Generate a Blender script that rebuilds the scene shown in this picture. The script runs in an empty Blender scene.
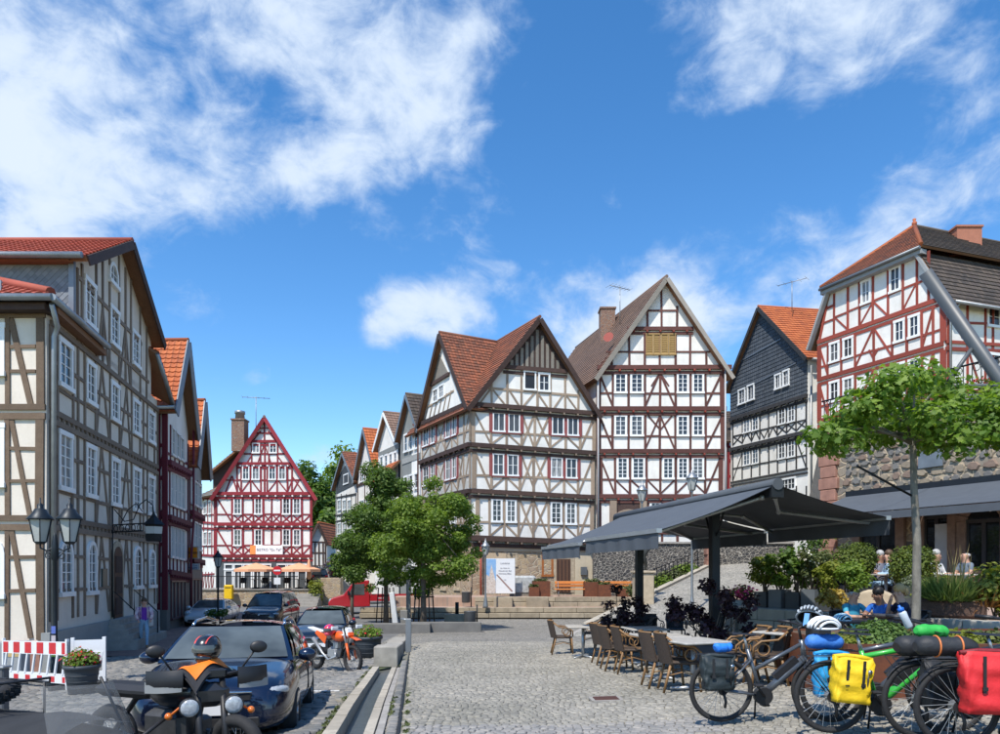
import bpy, bmesh, math, random
import numpy as np
from mathutils import Vector, Matrix
random.seed(7); NR = np.random.default_rng(11)
S = bpy.context.scene
COL = S.collection
R = math.radians
V = Vector

# ------------------------------------------------------------------ camera
F, HY, CZ = 720.0, 570.0, 1.6          # focal length and horizon measured on a 1000 px wide frame
cd = bpy.data.cameras.new('camera'); cam = bpy.data.objects.new('camera', cd); COL.objects.link(cam)
cam.location = (0, 0, CZ); cam.rotation_euler = (R(90), 0, 0)
cd.sensor_fit = 'HORIZONTAL'; cd.sensor_width = 36; cd.lens = F / 1000 * 36
cd.shift_y = (HY - 367) / 1000; cd.clip_start = .1; cd.clip_end = 3000
S.camera = cam
# ------------------------------------------------------------------ sun, sky
SUN_AZ = 208      # compass-like angle of where the sun stands, degrees clockwise from +Y
SUN_EL = 57
sd = bpy.data.lights.new('sun', 'SUN'); sun = bpy.data.objects.new('sun', sd); COL.objects.link(sun)
sd.energy = 3.0; sd.angle = R(.6); sd.color = (1, .94, .85)
_sv = V((math.sin(R(SUN_AZ)) * math.cos(R(SUN_EL)), math.cos(R(SUN_AZ)) * math.cos(R(SUN_EL)), math.sin(R(SUN_EL))))
sun.rotation_euler = (-_sv).to_track_quat('-Z', 'Y').to_euler()
sun.location = _sv * 60
S.view_settings.view_transform = 'Standard'; S.view_settings.look = 'None'
S.view_settings.exposure = .92; S.view_settings.gamma = 1
S.view_settings.use_curve_mapping = False
S.cycles.use_denoising = True
S.cycles.max_bounces = 6; S.cycles.transparent_max_bounces = 10
S.cycles.caustics_reflective = False; S.cycles.caustics_refractive = False

world = bpy.data.worlds.new('World'); S.world = world; world.use_nodes = True
def build_world():
    nt = world.node_tree; N = nt.nodes; L = nt.links
    N.clear()
    out = N.new('ShaderNodeOutputWorld'); bg = N.new('ShaderNodeBackground')
    L.new(bg.outputs[0], out.inputs[0])
    sky = N.new('ShaderNodeTexSky'); sky.sky_type = 'NISHITA'; sky.sun_disc = False
    sky.sun_elevation = R(SUN_EL); sky.sun_rotation = R(SUN_AZ); sky.altitude = 900
    sky.air_density = 1.0; sky.dust_density = .15; sky.ozone_density = 1.6
    hs = N.new('ShaderNodeHueSaturation'); hs.inputs['Saturation'].default_value = 1.3; hs.inputs['Value'].default_value = .86
    L.new(sky.outputs[0], hs.inputs['Color'])
    geo = N.new('ShaderNodeTexCoord')
    D = geo.outputs['Generated']
    def math_(op, a, b=None, c=None):
        n = N.new('ShaderNodeMath'); n.operation = op
        for i, x in enumerate((a, b, c)):
            if x is None: continue
            if isinstance(x, (int, float)): n.inputs[i].default_value = x
            else: L.new(x, n.inputs[i])
        return n.outputs[0]
    sep = N.new('ShaderNodeSeparateXYZ'); L.new(D, sep.inputs[0])
    def noise(scale, det, rough, off, dist=0.0):
        mp = N.new('ShaderNodeMapping'); mp.inputs['Location'].default_value = off
        mp.inputs['Rotation'].default_value = (0, 0, R(25)); mp.inputs['Scale'].default_value = (1.0, 1.0, 1.45)
        L.new(D, mp.inputs[0])
        n = N.new('ShaderNodeTexNoise'); n.inputs['Scale'].default_value = scale
        n.inputs['Detail'].default_value = det; n.inputs['Roughness'].default_value = rough
        n.inputs['Distortion'].default_value = dist
        L.new(mp.outputs[0], n.inputs['Vector']); return n.outputs['Fac']
    base = noise(4.2, 12, .58, (3.1, 1.7, .4), .25)
    fine = noise(15.0, 10, .62, (7.3, 2.2, .9), .5)
    body = math_('ADD', math_('MULTIPLY', base, .72), math_('MULTIPLY', fine, .28))
    # a few cloud banks by direction (they lie where the day's clouds stood)
    def bank(px, py, r, amp):
        d = V(((px - 500) / F, 1, (HY - py) / F)).normalized()
        vm = N.new('ShaderNodeVectorMath'); vm.operation = 'DISTANCE'; vm.inputs[1].default_value = d
        nrm = N.new('ShaderNodeVectorMath'); nrm.operation = 'NORMALIZE'; L.new(D, nrm.inputs[0])
        L.new(nrm.outputs[0], vm.inputs[0])
        t = math_('SUBTRACT', 1.0, math_('DIVIDE', vm.outputs['Value'], r))
        t = N_clamp(t)
        t = math_('SMOOTH_MIN', t, 1.0, .1)
        return math_('MULTIPLY', t, amp)
    def N_clamp(x):
        n = N.new('ShaderNodeClamp'); L.new(x, n.inputs[0]); return n.outputs[0]
    banks = [(30, 40, .30, .42), (200, 50, .27, .36), (370, 40, .22, .3), (300, 110, .14, .2), (60, 130, .12, .14), (470, 20, .15, .22), (40, 220, .09, .12), (430, 100, .08, .14),
             (740, 30, .28, .2), (900, 15, .22, .18), (660, 95, .14, .12), (408, 316, .07, .42), (452, 322, .07, .38), (376, 322, .05, .32), (700, 320, .17, .32), (790, 300, .14, .24), (850, 295, .15, .22), (560, 330, .12, .34), (640, 300, .1, .2),
             (200, 310, .07, .14), (355, 375, .08, .14), (315, 462, .045, .36), (345, 456, .035, .3), (270, 380, .06, .1)]
    tot = None
    for b in banks:
        x = bank(*b); tot = x if tot is None else math_('ADD', tot, x)
    tot = math_('MINIMUM', tot, .42)
    # elsewhere in the sky the same loose cover goes on
    front = N_clamp(math_('MULTIPLY', math_('SUBTRACT', .35, sep.outputs[1]), 3.0))
    side = math_('MULTIPLY', front, .14)
    den = math_('ADD', math_('SUBTRACT', math_('MULTIPLY', body, 1.75), .36), math_('ADD', tot, side))
    ramp = N.new('ShaderNodeMapRange'); ramp.interpolation_type = 'SMOOTHSTEP'
    ramp.inputs['From Min'].default_value = .66; ramp.inputs['From Max'].default_value = .99
    L.new(den, ramp.inputs['Value'])
    up = N_clamp(math_('MULTIPLY', sep.outputs[2], 30.0))
    fac = math_('MULTIPLY', math_('MULTIPLY', ramp.outputs[0], .92), up)
    # cloud colour: whiter where dense, a touch grey-blue where fine noise is low
    cr = N.new('ShaderNodeMix'); cr.data_type = 'RGBA'
    cr.inputs[6].default_value = (2.0, 2.65, 3.7, 1); cr.inputs[7].default_value = (3.1, 3.5, 4.0, 1)
    L.new(N_clamp(math_('MULTIPLY', math_('SUBTRACT', den, .62), 2.2)), cr.inputs[0])
    mix = N.new('ShaderNodeMix'); mix.data_type = 'RGBA'
    L.new(fac, mix.inputs[0]); L.new(hs.outputs[0], mix.inputs[6]); L.new(cr.outputs[2], mix.inputs[7])
    L.new(mix.outputs[2], bg.inputs[0]); bg.inputs[1].default_value = .143
build_world()

# ------------------------------------------------------------------ measuring helpers
def P(px, py, Y): return V(((px - 500) / F * Y, Y, CZ - (py - HY) / F * Y))
def clamp(x, a, b): return max(a, min(b, x))
def sstep(a, b, x):
    t = clamp((x - a) / (b - a), 0, 1); return t * t * (3 - 2 * t)
def gz(x, y):
    z = .1 - .037 * min(y, 35)
    d = max(0, -x - 2.2)
    z -= (.2 * min(d, 1.5) + .028 * clamp(d - 1.5, 0, 16)) * (1 - sstep(18, 34, y))
    z += .065 * clamp(x - 1, 0, 12) * (1 - sstep(17, 24, y))
    z += .15 * max(0, min(y, 140) - 61) * (1 - sstep(-12, -6, x) * (1 - sstep(75, 80, y)))
    return z
def G(px, py):
    lo, hi = .5, 200.
    for Y in np.arange(1, 200, .25):
        p = P(px, py, float(Y))
        if p.z < gz(p.x, p.y): hi = float(Y); lo = hi - .25; break
    for _ in range(24):
        m = (lo + hi) / 2; p = P(px, py, m)
        if p.z < gz(p.x, p.y): hi = m
        else: lo = m
    return P(px, py, hi)
def gp(px, Y):            # ground point at pixel column px, depth Y
    x = (px - 500) / F * Y
    return V((x, Y, gz(x, Y)))

# ------------------------------------------------------------------ materials
MATS = {}
def _new(name):
    m = bpy.data.materials.new(name); m.use_nodes = True
    b = m.node_tree.nodes['Principled BSDF']; return m, m.node_tree.nodes, m.node_tree.links, b
def _noise(N, L, scale, det=4, rough=.55, vec=None, stretch=None):
    n = N.new('ShaderNodeTexNoise'); n.inputs['Scale'].default_value = scale; n.inputs['Detail'].default_value = det
    n.inputs['Roughness'].default_value = rough
    if vec is None:
        g = N.new('ShaderNodeNewGeometry'); vec = g.outputs['Position']
    if stretch:
        mp = N.new('ShaderNodeMapping'); mp.inputs['Scale'].default_value = stretch; L.new(vec, mp.inputs[0]); vec = mp.outputs[0]
    L.new(vec, n.inputs['Vector']); return n.outputs['Fac']
def _ramp(N, L, fac, stops):
    r = N.new('ShaderNodeValToRGB'); e = r.color_ramp.elements
    while len(e) < len(stops): e.new(.5)
    for i, (p, c) in enumerate(stops): e[i].position = p; e[i].color = (*c, 1)
    L.new(fac, r.inputs[0]); return r.outputs[0]
def _mixc(N, L, f, a, b, mode='MIX'):
    m = N.new('ShaderNodeMix'); m.data_type = 'RGBA'; m.blend_type = mode
    for i, x in ((0, f), (6, a), (7, b)):
        if isinstance(x, (int, float)): m.inputs[i].default_value = x
        elif isinstance(x, tuple): m.inputs[i].default_value = (*x, 1) if len(x) == 3 else x
        else: L.new(x, m.inputs[i])
    return m.outputs[2]
def _bump(N, L, b, h, strength, dist=.02):
    n = N.new('ShaderNodeBump'); n.inputs['Strength'].default_value = strength; n.inputs['Distance'].default_value = dist
    L.new(h, n.inputs['Height']); L.new(n.outputs[0], b.inputs['Normal'])
def sc(c, k): return tuple(min(1, x * k) for x in c)
def M(name, col=None, rough=.6, metal=0, var=.12, vs=2.5, bump=0, bs=40, coat=0, col2=None, rnd=0, spec=.5, stretch=None):
    """plain procedural material: colour with two-tone noise, optional bump and per-object variation"""
    if name in MATS: return MATS[name]
    m, N, L, b = _new(name)
    c2 = col2 or sc(col, 1 - var)
    f = _noise(N, L, vs, 5, .6, stretch=stretch)
    c = _ramp(N, L, f, [(.3, c2), (.7, sc(col, 1 + var * .5) if not col2 else col)])
    if rnd:
        oi = N.new('ShaderNodeObjectInfo'); mr = N.new('ShaderNodeMapRange')
        mr.inputs['To Min'].default_value = 1 - rnd; mr.inputs['To Max'].default_value = 1 + rnd
        L.new(oi.outputs['Random'], mr.inputs['Value'])
        c = _mixc(N, L, 1.0, c, mr.outputs[0], 'MULTIPLY')
    L.new(c, b.inputs['Base Color'])
    b.inputs['Roughness'].default_value = rough; b.inputs['Metallic'].default_value = metal
    b.inputs['Coat Weight'].default_value = coat; b.inputs['Coat Roughness'].default_value = .04
    b.inputs['Specular IOR Level'].default_value = spec
    if bump: _bump(N, L, b, _noise(N, L, bs, 4, .6, stretch=stretch), bump, .01)
    MATS[name] = m; return m
def m_plaster(name, col, dirt=(.35, .3, .24), amt=.35, bump=.25):
    if name in MATS: return MATS[name]
    m, N, L, b = _new(name)
    big = _noise(N, L, .8, 6, .65); fine = _noise(N, L, 14, 5, .7)
    c = _ramp(N, L, fine, [(.25, sc(col, .93)), (.75, sc(col, 1.03))])
    streak = _noise(N, L, 1.6, 5, .7, stretch=(1, 1, .25))
    f = N.new('ShaderNodeMapRange'); f.inputs['From Min'].default_value = .48; f.inputs['From Max'].default_value = .82; f.inputs['To Max'].default_value = amt
    L.new(streak, f.inputs['Value'])
    c = _mixc(N, L, f.outputs[0], c, dirt)
    c = _mixc(N, L, 1.0, c, _ramp(N, L, big, [(.3, (.84, .83, .81)), (.68, (1, 1, 1))]), 'MULTIPLY')
    L.new(c, b.inputs['Base Color']); b.inputs['Roughness'].default_value = .9
    _bump(N, L, b, _noise(N, L, 9, 6, .65), bump, .015)
    MATS[name] = m; return m
def m_timber(name, col, worn=None, amt=.5):
    if name in MATS: return MATS[name]
    m, N, L, b = _new(name)
    tc = N.new('ShaderNodeTexCoord')
    g = _noise(N, L, 3.0, 6, .7); fine = _noise(N, L, 30, 4, .6)
    c = _ramp(N, L, fine, [(.25, sc(col, .72)), (.75, sc(col, 1.15))])
    w = worn or sc(col, .6)
    f = N.new('ShaderNodeMapRange'); f.inputs['From Min'].default_value = .45; f.inputs['From Max'].default_value = .75; f.inputs['To Max'].default_value = amt
    L.new(g, f.inputs['Value'])
    c = _mixc(N, L, f.outputs[0], c, w)
    oi = N.new('ShaderNodeObjectInfo'); mr = N.new('ShaderNodeMapRange'); mr.inputs['To Min'].default_value = .78; mr.inputs['To Max'].default_value = 1.18
    L.new(oi.outputs['Random'], mr.inputs['Value']); c = _mixc(N, L, 1.0, c, mr.outputs[0], 'MULTIPLY')
    L.new(c, b.inputs['Base Color']); b.inputs['Roughness'].default_value = .8
    _bump(N, L, b, fine, .3, .01)
    MATS[name] = m; return m
def m_tiles(name, cols, dark=.45, moss=None, mamt=.3, edge=.55):
    """roof covering: uses a UV map counted in tiles (u) and courses (v)"""
    if name in MATS: return MATS[name]
    m, N, L, b = _new(name)
    uv = N.new('ShaderNodeUVMap')
    fl = N.new('ShaderNodeVectorMath'); fl.operation = 'FLOOR'; L.new(uv.outputs[0], fl.inputs[0])
    wn = N.new('ShaderNodeTexWhiteNoise'); wn.noise_dimensions = '2D'; L.new(fl.outputs[0], wn.inputs['Vector'])
    n = len(cols)
    c = _ramp(N, L, wn.outputs['Value'], [(i / max(1, n - 1), k) for i, k in enumerate(cols)])
    big = _noise(N, L, .55, 6, .65)
    c = _mixc(N, L, 1.0, c, _ramp(N, L, big, [(.3, (1 - dark * .6,) * 3), (.68, (1.08, 1.05, 1.0))]), 'MULTIPLY')
    if moss:
        f = N.new('ShaderNodeMapRange'); f.inputs['From Min'].default_value = .5; f.inputs['From Max'].default_value = .75; f.inputs['To Max'].default_value = mamt
        L.new(_noise(N, L, 1.7, 7, .7), f.inputs['Value']); c = _mixc(N, L, f.outputs[0], c, moss)
    fr = N.new('ShaderNodeVectorMath'); fr.operation = 'FRACTION'; L.new(uv.outputs[0], fr.inputs[0])
    sp = N.new('ShaderNodeSeparateXYZ'); L.new(fr.outputs[0], sp.inputs[0])
    pp = N.new('ShaderNodeMath'); pp.operation = 'PINGPONG'; pp.inputs[1].default_value = .5; L.new(sp.outputs[0], pp.inputs[0])
    e = N.new('ShaderNodeMapRange'); e.inputs['From Min'].default_value = .0; e.inputs['From Max'].default_value = .16; e.inputs['To Min'].default_value = edge
    L.new(pp.outputs[0], e.inputs['Value']); c = _mixc(N, L, 1.0, c, e.outputs[0], 'MULTIPLY')
    L.new(c, b.inputs['Base Color']); b.inputs['Roughness'].default_value = .78
    _bump(N, L, b, pp.outputs[0], .5, .05)
    MATS[name] = m; return m
def m_rubble(name, stones, mortar, scale=3.0, joint=.06):
    if name in MATS: return MATS[name]
    m, N, L, b = _new(name)
    g = N.new('ShaderNodeNewGeometry')
    wob = N.new('ShaderNodeTexNoise'); wob.inputs['Scale'].default_value = 2.0; L.new(g.outputs['Position'], wob.inputs['Vector'])
    vm = N.new('ShaderNodeVectorMath'); vm.operation = 'MULTIPLY_ADD'; vm.inputs[1].default_value = (.25, .25, .25)
    L.new(wob.outputs['Color'], vm.inputs[0]); L.new(g.outputs['Position'], vm.inputs[2])
    mp = N.new('ShaderNodeMapping'); mp.inputs['Scale'].default_value = (1, 1, 1.5); L.new(vm.outputs[0], mp.inputs[0])
    v1 = N.new('ShaderNodeTexVoronoi'); v1.feature = 'DISTANCE_TO_EDGE'; v1.inputs['Scale'].default_value = scale
    v2 = N.new('ShaderNodeTexVoronoi'); v2.inputs['Scale'].default_value = scale
    L.new(mp.outputs[0], v1.inputs['Vector']); L.new(mp.outputs[0], v2.inputs['Vector'])
    sp = N.new('ShaderNodeSeparateColor'); L.new(v2.outputs['Color'], sp.inputs[0])
    n = len(stones)
    c = _ramp(N, L, sp.outputs[0], [(i / max(1, n - 1), k) for i, k in enumerate(stones)])
    fine = _noise(N, L, 18, 5, .65)
    c = _mixc(N, L, 1.0, c, _ramp(N, L, fine, [(.25, (.72,) * 3), (.75, (1.15,) * 3)]), 'MULTIPLY')
    f = N.new('ShaderNodeMapRange'); f.interpolation_type = 'SMOOTHSTEP'
    f.inputs['From Min'].default_value = joint * .5; f.inputs['From Max'].default_value = joint * 1.6
    L.new(v1.outputs['Distance'], f.inputs['Value'])
    c = _mixc(N, L, f.outputs[0], mortar, c)
    L.new(c, b.inputs['Base Color']); b.inputs['Roughness'].default_value = .88
    _bump(N, L, b, f.outputs[0], .7, .05)
    MATS[name] = m; return m
def m_leaf(name, c1, c2, trans=.3, rough=.55):
    if name in MATS: return MATS[name]
    m, N, L, b = _new(name)
    g = N.new('ShaderNodeNewGeometry')
    c = _ramp(N, L, g.outputs['Random Per Island'], [(0, c1), (1, c2)])
    c = _mixc(N, L, 1.0, c, _ramp(N, L, _noise(N, L, 1.3, 3), [(.35, (.75, .8, .75)), (.65, (1.15, 1.1, 1.0))]), 'MULTIPLY')
    L.new(c, b.inputs['Base Color']); b.inputs['Roughness'].default_value = rough; b.inputs['Specular IOR Level'].default_value = .35
    tr = N.new('ShaderNodeBsdfTranslucent'); mx = N.new('ShaderNodeMixShader'); mx.inputs[0].default_value = trans
    tcol = _mixc(N, L, 1.0, c, (1.5, 1.6, .6), 'MULTIPLY'); L.new(tcol, tr.inputs[0])
    L.new(b.outputs[0], mx.inputs[1]); L.new(tr.outputs[0], mx.inputs[2])
    L.new(mx.outputs[0], N['Material Output'].inputs[0])
    MATS[name] = m; return m
def m_glass(name, col=(.02, .025, .03), rough=.05, alpha=1.0, curtain=False):
    if name in MATS: return MATS[name]
    m, N, L, b = _new(name)
    f = _noise(N, L, 1.5, 3); L.new(_ramp(N, L, f, [(.3, sc(col, .6)), (.7, sc(col, 1.5))]), b.inputs['Base Color'])
    if curtain:
        oi = N.new('ShaderNodeObjectInfo'); c_ = _ramp(N, L, oi.outputs['Random'], [(0, (0, 0, 0)), (.55, (.01,) * 3), (.7, (.12, .125, .13)), (.85, (.03,) * 3), (1, (.3, .29, .27))])
        c_ = _mixc(N, L, 1.0, c_, _ramp(N, L, _noise(N, L, 3, 3, stretch=(4, 4, .6)), [(.35, (.2,) * 3), (.6, (1,) * 3)]), 'MULTIPLY'); L.new(_mixc(N, L, 1.0, col + (1,), c_, 'ADD'), b.inputs['Base Color'])
    b.inputs['Roughness'].default_value = rough; b.inputs['Specular IOR Level'].default_value = .6; b.inputs['Alpha'].default_value = alpha
    if alpha < 1: b.inputs['Coat Weight'].default_value = .6
    _bump(N, L, b, _noise(N, L, 2.2, 2), .05, .02)
    MATS[name] = m; return m
def m_clear(name, tint=(.8, .85, .85), t=.75, rough=.02):
    """thin see-through pane: mostly straight through, rest mirror-like"""
    if name in MATS: return MATS[name]
    m, N, L, b = _new(name)
    L.new(_ramp(N, L, _noise(N, L, 2, 2), [(.3, (.22,) * 3), (.7, (.34,) * 3)]), b.inputs['Base Color'])
    b.inputs['Roughness'].default_value = rough
    tr = N.new('ShaderNodeBsdfTransparent'); tr.inputs[0].default_value = (*tint, 1)
    mx = N.new('ShaderNodeMixShader'); mx.inputs[0].default_value = t
    L.new(b.outputs[0], mx.inputs[1]); L.new(tr.outputs[0], mx.inputs[2]); L.new(mx.outputs[0], N['Material Output'].inputs[0])
    MATS[name] = m; return m

# ------------------------------------------------------------------ mesh builder
class MB:
    def __init__(s): s.v = []; s.f = []; s.m = []; s.sm = []; s.uv = None
    def add(s, vs, fs, mi=0, sm=False):
        o = len(s.v); s.v += [tuple(p) for p in vs]
        for f in fs: s.f.append([i + o for i in f]); s.m.append(mi); s.sm.append(sm)
        return s
    def obox(s, o, a, b, c, mi=0):
        o = V(o); a = V(a); b = V(b); c = V(c)
        vs = [o, o + a, o + a + b, o + b, o + c, o + a + c, o + a + b + c, o + b + c]
        fl = [(0, 3, 2, 1), (4, 5, 6, 7), (0, 1, 5, 4), (1, 2, 6, 5), (2, 3, 7, 6), (3, 0, 4, 7)]
        if a.cross(b).dot(c) < 0: fl = [f[::-1] for f in fl]
        return s.add(vs, fl, mi)
    def box(s, c, sz, rz=0, mi=0, tilt=None):
        m = Matrix.Rotation(rz, 3, 'Z')
        if tilt is not None: m = m @ tilt
        a, b, d = (m @ V((sz[0], 0, 0)), m @ V((0, sz[1], 0)), m @ V((0, 0, sz[2])))
        return s.obox(V(c) - (a + b + d) / 2, a, b, d, mi)
    def bbox(s, c, sz, bev=.02, mi=0, sm=False, rz=0, tilt=None, taper=1.0):
        """box with chamfered edges (octagonal section in all three axes)"""
        m = Matrix.Rotation(rz, 3, 'Z')
        if tilt is not None: m = m @ tilt
        hx, hy, hz = sz[0] / 2, sz[1] / 2, sz[2] / 2; e = min(bev, hx * .9, hy * .9, hz * .9)
        def ring(z, i, k=1.0):
            x, y = (hx - i) * k, (hy - i) * k
            q = [(x - e, -y), (x, -y + e), (x, y - e), (x - e, y), (-x + e, y), (-x, y - e), (-x, -y + e), (-x + e, -y)]
            return [V(c) + m @ V((a, b, z)) for a, b in q]
        rs = [ring(-hz, e), ring(-hz + e, 0), ring(hz - e, 0, taper), ring(hz, e, taper)]
        vs = sum(rs, []); fs = [list(range(7, -1, -1)), list(range(24, 32))]
        for r in range(3):
            for k in range(8):
                a = r * 8 + k; b = r * 8 + (k + 1) % 8; fs.append((a, b, b + 8, a + 8))
        return s.add(vs, fs, mi, sm)
    def beam(s, a, b, w, h, up=(0, 0, 1), mi=0):
        a = V(a); b = V(b); d = (b - a)
        if d.length < 1e-6: return s
        side = d.cross(V(up))
        if side.length < 1e-6: side = d.cross(V((1, 0, 0)))
        side.normalize(); u = side.cross(d).normalized()
        return s.obox(a - side * w / 2 - u * h / 2, d, side * w, u * h, mi)
    def tube(s, pts, r, n=8, mi=0, cap=True, sm=True):
        pts = [V(p) for p in pts]; rs = r if isinstance(r, (list, tuple)) else [r] * len(pts)
        t0 = (pts[1] - pts[0]).normalized()
        ref = V((0, 0, 1)) if abs(t0.z) < .9 else V((1, 0, 0))
        vs = []; prev = None
        for i, p in enumerate(pts):
            a = pts[max(0, i - 1)]; b = pts[min(len(pts) - 1, i + 1)]; t = (b - a)
            t = t.normalized() if t.length > 1e-9 else t0
            x = (ref - t * ref.dot(t))
            if x.length < 1e-4: x = t.orthogonal()
            x.normalize(); ref = x; y = t.cross(x)
            for k in range(n):
                an = 2 * math.pi * k / n; vs.append(p + (x * math.cos(an) + y * math.sin(an)) * rs[i])
        fs = []
        for i in range(len(pts) - 1):
            for k in range(n):
                a = i * n + k; b = i * n + (k + 1) % n; fs.append((a, b, b + n, a + n))
        s.add(vs, fs, mi, sm)
        if cap:
            o = len(s.v) - len(vs)
            s.f.append([o + k for k in range(n)][::-1]); s.m.append(mi); s.sm.append(False)
            o2 = o + (len(pts) - 1) * n
            s.f.append([o2 + k for k in range(n)]); s.m.append(mi); s.sm.append(False)
        return s
    def lathe(s, c, prof, n=16, mi=0, sm=True, axis=None, arc=1.0, cap=True):
        c = V(c); m = Matrix.Identity(3) if axis is None else V((0, 0, 1)).rotation_difference(V(axis)).to_matrix()
        vs = []; 
        for (r, z) in prof:
            for k in range(n):
                a = 2 * math.pi * k / n * arc; vs.append(c + m @ V((r * math.cos(a), r * math.sin(a), z)))
        fs = []
        for i in range(len(prof) - 1):
            for k in range(n if arc == 1 else n - 1):
                a = i * n + k; b = i * n + (k + 1) % n; fs.append((a, b, b + n, a + n))
        s.add(vs, fs, mi, sm)
        if cap and arc == 1:
            o = len(s.v) - len(vs)
            if prof[0][0] > 1e-5: s.f.append([o + k for k in range(n)][::-1]); s.m.append(mi); s.sm.append(False)
            o2 = o + (len(prof) - 1) * n
            if prof[-1][0] > 1e-5: s.f.append([o2 + k for k in range(n)]); s.m.append(mi); s.sm.append(False)
        return s
    def ell(s, c, r, n=14, k=9, mi=0, rot=None, noise=0, seed=0):
        c = V(c); rr = r if hasattr(r, '__len__') else (r, r, r); rnd = random.Random(seed)
        vs = []
        for i in range(k + 1):
            th = math.pi * i / k
            for j in range(n):
                ph = 2 * math.pi * j / n; q = 1 + (rnd.uniform(-noise, noise) if noise else 0)
                p = V((rr[0] * math.sin(th) * math.cos(ph) * q, rr[1] * math.sin(th) * math.sin(ph) * q, rr[2] * math.cos(th) * q))
                vs.append(c + (rot @ p if rot else p))
        fs = []
        for i in range(k):
            for j in range(n):
                a = i * n + j; b = i * n + (j + 1) % n; fs.append((a, a + n, b + n, b))
        return s.add(vs, fs, mi, True)
    def prism(s, pts, off, mi=0):
        pts = [V(p) for p in pts]; off = V(off); n = len(pts)
        nrm = V((0, 0, 0))
        for i in range(n): nrm += (pts[i] - pts[0]).cross(pts[(i + 1) % n] - pts[0])
        vs = pts + [p + off for p in pts]
        fs = [list(range(n))[::-1], list(range(n, 2 * n))] + [(i, (i + 1) % n, (i + 1) % n + n, i + n) for i in range(n)]
        if nrm.dot(off) < 0: fs = [list(f)[::-1] for f in fs]
        return s.add(vs, fs, mi)
    def torus(s, c, Rr, r, n=28, k=8, mi=0, axis=(0, 1, 0), a0=0, a1=1.0):
        m = V((0, 0, 1)).rotation_difference(V(axis)).to_matrix(); c = V(c)
        full = abs(a1 - a0) >= .999; cnt = n if full else n + 1
        vs = []
        for i in range(cnt):
            a = 2 * math.pi * (a0 + (a1 - a0) * i / n)
            for j in range(k):
                b = 2 * math.pi * j / k; q = Rr + r * math.cos(b)
                vs.append(c + m @ V((q * math.cos(a), q * math.sin(a), r * math.sin(b))))
        fs = []
        for i in range(n):
            for j in range(k):
                i2 = (i + 1) % cnt; fs.append((i * k + j, i2 * k + j, i2 * k + (j + 1) % k, i * k + (j + 1) % k))
        return s.add(vs, fs, mi, True)
    def grid(s, fn, nu, nv, mi=0, sm=True):
        vs = [fn(i / nu, j / nv) for j in range(nv + 1) for i in range(nu + 1)]
        fs = [(j * (nu + 1) + i, j * (nu + 1) + i + 1, (j + 1) * (nu + 1) + i + 1, (j + 1) * (nu + 1) + i) for j in range(nv) for i in range(nu)]
        return s.add(vs, fs, mi, sm)
    def build(s, name, mats, parent=None, off=None, kind=None, mods=None):
        me = bpy.data.meshes.new(name)
        o3 = V(off) if off is not None else (V(parent['_o']) if parent is not None and '_o' in parent else V((0, 0, 0)))
        vs = [(a - o3.x, b - o3.y, c - o3.z) for a, b, c in s.v]
        me.from_pydata(vs, [], s.f)
        if s.uv is not None:
            ul = me.uv_layers.new(name='UVMap')
            ul.data.foreach_set('uv', [x for f in s.uv for p in f for x in p])
        ml = mats if isinstance(mats, (list, tuple)) else [mats]
        for m in ml: me.materials.append(m)
        me.polygons.foreach_set('material_index', s.m); me.polygons.foreach_set('use_smooth', s.sm)
        me.update()
        o = bpy.data.objects.new(name, me); COL.objects.link(o)
        if parent is not None:
            o.parent = parent
            if '_o' in parent: o['_o'] = parent['_o']
        elif off is not None: o.location = off
        if kind: o['kind'] = kind
        return o
def tag(o, label, cat, group=None):
    o['label'] = label; o['category'] = cat
    if group: o['group'] = group
    return o
def thing(name, label, cat, loc=(0, 0, 0), group=None, rz=0, world=False):
    """an Empty at the thing's base. world=True: parts are given in world coordinates"""
    o = bpy.data.objects.new(name, None); COL.objects.link(o); o.location = loc; o.rotation_euler = (0, 0, rz)
    o.empty_display_size = .2
    tag(o, label, cat, group)
    if world: o['_o'] = tuple(loc)
    return o
KIDS = {}
def kids(o): return [c for c in bpy.data.objects if c.parent == o]
def copy_tree(o, parent=None, **kw):
    c = o.copy(); COL.objects.link(c)
    if parent is not None: c.parent = parent
    for ch in o.children: copy_tree(ch, c)
    for k, x in kw.items(): c[k] = x
    return c
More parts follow.
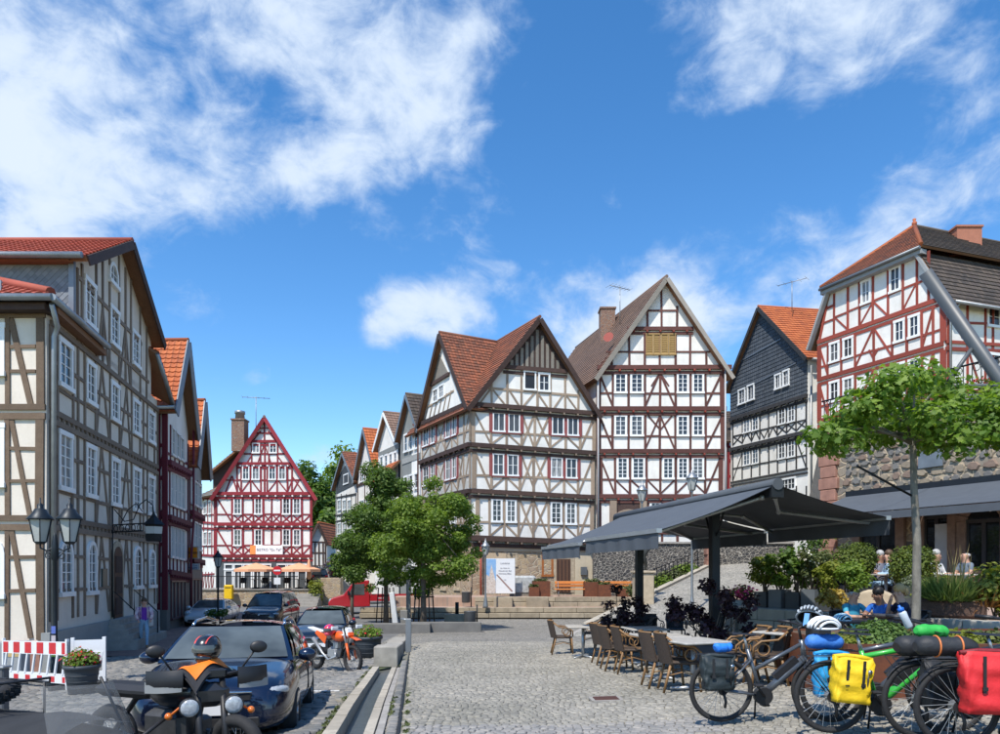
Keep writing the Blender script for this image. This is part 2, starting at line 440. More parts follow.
def fast_mesh(name, verts, nper, faces_one, mats, parent=None, off=(0, 0, 0), mi=None, kind=None):
    """many equal little polygons from numpy arrays: verts (N*nper,3), faces_one = faces of one piece"""
    n = len(verts) // nper; me = bpy.data.meshes.new(name)
    v = np.asarray(verts, dtype=np.float32) - np.asarray(off, dtype=np.float32)
    loops = []; starts = []; tot = []
    k = sum(len(f) for f in faces_one)
    base = np.concatenate([np.array(f) for f in faces_one])
    lo = (np.arange(n)[:, None] * nper + base[None, :]).ravel()
    ln = np.array([len(f) for f in faces_one]); st = np.concatenate([[0], np.cumsum(ln)[:-1]])
    ls = (np.arange(n)[:, None] * k + st[None, :]).ravel(); lt = np.tile(ln, n)
    me.vertices.add(len(v)); me.vertices.foreach_set('co', v.ravel())
    me.loops.add(len(lo)); me.loops.foreach_set('vertex_index', lo.astype(np.int32))
    me.polygons.add(len(ls)); me.polygons.foreach_set('loop_start', ls.astype(np.int32)); me.polygons.foreach_set('loop_total', lt.astype(np.int32))
    for m in (mats if isinstance(mats, (list, tuple)) else [mats]): me.materials.append(m)
    if mi is not None: me.polygons.foreach_set('material_index', np.repeat(mi, len(faces_one)).astype(np.int32))
    me.update(calc_edges=True); me.validate()
    o = bpy.data.objects.new(name, me); COL.objects.link(o)
    if parent is not None: o.parent = parent
    else: o.location = off
    if kind: o['kind'] = kind
    return o
def struct(o): o['kind'] = 'structure'; return o
FONT = None
def text_mesh(body, size, mat, name, parent, origin, ux, uz, depth=.004, align='CENTER', bold=False):
    """flat lettering turned into a mesh, laid on the plane spanned by ux (right) and uz (up)"""
    cu = bpy.data.curves.new('t', 'FONT'); cu.body = body; cu.size = size; cu.align_x = align; cu.align_y = 'CENTER'; cu.extrude = depth; cu.resolution_u = 3
    if bold: cu.offset = size * .018
    to = bpy.data.objects.new('t', cu); COL.objects.link(to)
    dg = bpy.context.evaluated_depsgraph_get(); me = bpy.data.meshes.new_from_object(to.evaluated_get(dg))
    bpy.data.objects.remove(to)
    ux = V(ux).normalized(); uz = V(uz).normalized(); n = ux.cross(uz)
    o3 = V(parent['_o']) if parent is not None and '_o' in parent else V((0, 0, 0))
    for v in me.vertices: v.co = V(origin) - o3 + ux * v.co.x + uz * v.co.y + n * v.co.z
    me.materials.clear(); me.materials.append(mat); me.name = name
    o = bpy.data.objects.new(name, me); COL.objects.link(o)
    if parent is not None: o.parent = parent
    return o
# ------------------------------------------------------------------ shared materials
WHITE = m_plaster('plaster_white', (.85, .84, .80), (.45, .39, .31), .34)
CREAM = m_plaster('plaster_cream', (.78, .71, .62), (.45, .37, .29), .4)
OCHRE = m_plaster('plaster_ochre', (.55, .43, .29), (.38, .29, .2), .45)
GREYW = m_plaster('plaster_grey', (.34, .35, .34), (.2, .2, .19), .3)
T_BROWN = m_timber('timber_weathered_brown', (.20, .15, .11), (.26, .21, .165))
T_TAN = m_timber('timber_tan', (.34, .26, .19), (.22, .155, .105), .6)
T_DARK = m_timber('timber_dark_brown', (.055, .03, .024), (.10, .06, .045))
T_OX = m_timber('timber_oxblood', (.105, .035, .028), (.16, .08, .06), .4)
T_RED = m_timber('timber_red', (.25, .018, .028), (.17, .02, .025), .5)
T_RUST = m_timber('timber_rust_red', (.29, .052, .032), (.22, .06, .05), .5)
T_BLACK = m_timber('timber_black', (.03, .03, .033), (.065, .06, .055))
BOARD = m_timber('grey_board', (.22, .2, .17), (.3, .27, .23))
WOOD_SOF = m_timber('soffit_wood', (.24, .115, .055))
WINW = M('window_white', (.82, .83, .82), .45, var=.04)
WINRED = M('window_red_casing', (.25, .06, .055), .6)
SLATE_W = m_tiles('slate_cladding', [(.05, .062, .078), (.07, .085, .105), (.085, .1, .12)], .3, edge=.6)
TILE_ORANGE = m_tiles('tiles_orange', [(.42, .11, .035), (.52, .155, .05), (.47, .13, .04), (.36, .1, .04)], .3)
TILE_OLD = m_tiles('tiles_old_red', [(.17, .062, .036), (.25, .088, .048), (.32, .105, .052), (.12, .058, .04)], .5, (.1, .07, .045), .5)
TILE_BROWN = m_tiles('tiles_brown', [(.21, .135, .1), (.26, .17, .13), (.17, .115, .09)], .35)
TILE_DARK = m_tiles('tiles_dark', [(.05, .042, .036), (.08, .062, .052), (.1, .078, .062)], .3, (.11, .1, .075), .3)
TILE_RED = m_tiles('tiles_red', [(.36, .075, .045), (.42, .1, .06), (.32, .065, .04)], .25)
PANE = m_glass('window_glass', (.03, .035, .042), .06, curtain=True)
ZINC = M('zinc', (.32, .34, .35), .45, .7, var=.2)
SANDST = M('sandstone', (.46, .38, .27), .9, var=.25, vs=4, bump=.4, bs=25)
REDSAND = M('red_sandstone', (.33, .17, .125), .9, var=.25, vs=4, bump=.4, bs=25)
GREYST = M('grey_stone', (.33, .31, .28), .92, var=.25, vs=3, bump=.5, bs=22)
IRON = M('black_iron', (.02, .021, .023), .5, .6)
WOODDK = m_timber('door_wood', (.12, .06, .035))
LEAD = M('lead', (.2, .22, .24), .5, .5)

UP = V((0, 0, 1))
CAMP = V((0, 0, CZ))
class Fac:
    """a vertical wall plane; things on it are given in photograph pixels and land on the plane in metres"""
    def __init__(s, t, A, B, tim=None, win=WINW, push=0):
        s.t = t; s.A = V((A[0], A[1], 0)); s.B = V((B[0], B[1], 0)); s.U = (s.B - s.A).normalized(); s.n = s.U.cross(UP)
        s.A = s.A + s.n * push; s.tim = tim; s.win_m = win; s.len = (s.B - s.A).length
    def at(s, px, py):
        d = V(((px - 500) / F, 1, (HY - py) / F)); t = (s.A - CAMP).dot(s.n) / d.dot(s.n); return CAMP + d * t
    def u(s, px): return (s.at(px, HY) - s.A).dot(s.U)
    def pt(s, u, z, d=0): return s.A + s.U * u + V((0, 0, z)) + s.n * d
    def bm(s, p1, p2, w, d=.045, mat=None, name='timber', back=.03):
        ax = p2 - p1
        if ax.length < .02: return
        side = ax.cross(s.n).normalized()
        if name == 'timber': w *= .8 * random.uniform(.86, 1.1); d += random.uniform(0, .006); p1 = p1 + side * random.uniform(-.02, .02); ax = ax + side * random.uniform(-.025, .025)
        mb = MB().obox(p1 - side * w / 2 - s.n * back, ax, side * w, s.n * (d + back))
        return mb.build(name, mat or s.tim, s.t)
    def line(s, x1, y1, x2, y2, w=.2, d=.045, mat=None, name='timber', back=.03):
        return s.bm(s.at(x1, y1), s.at(x2, y2), w, d, mat, name, back)
    def poly(s, pts, th, mat, name='wall', d=0):
        q = [s.at(*p) + s.n * d for p in pts]
        return MB().prism(q, -s.n * th).build(name, mat, s.t)
    def win(s, x1, y1, x2, y2, nx=2, ny=3, cas=.1, mat=None, arch=False, dep=.075, glass=PANE, frame=.055, mun=.028, transom=None):
        xm = (x1 + x2) / 2; u1, u2 = s.u(x1), s.u(x2); zt, zb = s.at(xm, y1).z, s.at(xm, y2).z
        return s.winu(u1, u2, zb, zt, nx, ny, cas, mat, arch, dep, glass, frame, mun, transom)
    def winu(s, u1, u2, zb, zt, nx=2, ny=3, cas=.1, mat=None, arch=False, dep=.075, glass=PANE, frame=.055, mun=.028, transom=None):
        w = u2 - u1; h = zt - zb; mb = MB(); mat = mat or s.win_m
        def bx(a, b, c, e, d0, d1, mi=0): mb.obox(s.pt(a, c, d0), s.U * (b - a), V((0, 0, e - c)), s.n * (d1 - d0), mi)
        cas = min(cas, w * .2)
        ztop = zt - (w / 2 if arch else 0)
        bx(u1, u1 + cas, zb, ztop, -.02, dep); bx(u2 - cas, u2, zb, ztop, -.02, dep)
        bx(u1 - .03, u2 + .03, zb - .05, zb + cas * .7, -.02, dep + .05)
        if arch:
            um = (u1 + u2) / 2; n = 9
            for k in range(n):
                a0, a1 = math.pi * k / n, math.pi * (k + 1) / n; r0, r1 = w / 2 - cas, w / 2
                q = [s.pt(um - math.cos(a) * r, ztop + math.sin(a) * r, dep) for a, r in ((a0, r0), (a0, r1), (a1, r1), (a1, r0))]
                mb.prism(q, -s.n * (dep + .02))
        else: bx(u1 - .02, u2 + .02, zt - cas, zt + .02, -.02, dep + .012)
        iu1, iu2, ib, it = u1 + cas, u2 - cas, zb + cas * .7, (zt - (cas if not arch else cas))
        for k in range(1, nx):
            x = iu1 + (iu2 - iu1) * k / nx; ww = frame if (nx == 2 or k * 2 == nx) else mun
            bx(x - ww / 2, x + ww / 2, ib, it, -.01, dep * .6)
        for k in range(1, ny):
            z = ib + (it - ib) * k / ny; ww = mun * 1.0
            bx(iu1, iu2, z - ww / 2, z + ww / 2, -.01, dep * .5)
        if transom: z = ib + (it - ib) * transom; bx(iu1, iu2, z - frame / 2, z + frame / 2, -.01, dep * .66)
        o = mb.build('window', mat, s.t)
        pm = MB()
        if arch:
            um = (u1 + u2) / 2; q = [s.pt(iu1, ib, .012), s.pt(iu2, ib, .012)] + [s.pt(um + math.cos(math.pi * k / 8) * (w / 2 - cas * .5), ztop + math.sin(math.pi * k / 8) * (w / 2 - cas * .5), .012) for k in range(9)]
            pm.prism(q, -s.n * .01)
        else: pm.obox(s.pt(iu1 - .01, ib - .01, .002), s.U * (iu2 - iu1 + .02), V((0, 0, it - ib + .02)), s.n * .012)
        pm.build('pane', glass, o)
        return o
    def storey(s, xL, xR, top, bot, rail, posts, bays, w=.19, wy=None, nx=2, ny=3, win_cas=.09, wm=None, dd=.045, casing=None, postw=None):
        """one timber-framed storey: posts at pixel columns; per bay a code, see below
        code[0]: w window over the rail, . plain, / or \\ or X brace over the rail, F full-height; code[1]: brace under the rail (or the full-height one)"""
        def ln(p): return lambda x: p[0] + (p[1] - p[0]) * (x - xL) / (xR - xL)
        T, B = ln(top), ln(bot); Rl = ln(rail) if rail else None
        for i, x in enumerate(posts):
            s.line(x, T(x), x, B(x), (postw if postw and i in (0, len(posts) - 1) else w), dd)
        def brace(c, x1, x2, f0, f1, ww):
            if c == '/': s.line(x1, f1(x1), x2, f0(x2), ww, dd - .012)
            elif c == '\\': s.line(x1, f0(x1), x2, f1(x2), ww, dd - .012)
            elif c == 'X': brace('/', x1, x2, f0, f1, ww); s.line(x1, f0(x1), x2, f1(x2), ww, dd - .02)
            elif c == 'A':
                m = (x1 + x2) / 2; s.line(x1, f1(x1), m, f0(m), ww, dd - .012); s.line(m, f0(m), x2, f1(x2), ww, dd - .016)
            elif c == 'V':
                m = (x1 + x2) / 2; s.line(x1, f0(x1), m, f1(m), ww, dd - .012); s.line(m, f1(m), x2, f0(x2), ww, dd - .016)
        for i, c in enumerate(bays):
            x1, x2 = posts[i], posts[i + 1]; c = (c + '..')[:3]
            if Rl and c[2] != 'n': s.line(x1, Rl(x1), x2, Rl(x2), w * .85, dd - .006)
            if c[0] == 'F': brace(c[1], x1, x2, T, B, w * .85)
            else:
                if c[0] == 'w':
                    m = (x1 + x2) / 2; d = (wy[0] if wy else .06); hw = min(.12 * (x2 - x1), 1.6)
                    yt = T(m) + (Rl(m) - T(m)) * d; yb = Rl(m) - (Rl(m) - T(m)) * (wy[1] if wy else .0)
                    if casing:
                        s.line(x1, T(x1), x1, Rl(x1), .24, dd + .02, casing, 'window_casing'); s.line(x2, T(x2), x2, Rl(x2), .24, dd + .024, casing, 'window_casing')
                        s.line(x1, Rl(x1) - .2, x2, Rl(x2) - .2, .17, dd + .06, casing, 'window_casing')
                    s.win(x1 + hw, yt, x2 - hw, yb, nx, ny, win_cas, wm)
                else: brace(c[0], x1, x2, T, Rl if Rl else B, w * .8)
                if Rl: brace(c[1], x1, x2, Rl, B, w * .75)
    def sill(s, x1, y1, x2, y2, w=.26, d=.2, mat=None, joists=0, jmat=None, gap=True):
        """storey beam pair with joist ends between"""
        a, b = s.at(x1, y1), s.at(x2, y2)
        s.bm(a, b, w, d, mat, 'storey_beam')
        s.bm(a - V((0, 0, w * 1.25)), b - V((0, 0, w * 1.25)), w * .75, d * .45, mat, 'storey_beam')
        if joists:
            mb = MB(); L_ = (b - a).length; U = (b - a).normalized()
            for k in range(joists):
                q = a + U * (L_ * (k + .5) / joists) - V((0, 0, w * .72)) + s.n * d * .4
                mb.obox(q - U * .06 - V((0, 0, .06)), U * .12, V((0, 0, .12)), s.n * (d * .7))
            mb.build('joist_end', jmat or mat or s.tim, s.t, kind='stuff')
def roof_slope(t, e0, e1, r1, r0, mat, course=.33, tile=.25, th=.14, name='roof', wave=False, sag=0.0, soff=WOOD_SOF):
    """one roof plane as a slab with stepped courses of tiles; e0-e1 eave, r0-r1 ridge"""
    e0, e1, r0, r1 = V(e0), V(e1), V(r0), V(r1)
    nrm = (e1 - e0).cross((r0 + r1) / 2 - e0)
    if nrm.z < 0: nrm = -nrm
    nrm.normalize()
    L_ = max((e1 - e0).length, (r1 - r0).length); H = (((r0 + r1) - (e0 + e1)) / 2).length
    n = max(2, round(H / course)); nt = max(1, round(L_ / tile))
    mb = MB(); uv = []
    def pt(a, b, o):
        p = (e0 * (1 - a) + e1 * a) * (1 - b) + (r0 * (1 - a) + r1 * a) * b
        return p + nrm * (o - sag * math.sin(math.pi * b))
    nu = nt * 4 if wave else max(1, nt // 4)
    for i in range(n):
        b0, b1 = i / n, (i + 1) / n + (.02 / n)
        for k in range(nu):
            a0, a1 = k / nu, (k + 1) / nu
            def wv(a): return .022 * math.cos(2 * math.pi * a * nt) if wave else 0
            q = [pt(a0, b0, th + .045 + wv(a0)), pt(a1, b0, th + .045 + wv(a1)), pt(a1, b1, th + wv(a1)), pt(a0, b1, th + wv(a0))]
            mb.add(q, [(0, 1, 2, 3)], 0, False); uv.append([(a0 * nt, i + .02), (a1 * nt, i + .02), (a1 * nt, i + .98), (a0 * nt, i + .98)])
            q2 = [pt(a0, b0, th - .01), pt(a1, b0, th - .01), q[1], q[0]]
            mb.add(q2, [(0, 1, 2, 3)], 0, False); uv.append([(a0 * nt, i + .01)] * 2 + [(a1 * nt, i + .02)] * 2)
    lo = [pt(0, 0, 0), pt(1, 0, 0), pt(1, 1, 0), pt(0, 1, 0)]; hi = [pt(0, 0, th), pt(1, 0, th), pt(1, 1, th), pt(0, 1, th)]
    fs = [(0, 3, 2, 1), (0, 1, 5, 4), (1, 2, 6, 5), (2, 3, 7, 6), (3, 0, 4, 7)]
    mb.add(lo + hi, fs, 1); uv += [[(0, 0)] * 4 for _ in fs]
    mb.uv = uv
    return mb.build(name, [mat, soff], t)
def gable_house(t, A, B, D, z0, eL, eR, uf, za, roof, wall, of=.45, oe=.5, verge=None, course=.33, tile=.25, wave=False, vw=.26, ob=.2, sag=0.0, ridge=True):
    A = V((A[0], A[1], 0)); B = V((B[0], B[1], 0)); D = V((D[0], D[1], 0)); Ap = A.lerp(B, uf)
    Z = lambda p, z: V((p.x, p.y, z))
    poly = [Z(A, z0), Z(B, z0), Z(B, eR), Z(Ap, za), Z(A, eL)]
    MB().prism(poly, D).build('wall', wall, t)
    Dn = D.normalized(); f0 = -Dn * of; f1 = D + Dn * ob
    ridge_z = za + .0
    for (E, ez, s) in ((A, eL, 0), (B, eR, 1)):
        sl = (Z(E, ez) - Z(Ap, za)); ext = sl.normalized() * oe
        e0 = Z(E, ez) + ext + f0; e1 = Z(E, ez) + ext + f1; r0 = Z(Ap, ridge_z) + f0; r1 = Z(Ap, ridge_z) + f1
        roof_slope(t, e0, e1, r1, r0, roof, course, tile, wave=wave, sag=sag)
        if verge:
            nrm = sl.normalized().cross(Dn)
            if nrm.z < 0: nrm = -nrm
            a = e0 - Dn * .025 + nrm * .05; b = r0 - Dn * .025 + nrm * .05
            MB().obox(a - nrm * vw * .6 - Dn * .035, b - a, nrm * vw, Dn * .05).build('verge_board', verge, t)
    if ridge:
        mb = MB(); mb.tube([Z(Ap, za + .17) + f0, Z(Ap, za + .17) + f1], .12, 6); mb.uv = [[(.5, .5)] * len(f) for f in mb.f]
        mb.build('ridge_tile', roof, t)
def gutter(t, a, b, r=.08, mat=ZINC):
    a, b = V(a), V(b); MB().tube([a, b], r, 8).build('gutter', mat, t)
def downpipe(t, pts, r=.05, mat=ZINC): MB().tube(pts, r, 8).build('downpipe', mat, t)
def chimney(t, c, sz, h, mat, cap=None):
    mb = MB(); mb.box((c[0], c[1], c[2] + h / 2), (sz[0], sz[1], h)); mb.box((c[0], c[1], c[2] + h + .06), (sz[0] + .14, sz[1] + .14, .12))
    return mb.build('chimney', mat, t)
def antenna(t, base, h, yaw, length=1.3, el=8):
    mb = MB(); b = V(base); mb.tube([b, b + V((0, 0, h))], .03, 6)
    d = V((math.cos(yaw), math.sin(yaw), .0)); q = V((-d.y, d.x, 0)); tp = b + V((0, 0, h - .1))
    mb.tube([tp - d * length / 2, tp + d * length / 2], .025, 5)
    for k in range(el):
        c = tp + d * (length * (k / (el - 1) - .5)); L_ = .5 - .25 * k / el; mb.tube([c - q * L_ + V((0, 0, .0)), c + q * L_], .012, 4)
    return mb.build('aerial', ZINC, t)
BRICK = m_rubble('brick_chimney', [(.24, .12, .08), (.3, .16, .1), (.2, .1, .075)], (.3, .27, .23), 7, .05)
STONE_WARM = m_rubble('rubble_warm', [(.38, .28, .17), (.46, .35, .22), (.3, .22, .15), (.42, .33, .24)], (.42, .36, .27), 2.6, .05)

# ================================================================== L1: the large beige timber-framed house on the left
zb = -1.6
t = L1 = thing('timber_house', 'large beige half-timbered house with slate-clad upper wall, at the left edge', 'house', (-16, 24, zb), world=True)
fA, fB = V((-12.6, 20, 0)), V((-14.96, 31.4, 0))
MB().prism([V((-26, 20, zb)), V((-12.6, 20, zb)), V((-14.96, 31.4, zb)), V((-26, 31.4, zb))], V((0, 0, 9.0 - zb))).build('wall', CREAM, t)
f = Fac(t, fA, fB, T_BROWN)
VPX = 352.0
def vy(y49, x): return 570 - (570 - y49) * (VPX - x) / (VPX - 49)
def vl(y49): return (vy(y49, 49), vy(y49, 157))
# attic block with the gable
gA, gB = f.at(75, 570), f.at(151, 570)
e = 11.1
gable_house(t, gA, gB, (-11, 0), 8.8, e, e + .15, .50, 13.45, TILE_RED, CREAM, .5, .35, T_DARK, .34, .3, True, .3)
# slate cladding on the block's front
sl = MB(); uvs = []
x0, x1, zz0, zz1 = -26, gA.x - .04, 9.2, 10.95
yy = gA.y - .05; dw, dh = .21, .21
sl.obox((x0, yy, zz0), (x1 - x0, 0, 0), (0, .06, 0), (0, 0, zz1 - zz0)); uvs += [[(.5, .5)] * 4] * 6
rows = int((zz1 - zz0) / (dh / 2))
for r_ in range(rows):
    for k in range(int(4.2 / dw)):
        cx = x1 - dw * (k + .5 + (r_ % 2) * .5); cz = zz0 + dh / 2 + r_ * dh / 2
        if cz + dh / 2 > zz1 + .05: continue
        q = [V((cx, yy - .02, cz - dh / 2)), V((cx + dw / 2, yy - .012, cz)), V((cx, yy - .004, cz + dh / 2)), V((cx - dw / 2, yy - .012, cz))]
        sl.prism(q, (0, .012, 0)); uvs += [[(k + .5, r_ + .5)] * len(ff) for ff in sl.f[-6:]]
sl.uv = uvs
sl.build('slate', m_tiles('slate_diamond', [(.15, .18, .21), (.2, .235, .27), (.24, .275, .31)], .3, edge=.9), t, kind='stuff')
MB().box((x1 + .0, yy - .03, 10.2), (.16, .12, 2.2)).build('corner_board', LEAD, t)
gutter(t, (-26, gA.y - .5, 11.05), (gA.x + .5, gA.y - .5, 11.05), .1)
MB().box((-19.5, gA.y - .22, 11.05), (13, .4, .22)).build('eave_board', WOOD_SOF, t)
# low hipped roof over the front range
c0 = V((-12.2, 19.55, 8.95)); hp = V((-15.5, 22.0, 10.25))
roof_slope(t, (-26, 19.55, 8.95), c0, hp, (-26, 22.0, 10.25), TILE_RED, .32, .28, wave=True)
roof_slope(t, c0, (-13.05, 23.7, 8.95), (-15.4, 23.2, 10.1), hp, TILE_RED, .32, .28, wave=True)
mb = MB(); mb.tube([c0 + V((0, 0, .2)), hp + V((0, 0, .22))], .13, 8); mb.uv = [[(k * .37, .5)] * len(ff) for k, ff in enumerate(mb.f)]; mb.build('hip_tile', TILE_RED, t)
mb = MB()
for k in (0, 1): mb.tube([(-20, 19.9, 9.42 + .13 * k), (-13.75, 19.9, 9.42 + .13 * k)], .018, 6)
for xx in (-13.8, -14.6, -15.4): mb.box((xx, 19.9, 9.4), (.04, .04, .42))
mb.build('snow_guard', ZINC, t)
gutter(t, (-26, 19.45, 8.98), (-12.1, 19.45, 8.98), .1); gutter(t, (-12.1, 19.45, 8.98), (-12.95, 23.8, 8.98), .1)
MB().obox((-26, 19.6, 8.7), (13.6, 0, 0), (0, .5, 0), (0, 0, .2)).build('eave_board', T_DARK, t)
MB().obox((-12.55, 19.9, 8.72), (-.85, 4.0, 0), (.3, .06, 0), (0, 0, .2)).build('eave_board', WOOD_SOF, t)
pp = f.at(47.5, 570) + f.n * .16
downpipe(t, [(pp.x + .25, 19.6, 8.85), (pp.x + .1, pp.y, 8.4), (pp.x, pp.y, 8.1), (pp.x, pp.y, -1.3)], .07)
# rear low roof stub
rA = f.at(151, 570); 
roof_slope(t, rA + V((.45, -.5, 9.0)), fB + V((.5, .4, 8.8)), fB + V((-2.5, 0, 10.6)), rA + V((-2.5, 0, 10.8)), TILE_RED, .32, .28, wave=True)
gutter(t, rA + V((.5, -.5, 9.0)), fB + V((.55, .4, 8.8)), .09)
# timber frame of the side wall
P_ = [50.5, 56.5, 72, 77, 84, 95.2, 101, 109.5, 119, 126, 131, 139.5, 143, 147, 154, 157]
BAY = ['.', 'w', '.', '.', 'w', 'FA', 'F\\', 'w', 'F\\', 'F/', 'w', '.', '.', 'w', '.']
for (yt, yb, yr1, yr2) in ((324, 408, 348, 383), (420, 516, 440, 489), (528, 622, 546, 592)):
    for x in P_:
        if x in (101, 126): continue
        f.line(x, vy(yt, x), x, vy(yb, x), .15 if x > 51 else .3)
    for i in range(len(P_) - 1):
        xa, xb = P_[i], P_[i + 1]
        for yr in (yr1 + 10, yr2):
            if not (BAY[i] == 'w' and yr == yr1 + 10):
                f.line(xa, vy(yr, xa), xb, vy(yr, xb), .14, .04)
    for (a, m, b) in ((95.2, 101, 109.5), (119, 126, 131)):
        f.line(a + 1, vy(yb, a), m, vy(yt, m), .15, .035); f.line(m, vy(yt, m), b - 1, vy(yb, b), .15, .037)
    f.line(51, vy(yb, 51), 56, vy(yt, 56), .15, .035)
for y in (322, 410, 420, 517, 527):
    f.line(49.5, vy(y, 49.5), 157, vy(y, 157), .16, .08, None, 'storey_beam')
for y in (415, 522.5):
    mb = MB()
    for k in range(30):
        q = f.pt(.3 + k * .38, f.at(49.5, y).z); mb.obox(q - f.U * .07 - V((0, 0, .1)) - f.n * .02, f.U * .14, V((0, 0, .2)), f.n * .09)
    mb.build('joist_end', T_BROWN, t, kind='stuff')
W1 = [(57, 71, 341, 388, 2, 4), (84.7, 94.5, 362, 404, 2, 4), (109.5, 118, 383, 421, 2, 4), (131.5, 139, 400, 434.5, 2, 4), (147, 153.5, 411.5, 443, 2, 4),
      (57, 71, 432, 490, 2, 5), (84.5, 94.7, 445, 497, 2, 5), (110, 118.7, 458.5, 505.5, 2, 5), (132, 139.6, 468, 511, 2, 5), (147, 153.5, 475.5, 515, 2, 5)]
for w in W1: f.win(w[0], w[2], w[1], w[3], w[4], w[5], .13)
for w in ((58, 71.5, 539, 595), (86, 95.5, 541, 593.5), (133, 141, 546, 588), (148, 154.5, 549.5, 587)): f.win(w[0], w[2], w[1], w[3], 2, 5, .13, arch=True)
# gable timbers
for w in ((83, 94.5, 280, 326), (109, 118, 308, 346), (131, 138.5, 332, 366)): f.win(w[0], w[1 + 1], w[1], w[3], 2, 4, .13)
f.win(108, 262, 117, 285, 2, 2, .13, arch=True)
for x, yt in ((77, 268), (81.5, 264), (95.5, 262), (102, 260), (109, 258), (118.5, 256), (125, 268), (130.5, 280), (139.5, 304), (146, 322)):
    f.line(x, yt, x, vy(322, x), .16)
f.line(77, vy(246, 77), 141, vy(246, 141), .18); f.line(77, vy(290, 77), 148, vy(290, 148), .16)
for (a, m, b) in ((97, 102, 108), (119.5, 125, 129.5)):
    f.line(a, vy(318, a), m, vy(250, m), .14, .035); f.line(m, vy(250, m), b, vy(318, b), .14, .037)
# door, plinth, steps, bracket lamp
d1, d2 = f.u(110.5), f.u(122.5); zd0, zd1 = -.15, f.at(116, 541).z
mb = MB(); um = (d1 + d2) / 2; rr = (d2 - d1) / 2; zs = zd1 - rr
q = [f.pt(d1, zd0, .05), f.pt(d2, zd0, .05)] + [f.pt(um + rr * math.cos(math.pi * k / 10), zs + rr * math.sin(math.pi * k / 10), .05) for k in range(11)]
mb.prism(q, -f.n * .06); dr = mb.build('door', SANDST, t)
q = [f.pt(d1 + .2, zd0, .07), f.pt(d2 - .2, zd0, .07)] + [f.pt(um + (rr - .2) * math.cos(math.pi * k / 10), zs + (rr - .2) * math.sin(math.pi * k / 10), .07) for k in range(11)]
MB().prism(q, -f.n * .04).build('door_leaf', WOODDK, dr)
mb = MB()
for k in range(3):
    z = zd0 + .15 + k * .75; mb.obox(f.pt(d1 + .32, z, .075), f.U * (d2 - d1 - .64), V((0, 0, .6)), f.n * .02)
mb.build('door_panel', T_DARK, dr)
MB().obox(f.pt(-.1, zb, -.1), f.U * (f.len + .1), f.n * .22, V((0, 0, f.at(60, 630).z - zb))).build('plinth', GREYW, t)
MB().obox((-26, 19.86, zb), (13.3, 0, 0), (0, .2, 0), (0, 0, 1.15)).build('plinth', REDSAND, t)
for k in range(5):
    u0 = d1 - .5 - k * .12; u1 = d2 + .5 + k * .3
    MB().obox(f.pt(u0, zb, .1), f.U * (u1 - u0), f.n * (.35 + k * .17), V((0, 0, -.12 - k * .17 - zb))).build('step', GREYST, t)
for uu in (d1 - .45, d2 + .55):
    a = f.pt(uu, .85, .25); b = f.pt(uu + .1, .0, 1.05)
    hr = MB(); hr.tube([a + V((0, 0, -.95)), a, b, b + V((0, 0, -.9))], .025, 6); hr.build('handrail', IRON, t)
MB().obox(f.pt(f.u(101), f.at(101, 587).z, .0), f.U * .5, V((0, 0, .62)), f.n * .06).build('notice_board', M('notice_green', (.04, .06, .055), .4), t)
# front wall (facing the viewer)
ff = Fac(t, (-26, 20), (-12.6, 20), m_timber('timber_umber', (.15, .1, .065), (.22, .16, .11)))
for y in (407, 416.5, 518, 526, 316): ff.line(-160, y, 46, y, .22, .06)
for (y1, y2, r1, r2) in ((316, 407, 346.5, 371.5), (416, 518, 449, 481), (526, 640, 557.5, 591.5)):
    ff.line(40.5, y1, 40.5, y2, .28, .055); ff.line(8.5, y1, 8.5, y2, .16); ff.line(-30, y1, -30, y2, .16); ff.line(-80, y1, -80, y2, .16)
    ff.line(8.5, r1, 36, r1, .12, .035); ff.line(8.5, r2, 36, r2, .12, .035); ff.line(12, y1 + 3, 31, y2 - 2, .18, .04)
    ff.line(-80, r2, 8, r2, .12, .035)
for (y1, y2, a) in ((324, 375, 0), (424, 486, 0), (538, 597, 1)): ff.win(-25, y1, 6, y2, 2, 4, .12, arch=bool(a))
# wrought-iron bracket with lantern over the door
t2 = thing('bracket_lantern', 'wrought-iron bracket with black hanging lantern over the door of the beige house', 'lantern', f.pt(f.u(110), 1.5, .1), world=True)
mb = MB(); q0 = f.at(110, 535) + f.n * .08; OUT = (f.n * .72 + V((0, -.55, 0))).normalized()
def bp(o, z): return q0 + OUT * o + V((0, 0, z))
mb.tube([bp(0, -2.9), bp(0, 1.0)], .03, 6); mb.tube([bp(0, .35), bp(2.1, .35)], .022, 6); mb.tube([bp(0, .1), bp(1.7, .1)], .022, 6)
for k in range(5):
    c = .2 + k * .33; mb.torus(bp(c, .22), .11, .014, 14, 5, axis=OUT.cross(UP))
mb.tube([bp(.1, .9), bp(.7, .45), bp(1.2, .5), bp(1.55, 1.0), bp(1.9, 1.15), bp(2.25, .95), bp(2.3, .7)], .018, 6)
mb.tube([bp(.5, .4), bp(.9, .85), bp(1.35, 1.05), bp(1.7, .75)], .016, 6)
mb.build('bracket', IRON, t2)
lc = bp(2.3, .05)
mb = MB(); mb.lathe(lc, [(.22, -.32), (.27, -.3), (.29, .22), (.38, .24), (.12, .48), (.05, .6), (.03, .68)], 6, sm=False); mb.build('lantern_body', IRON, t2)
mb = MB(); mb.lathe(lc, [(.262, -.24), (.302, .17)], 6, sm=False, cap=False); mb.build('pane', M('frosted_glass', (.42, .44, .42), .35, var=.1), t2)

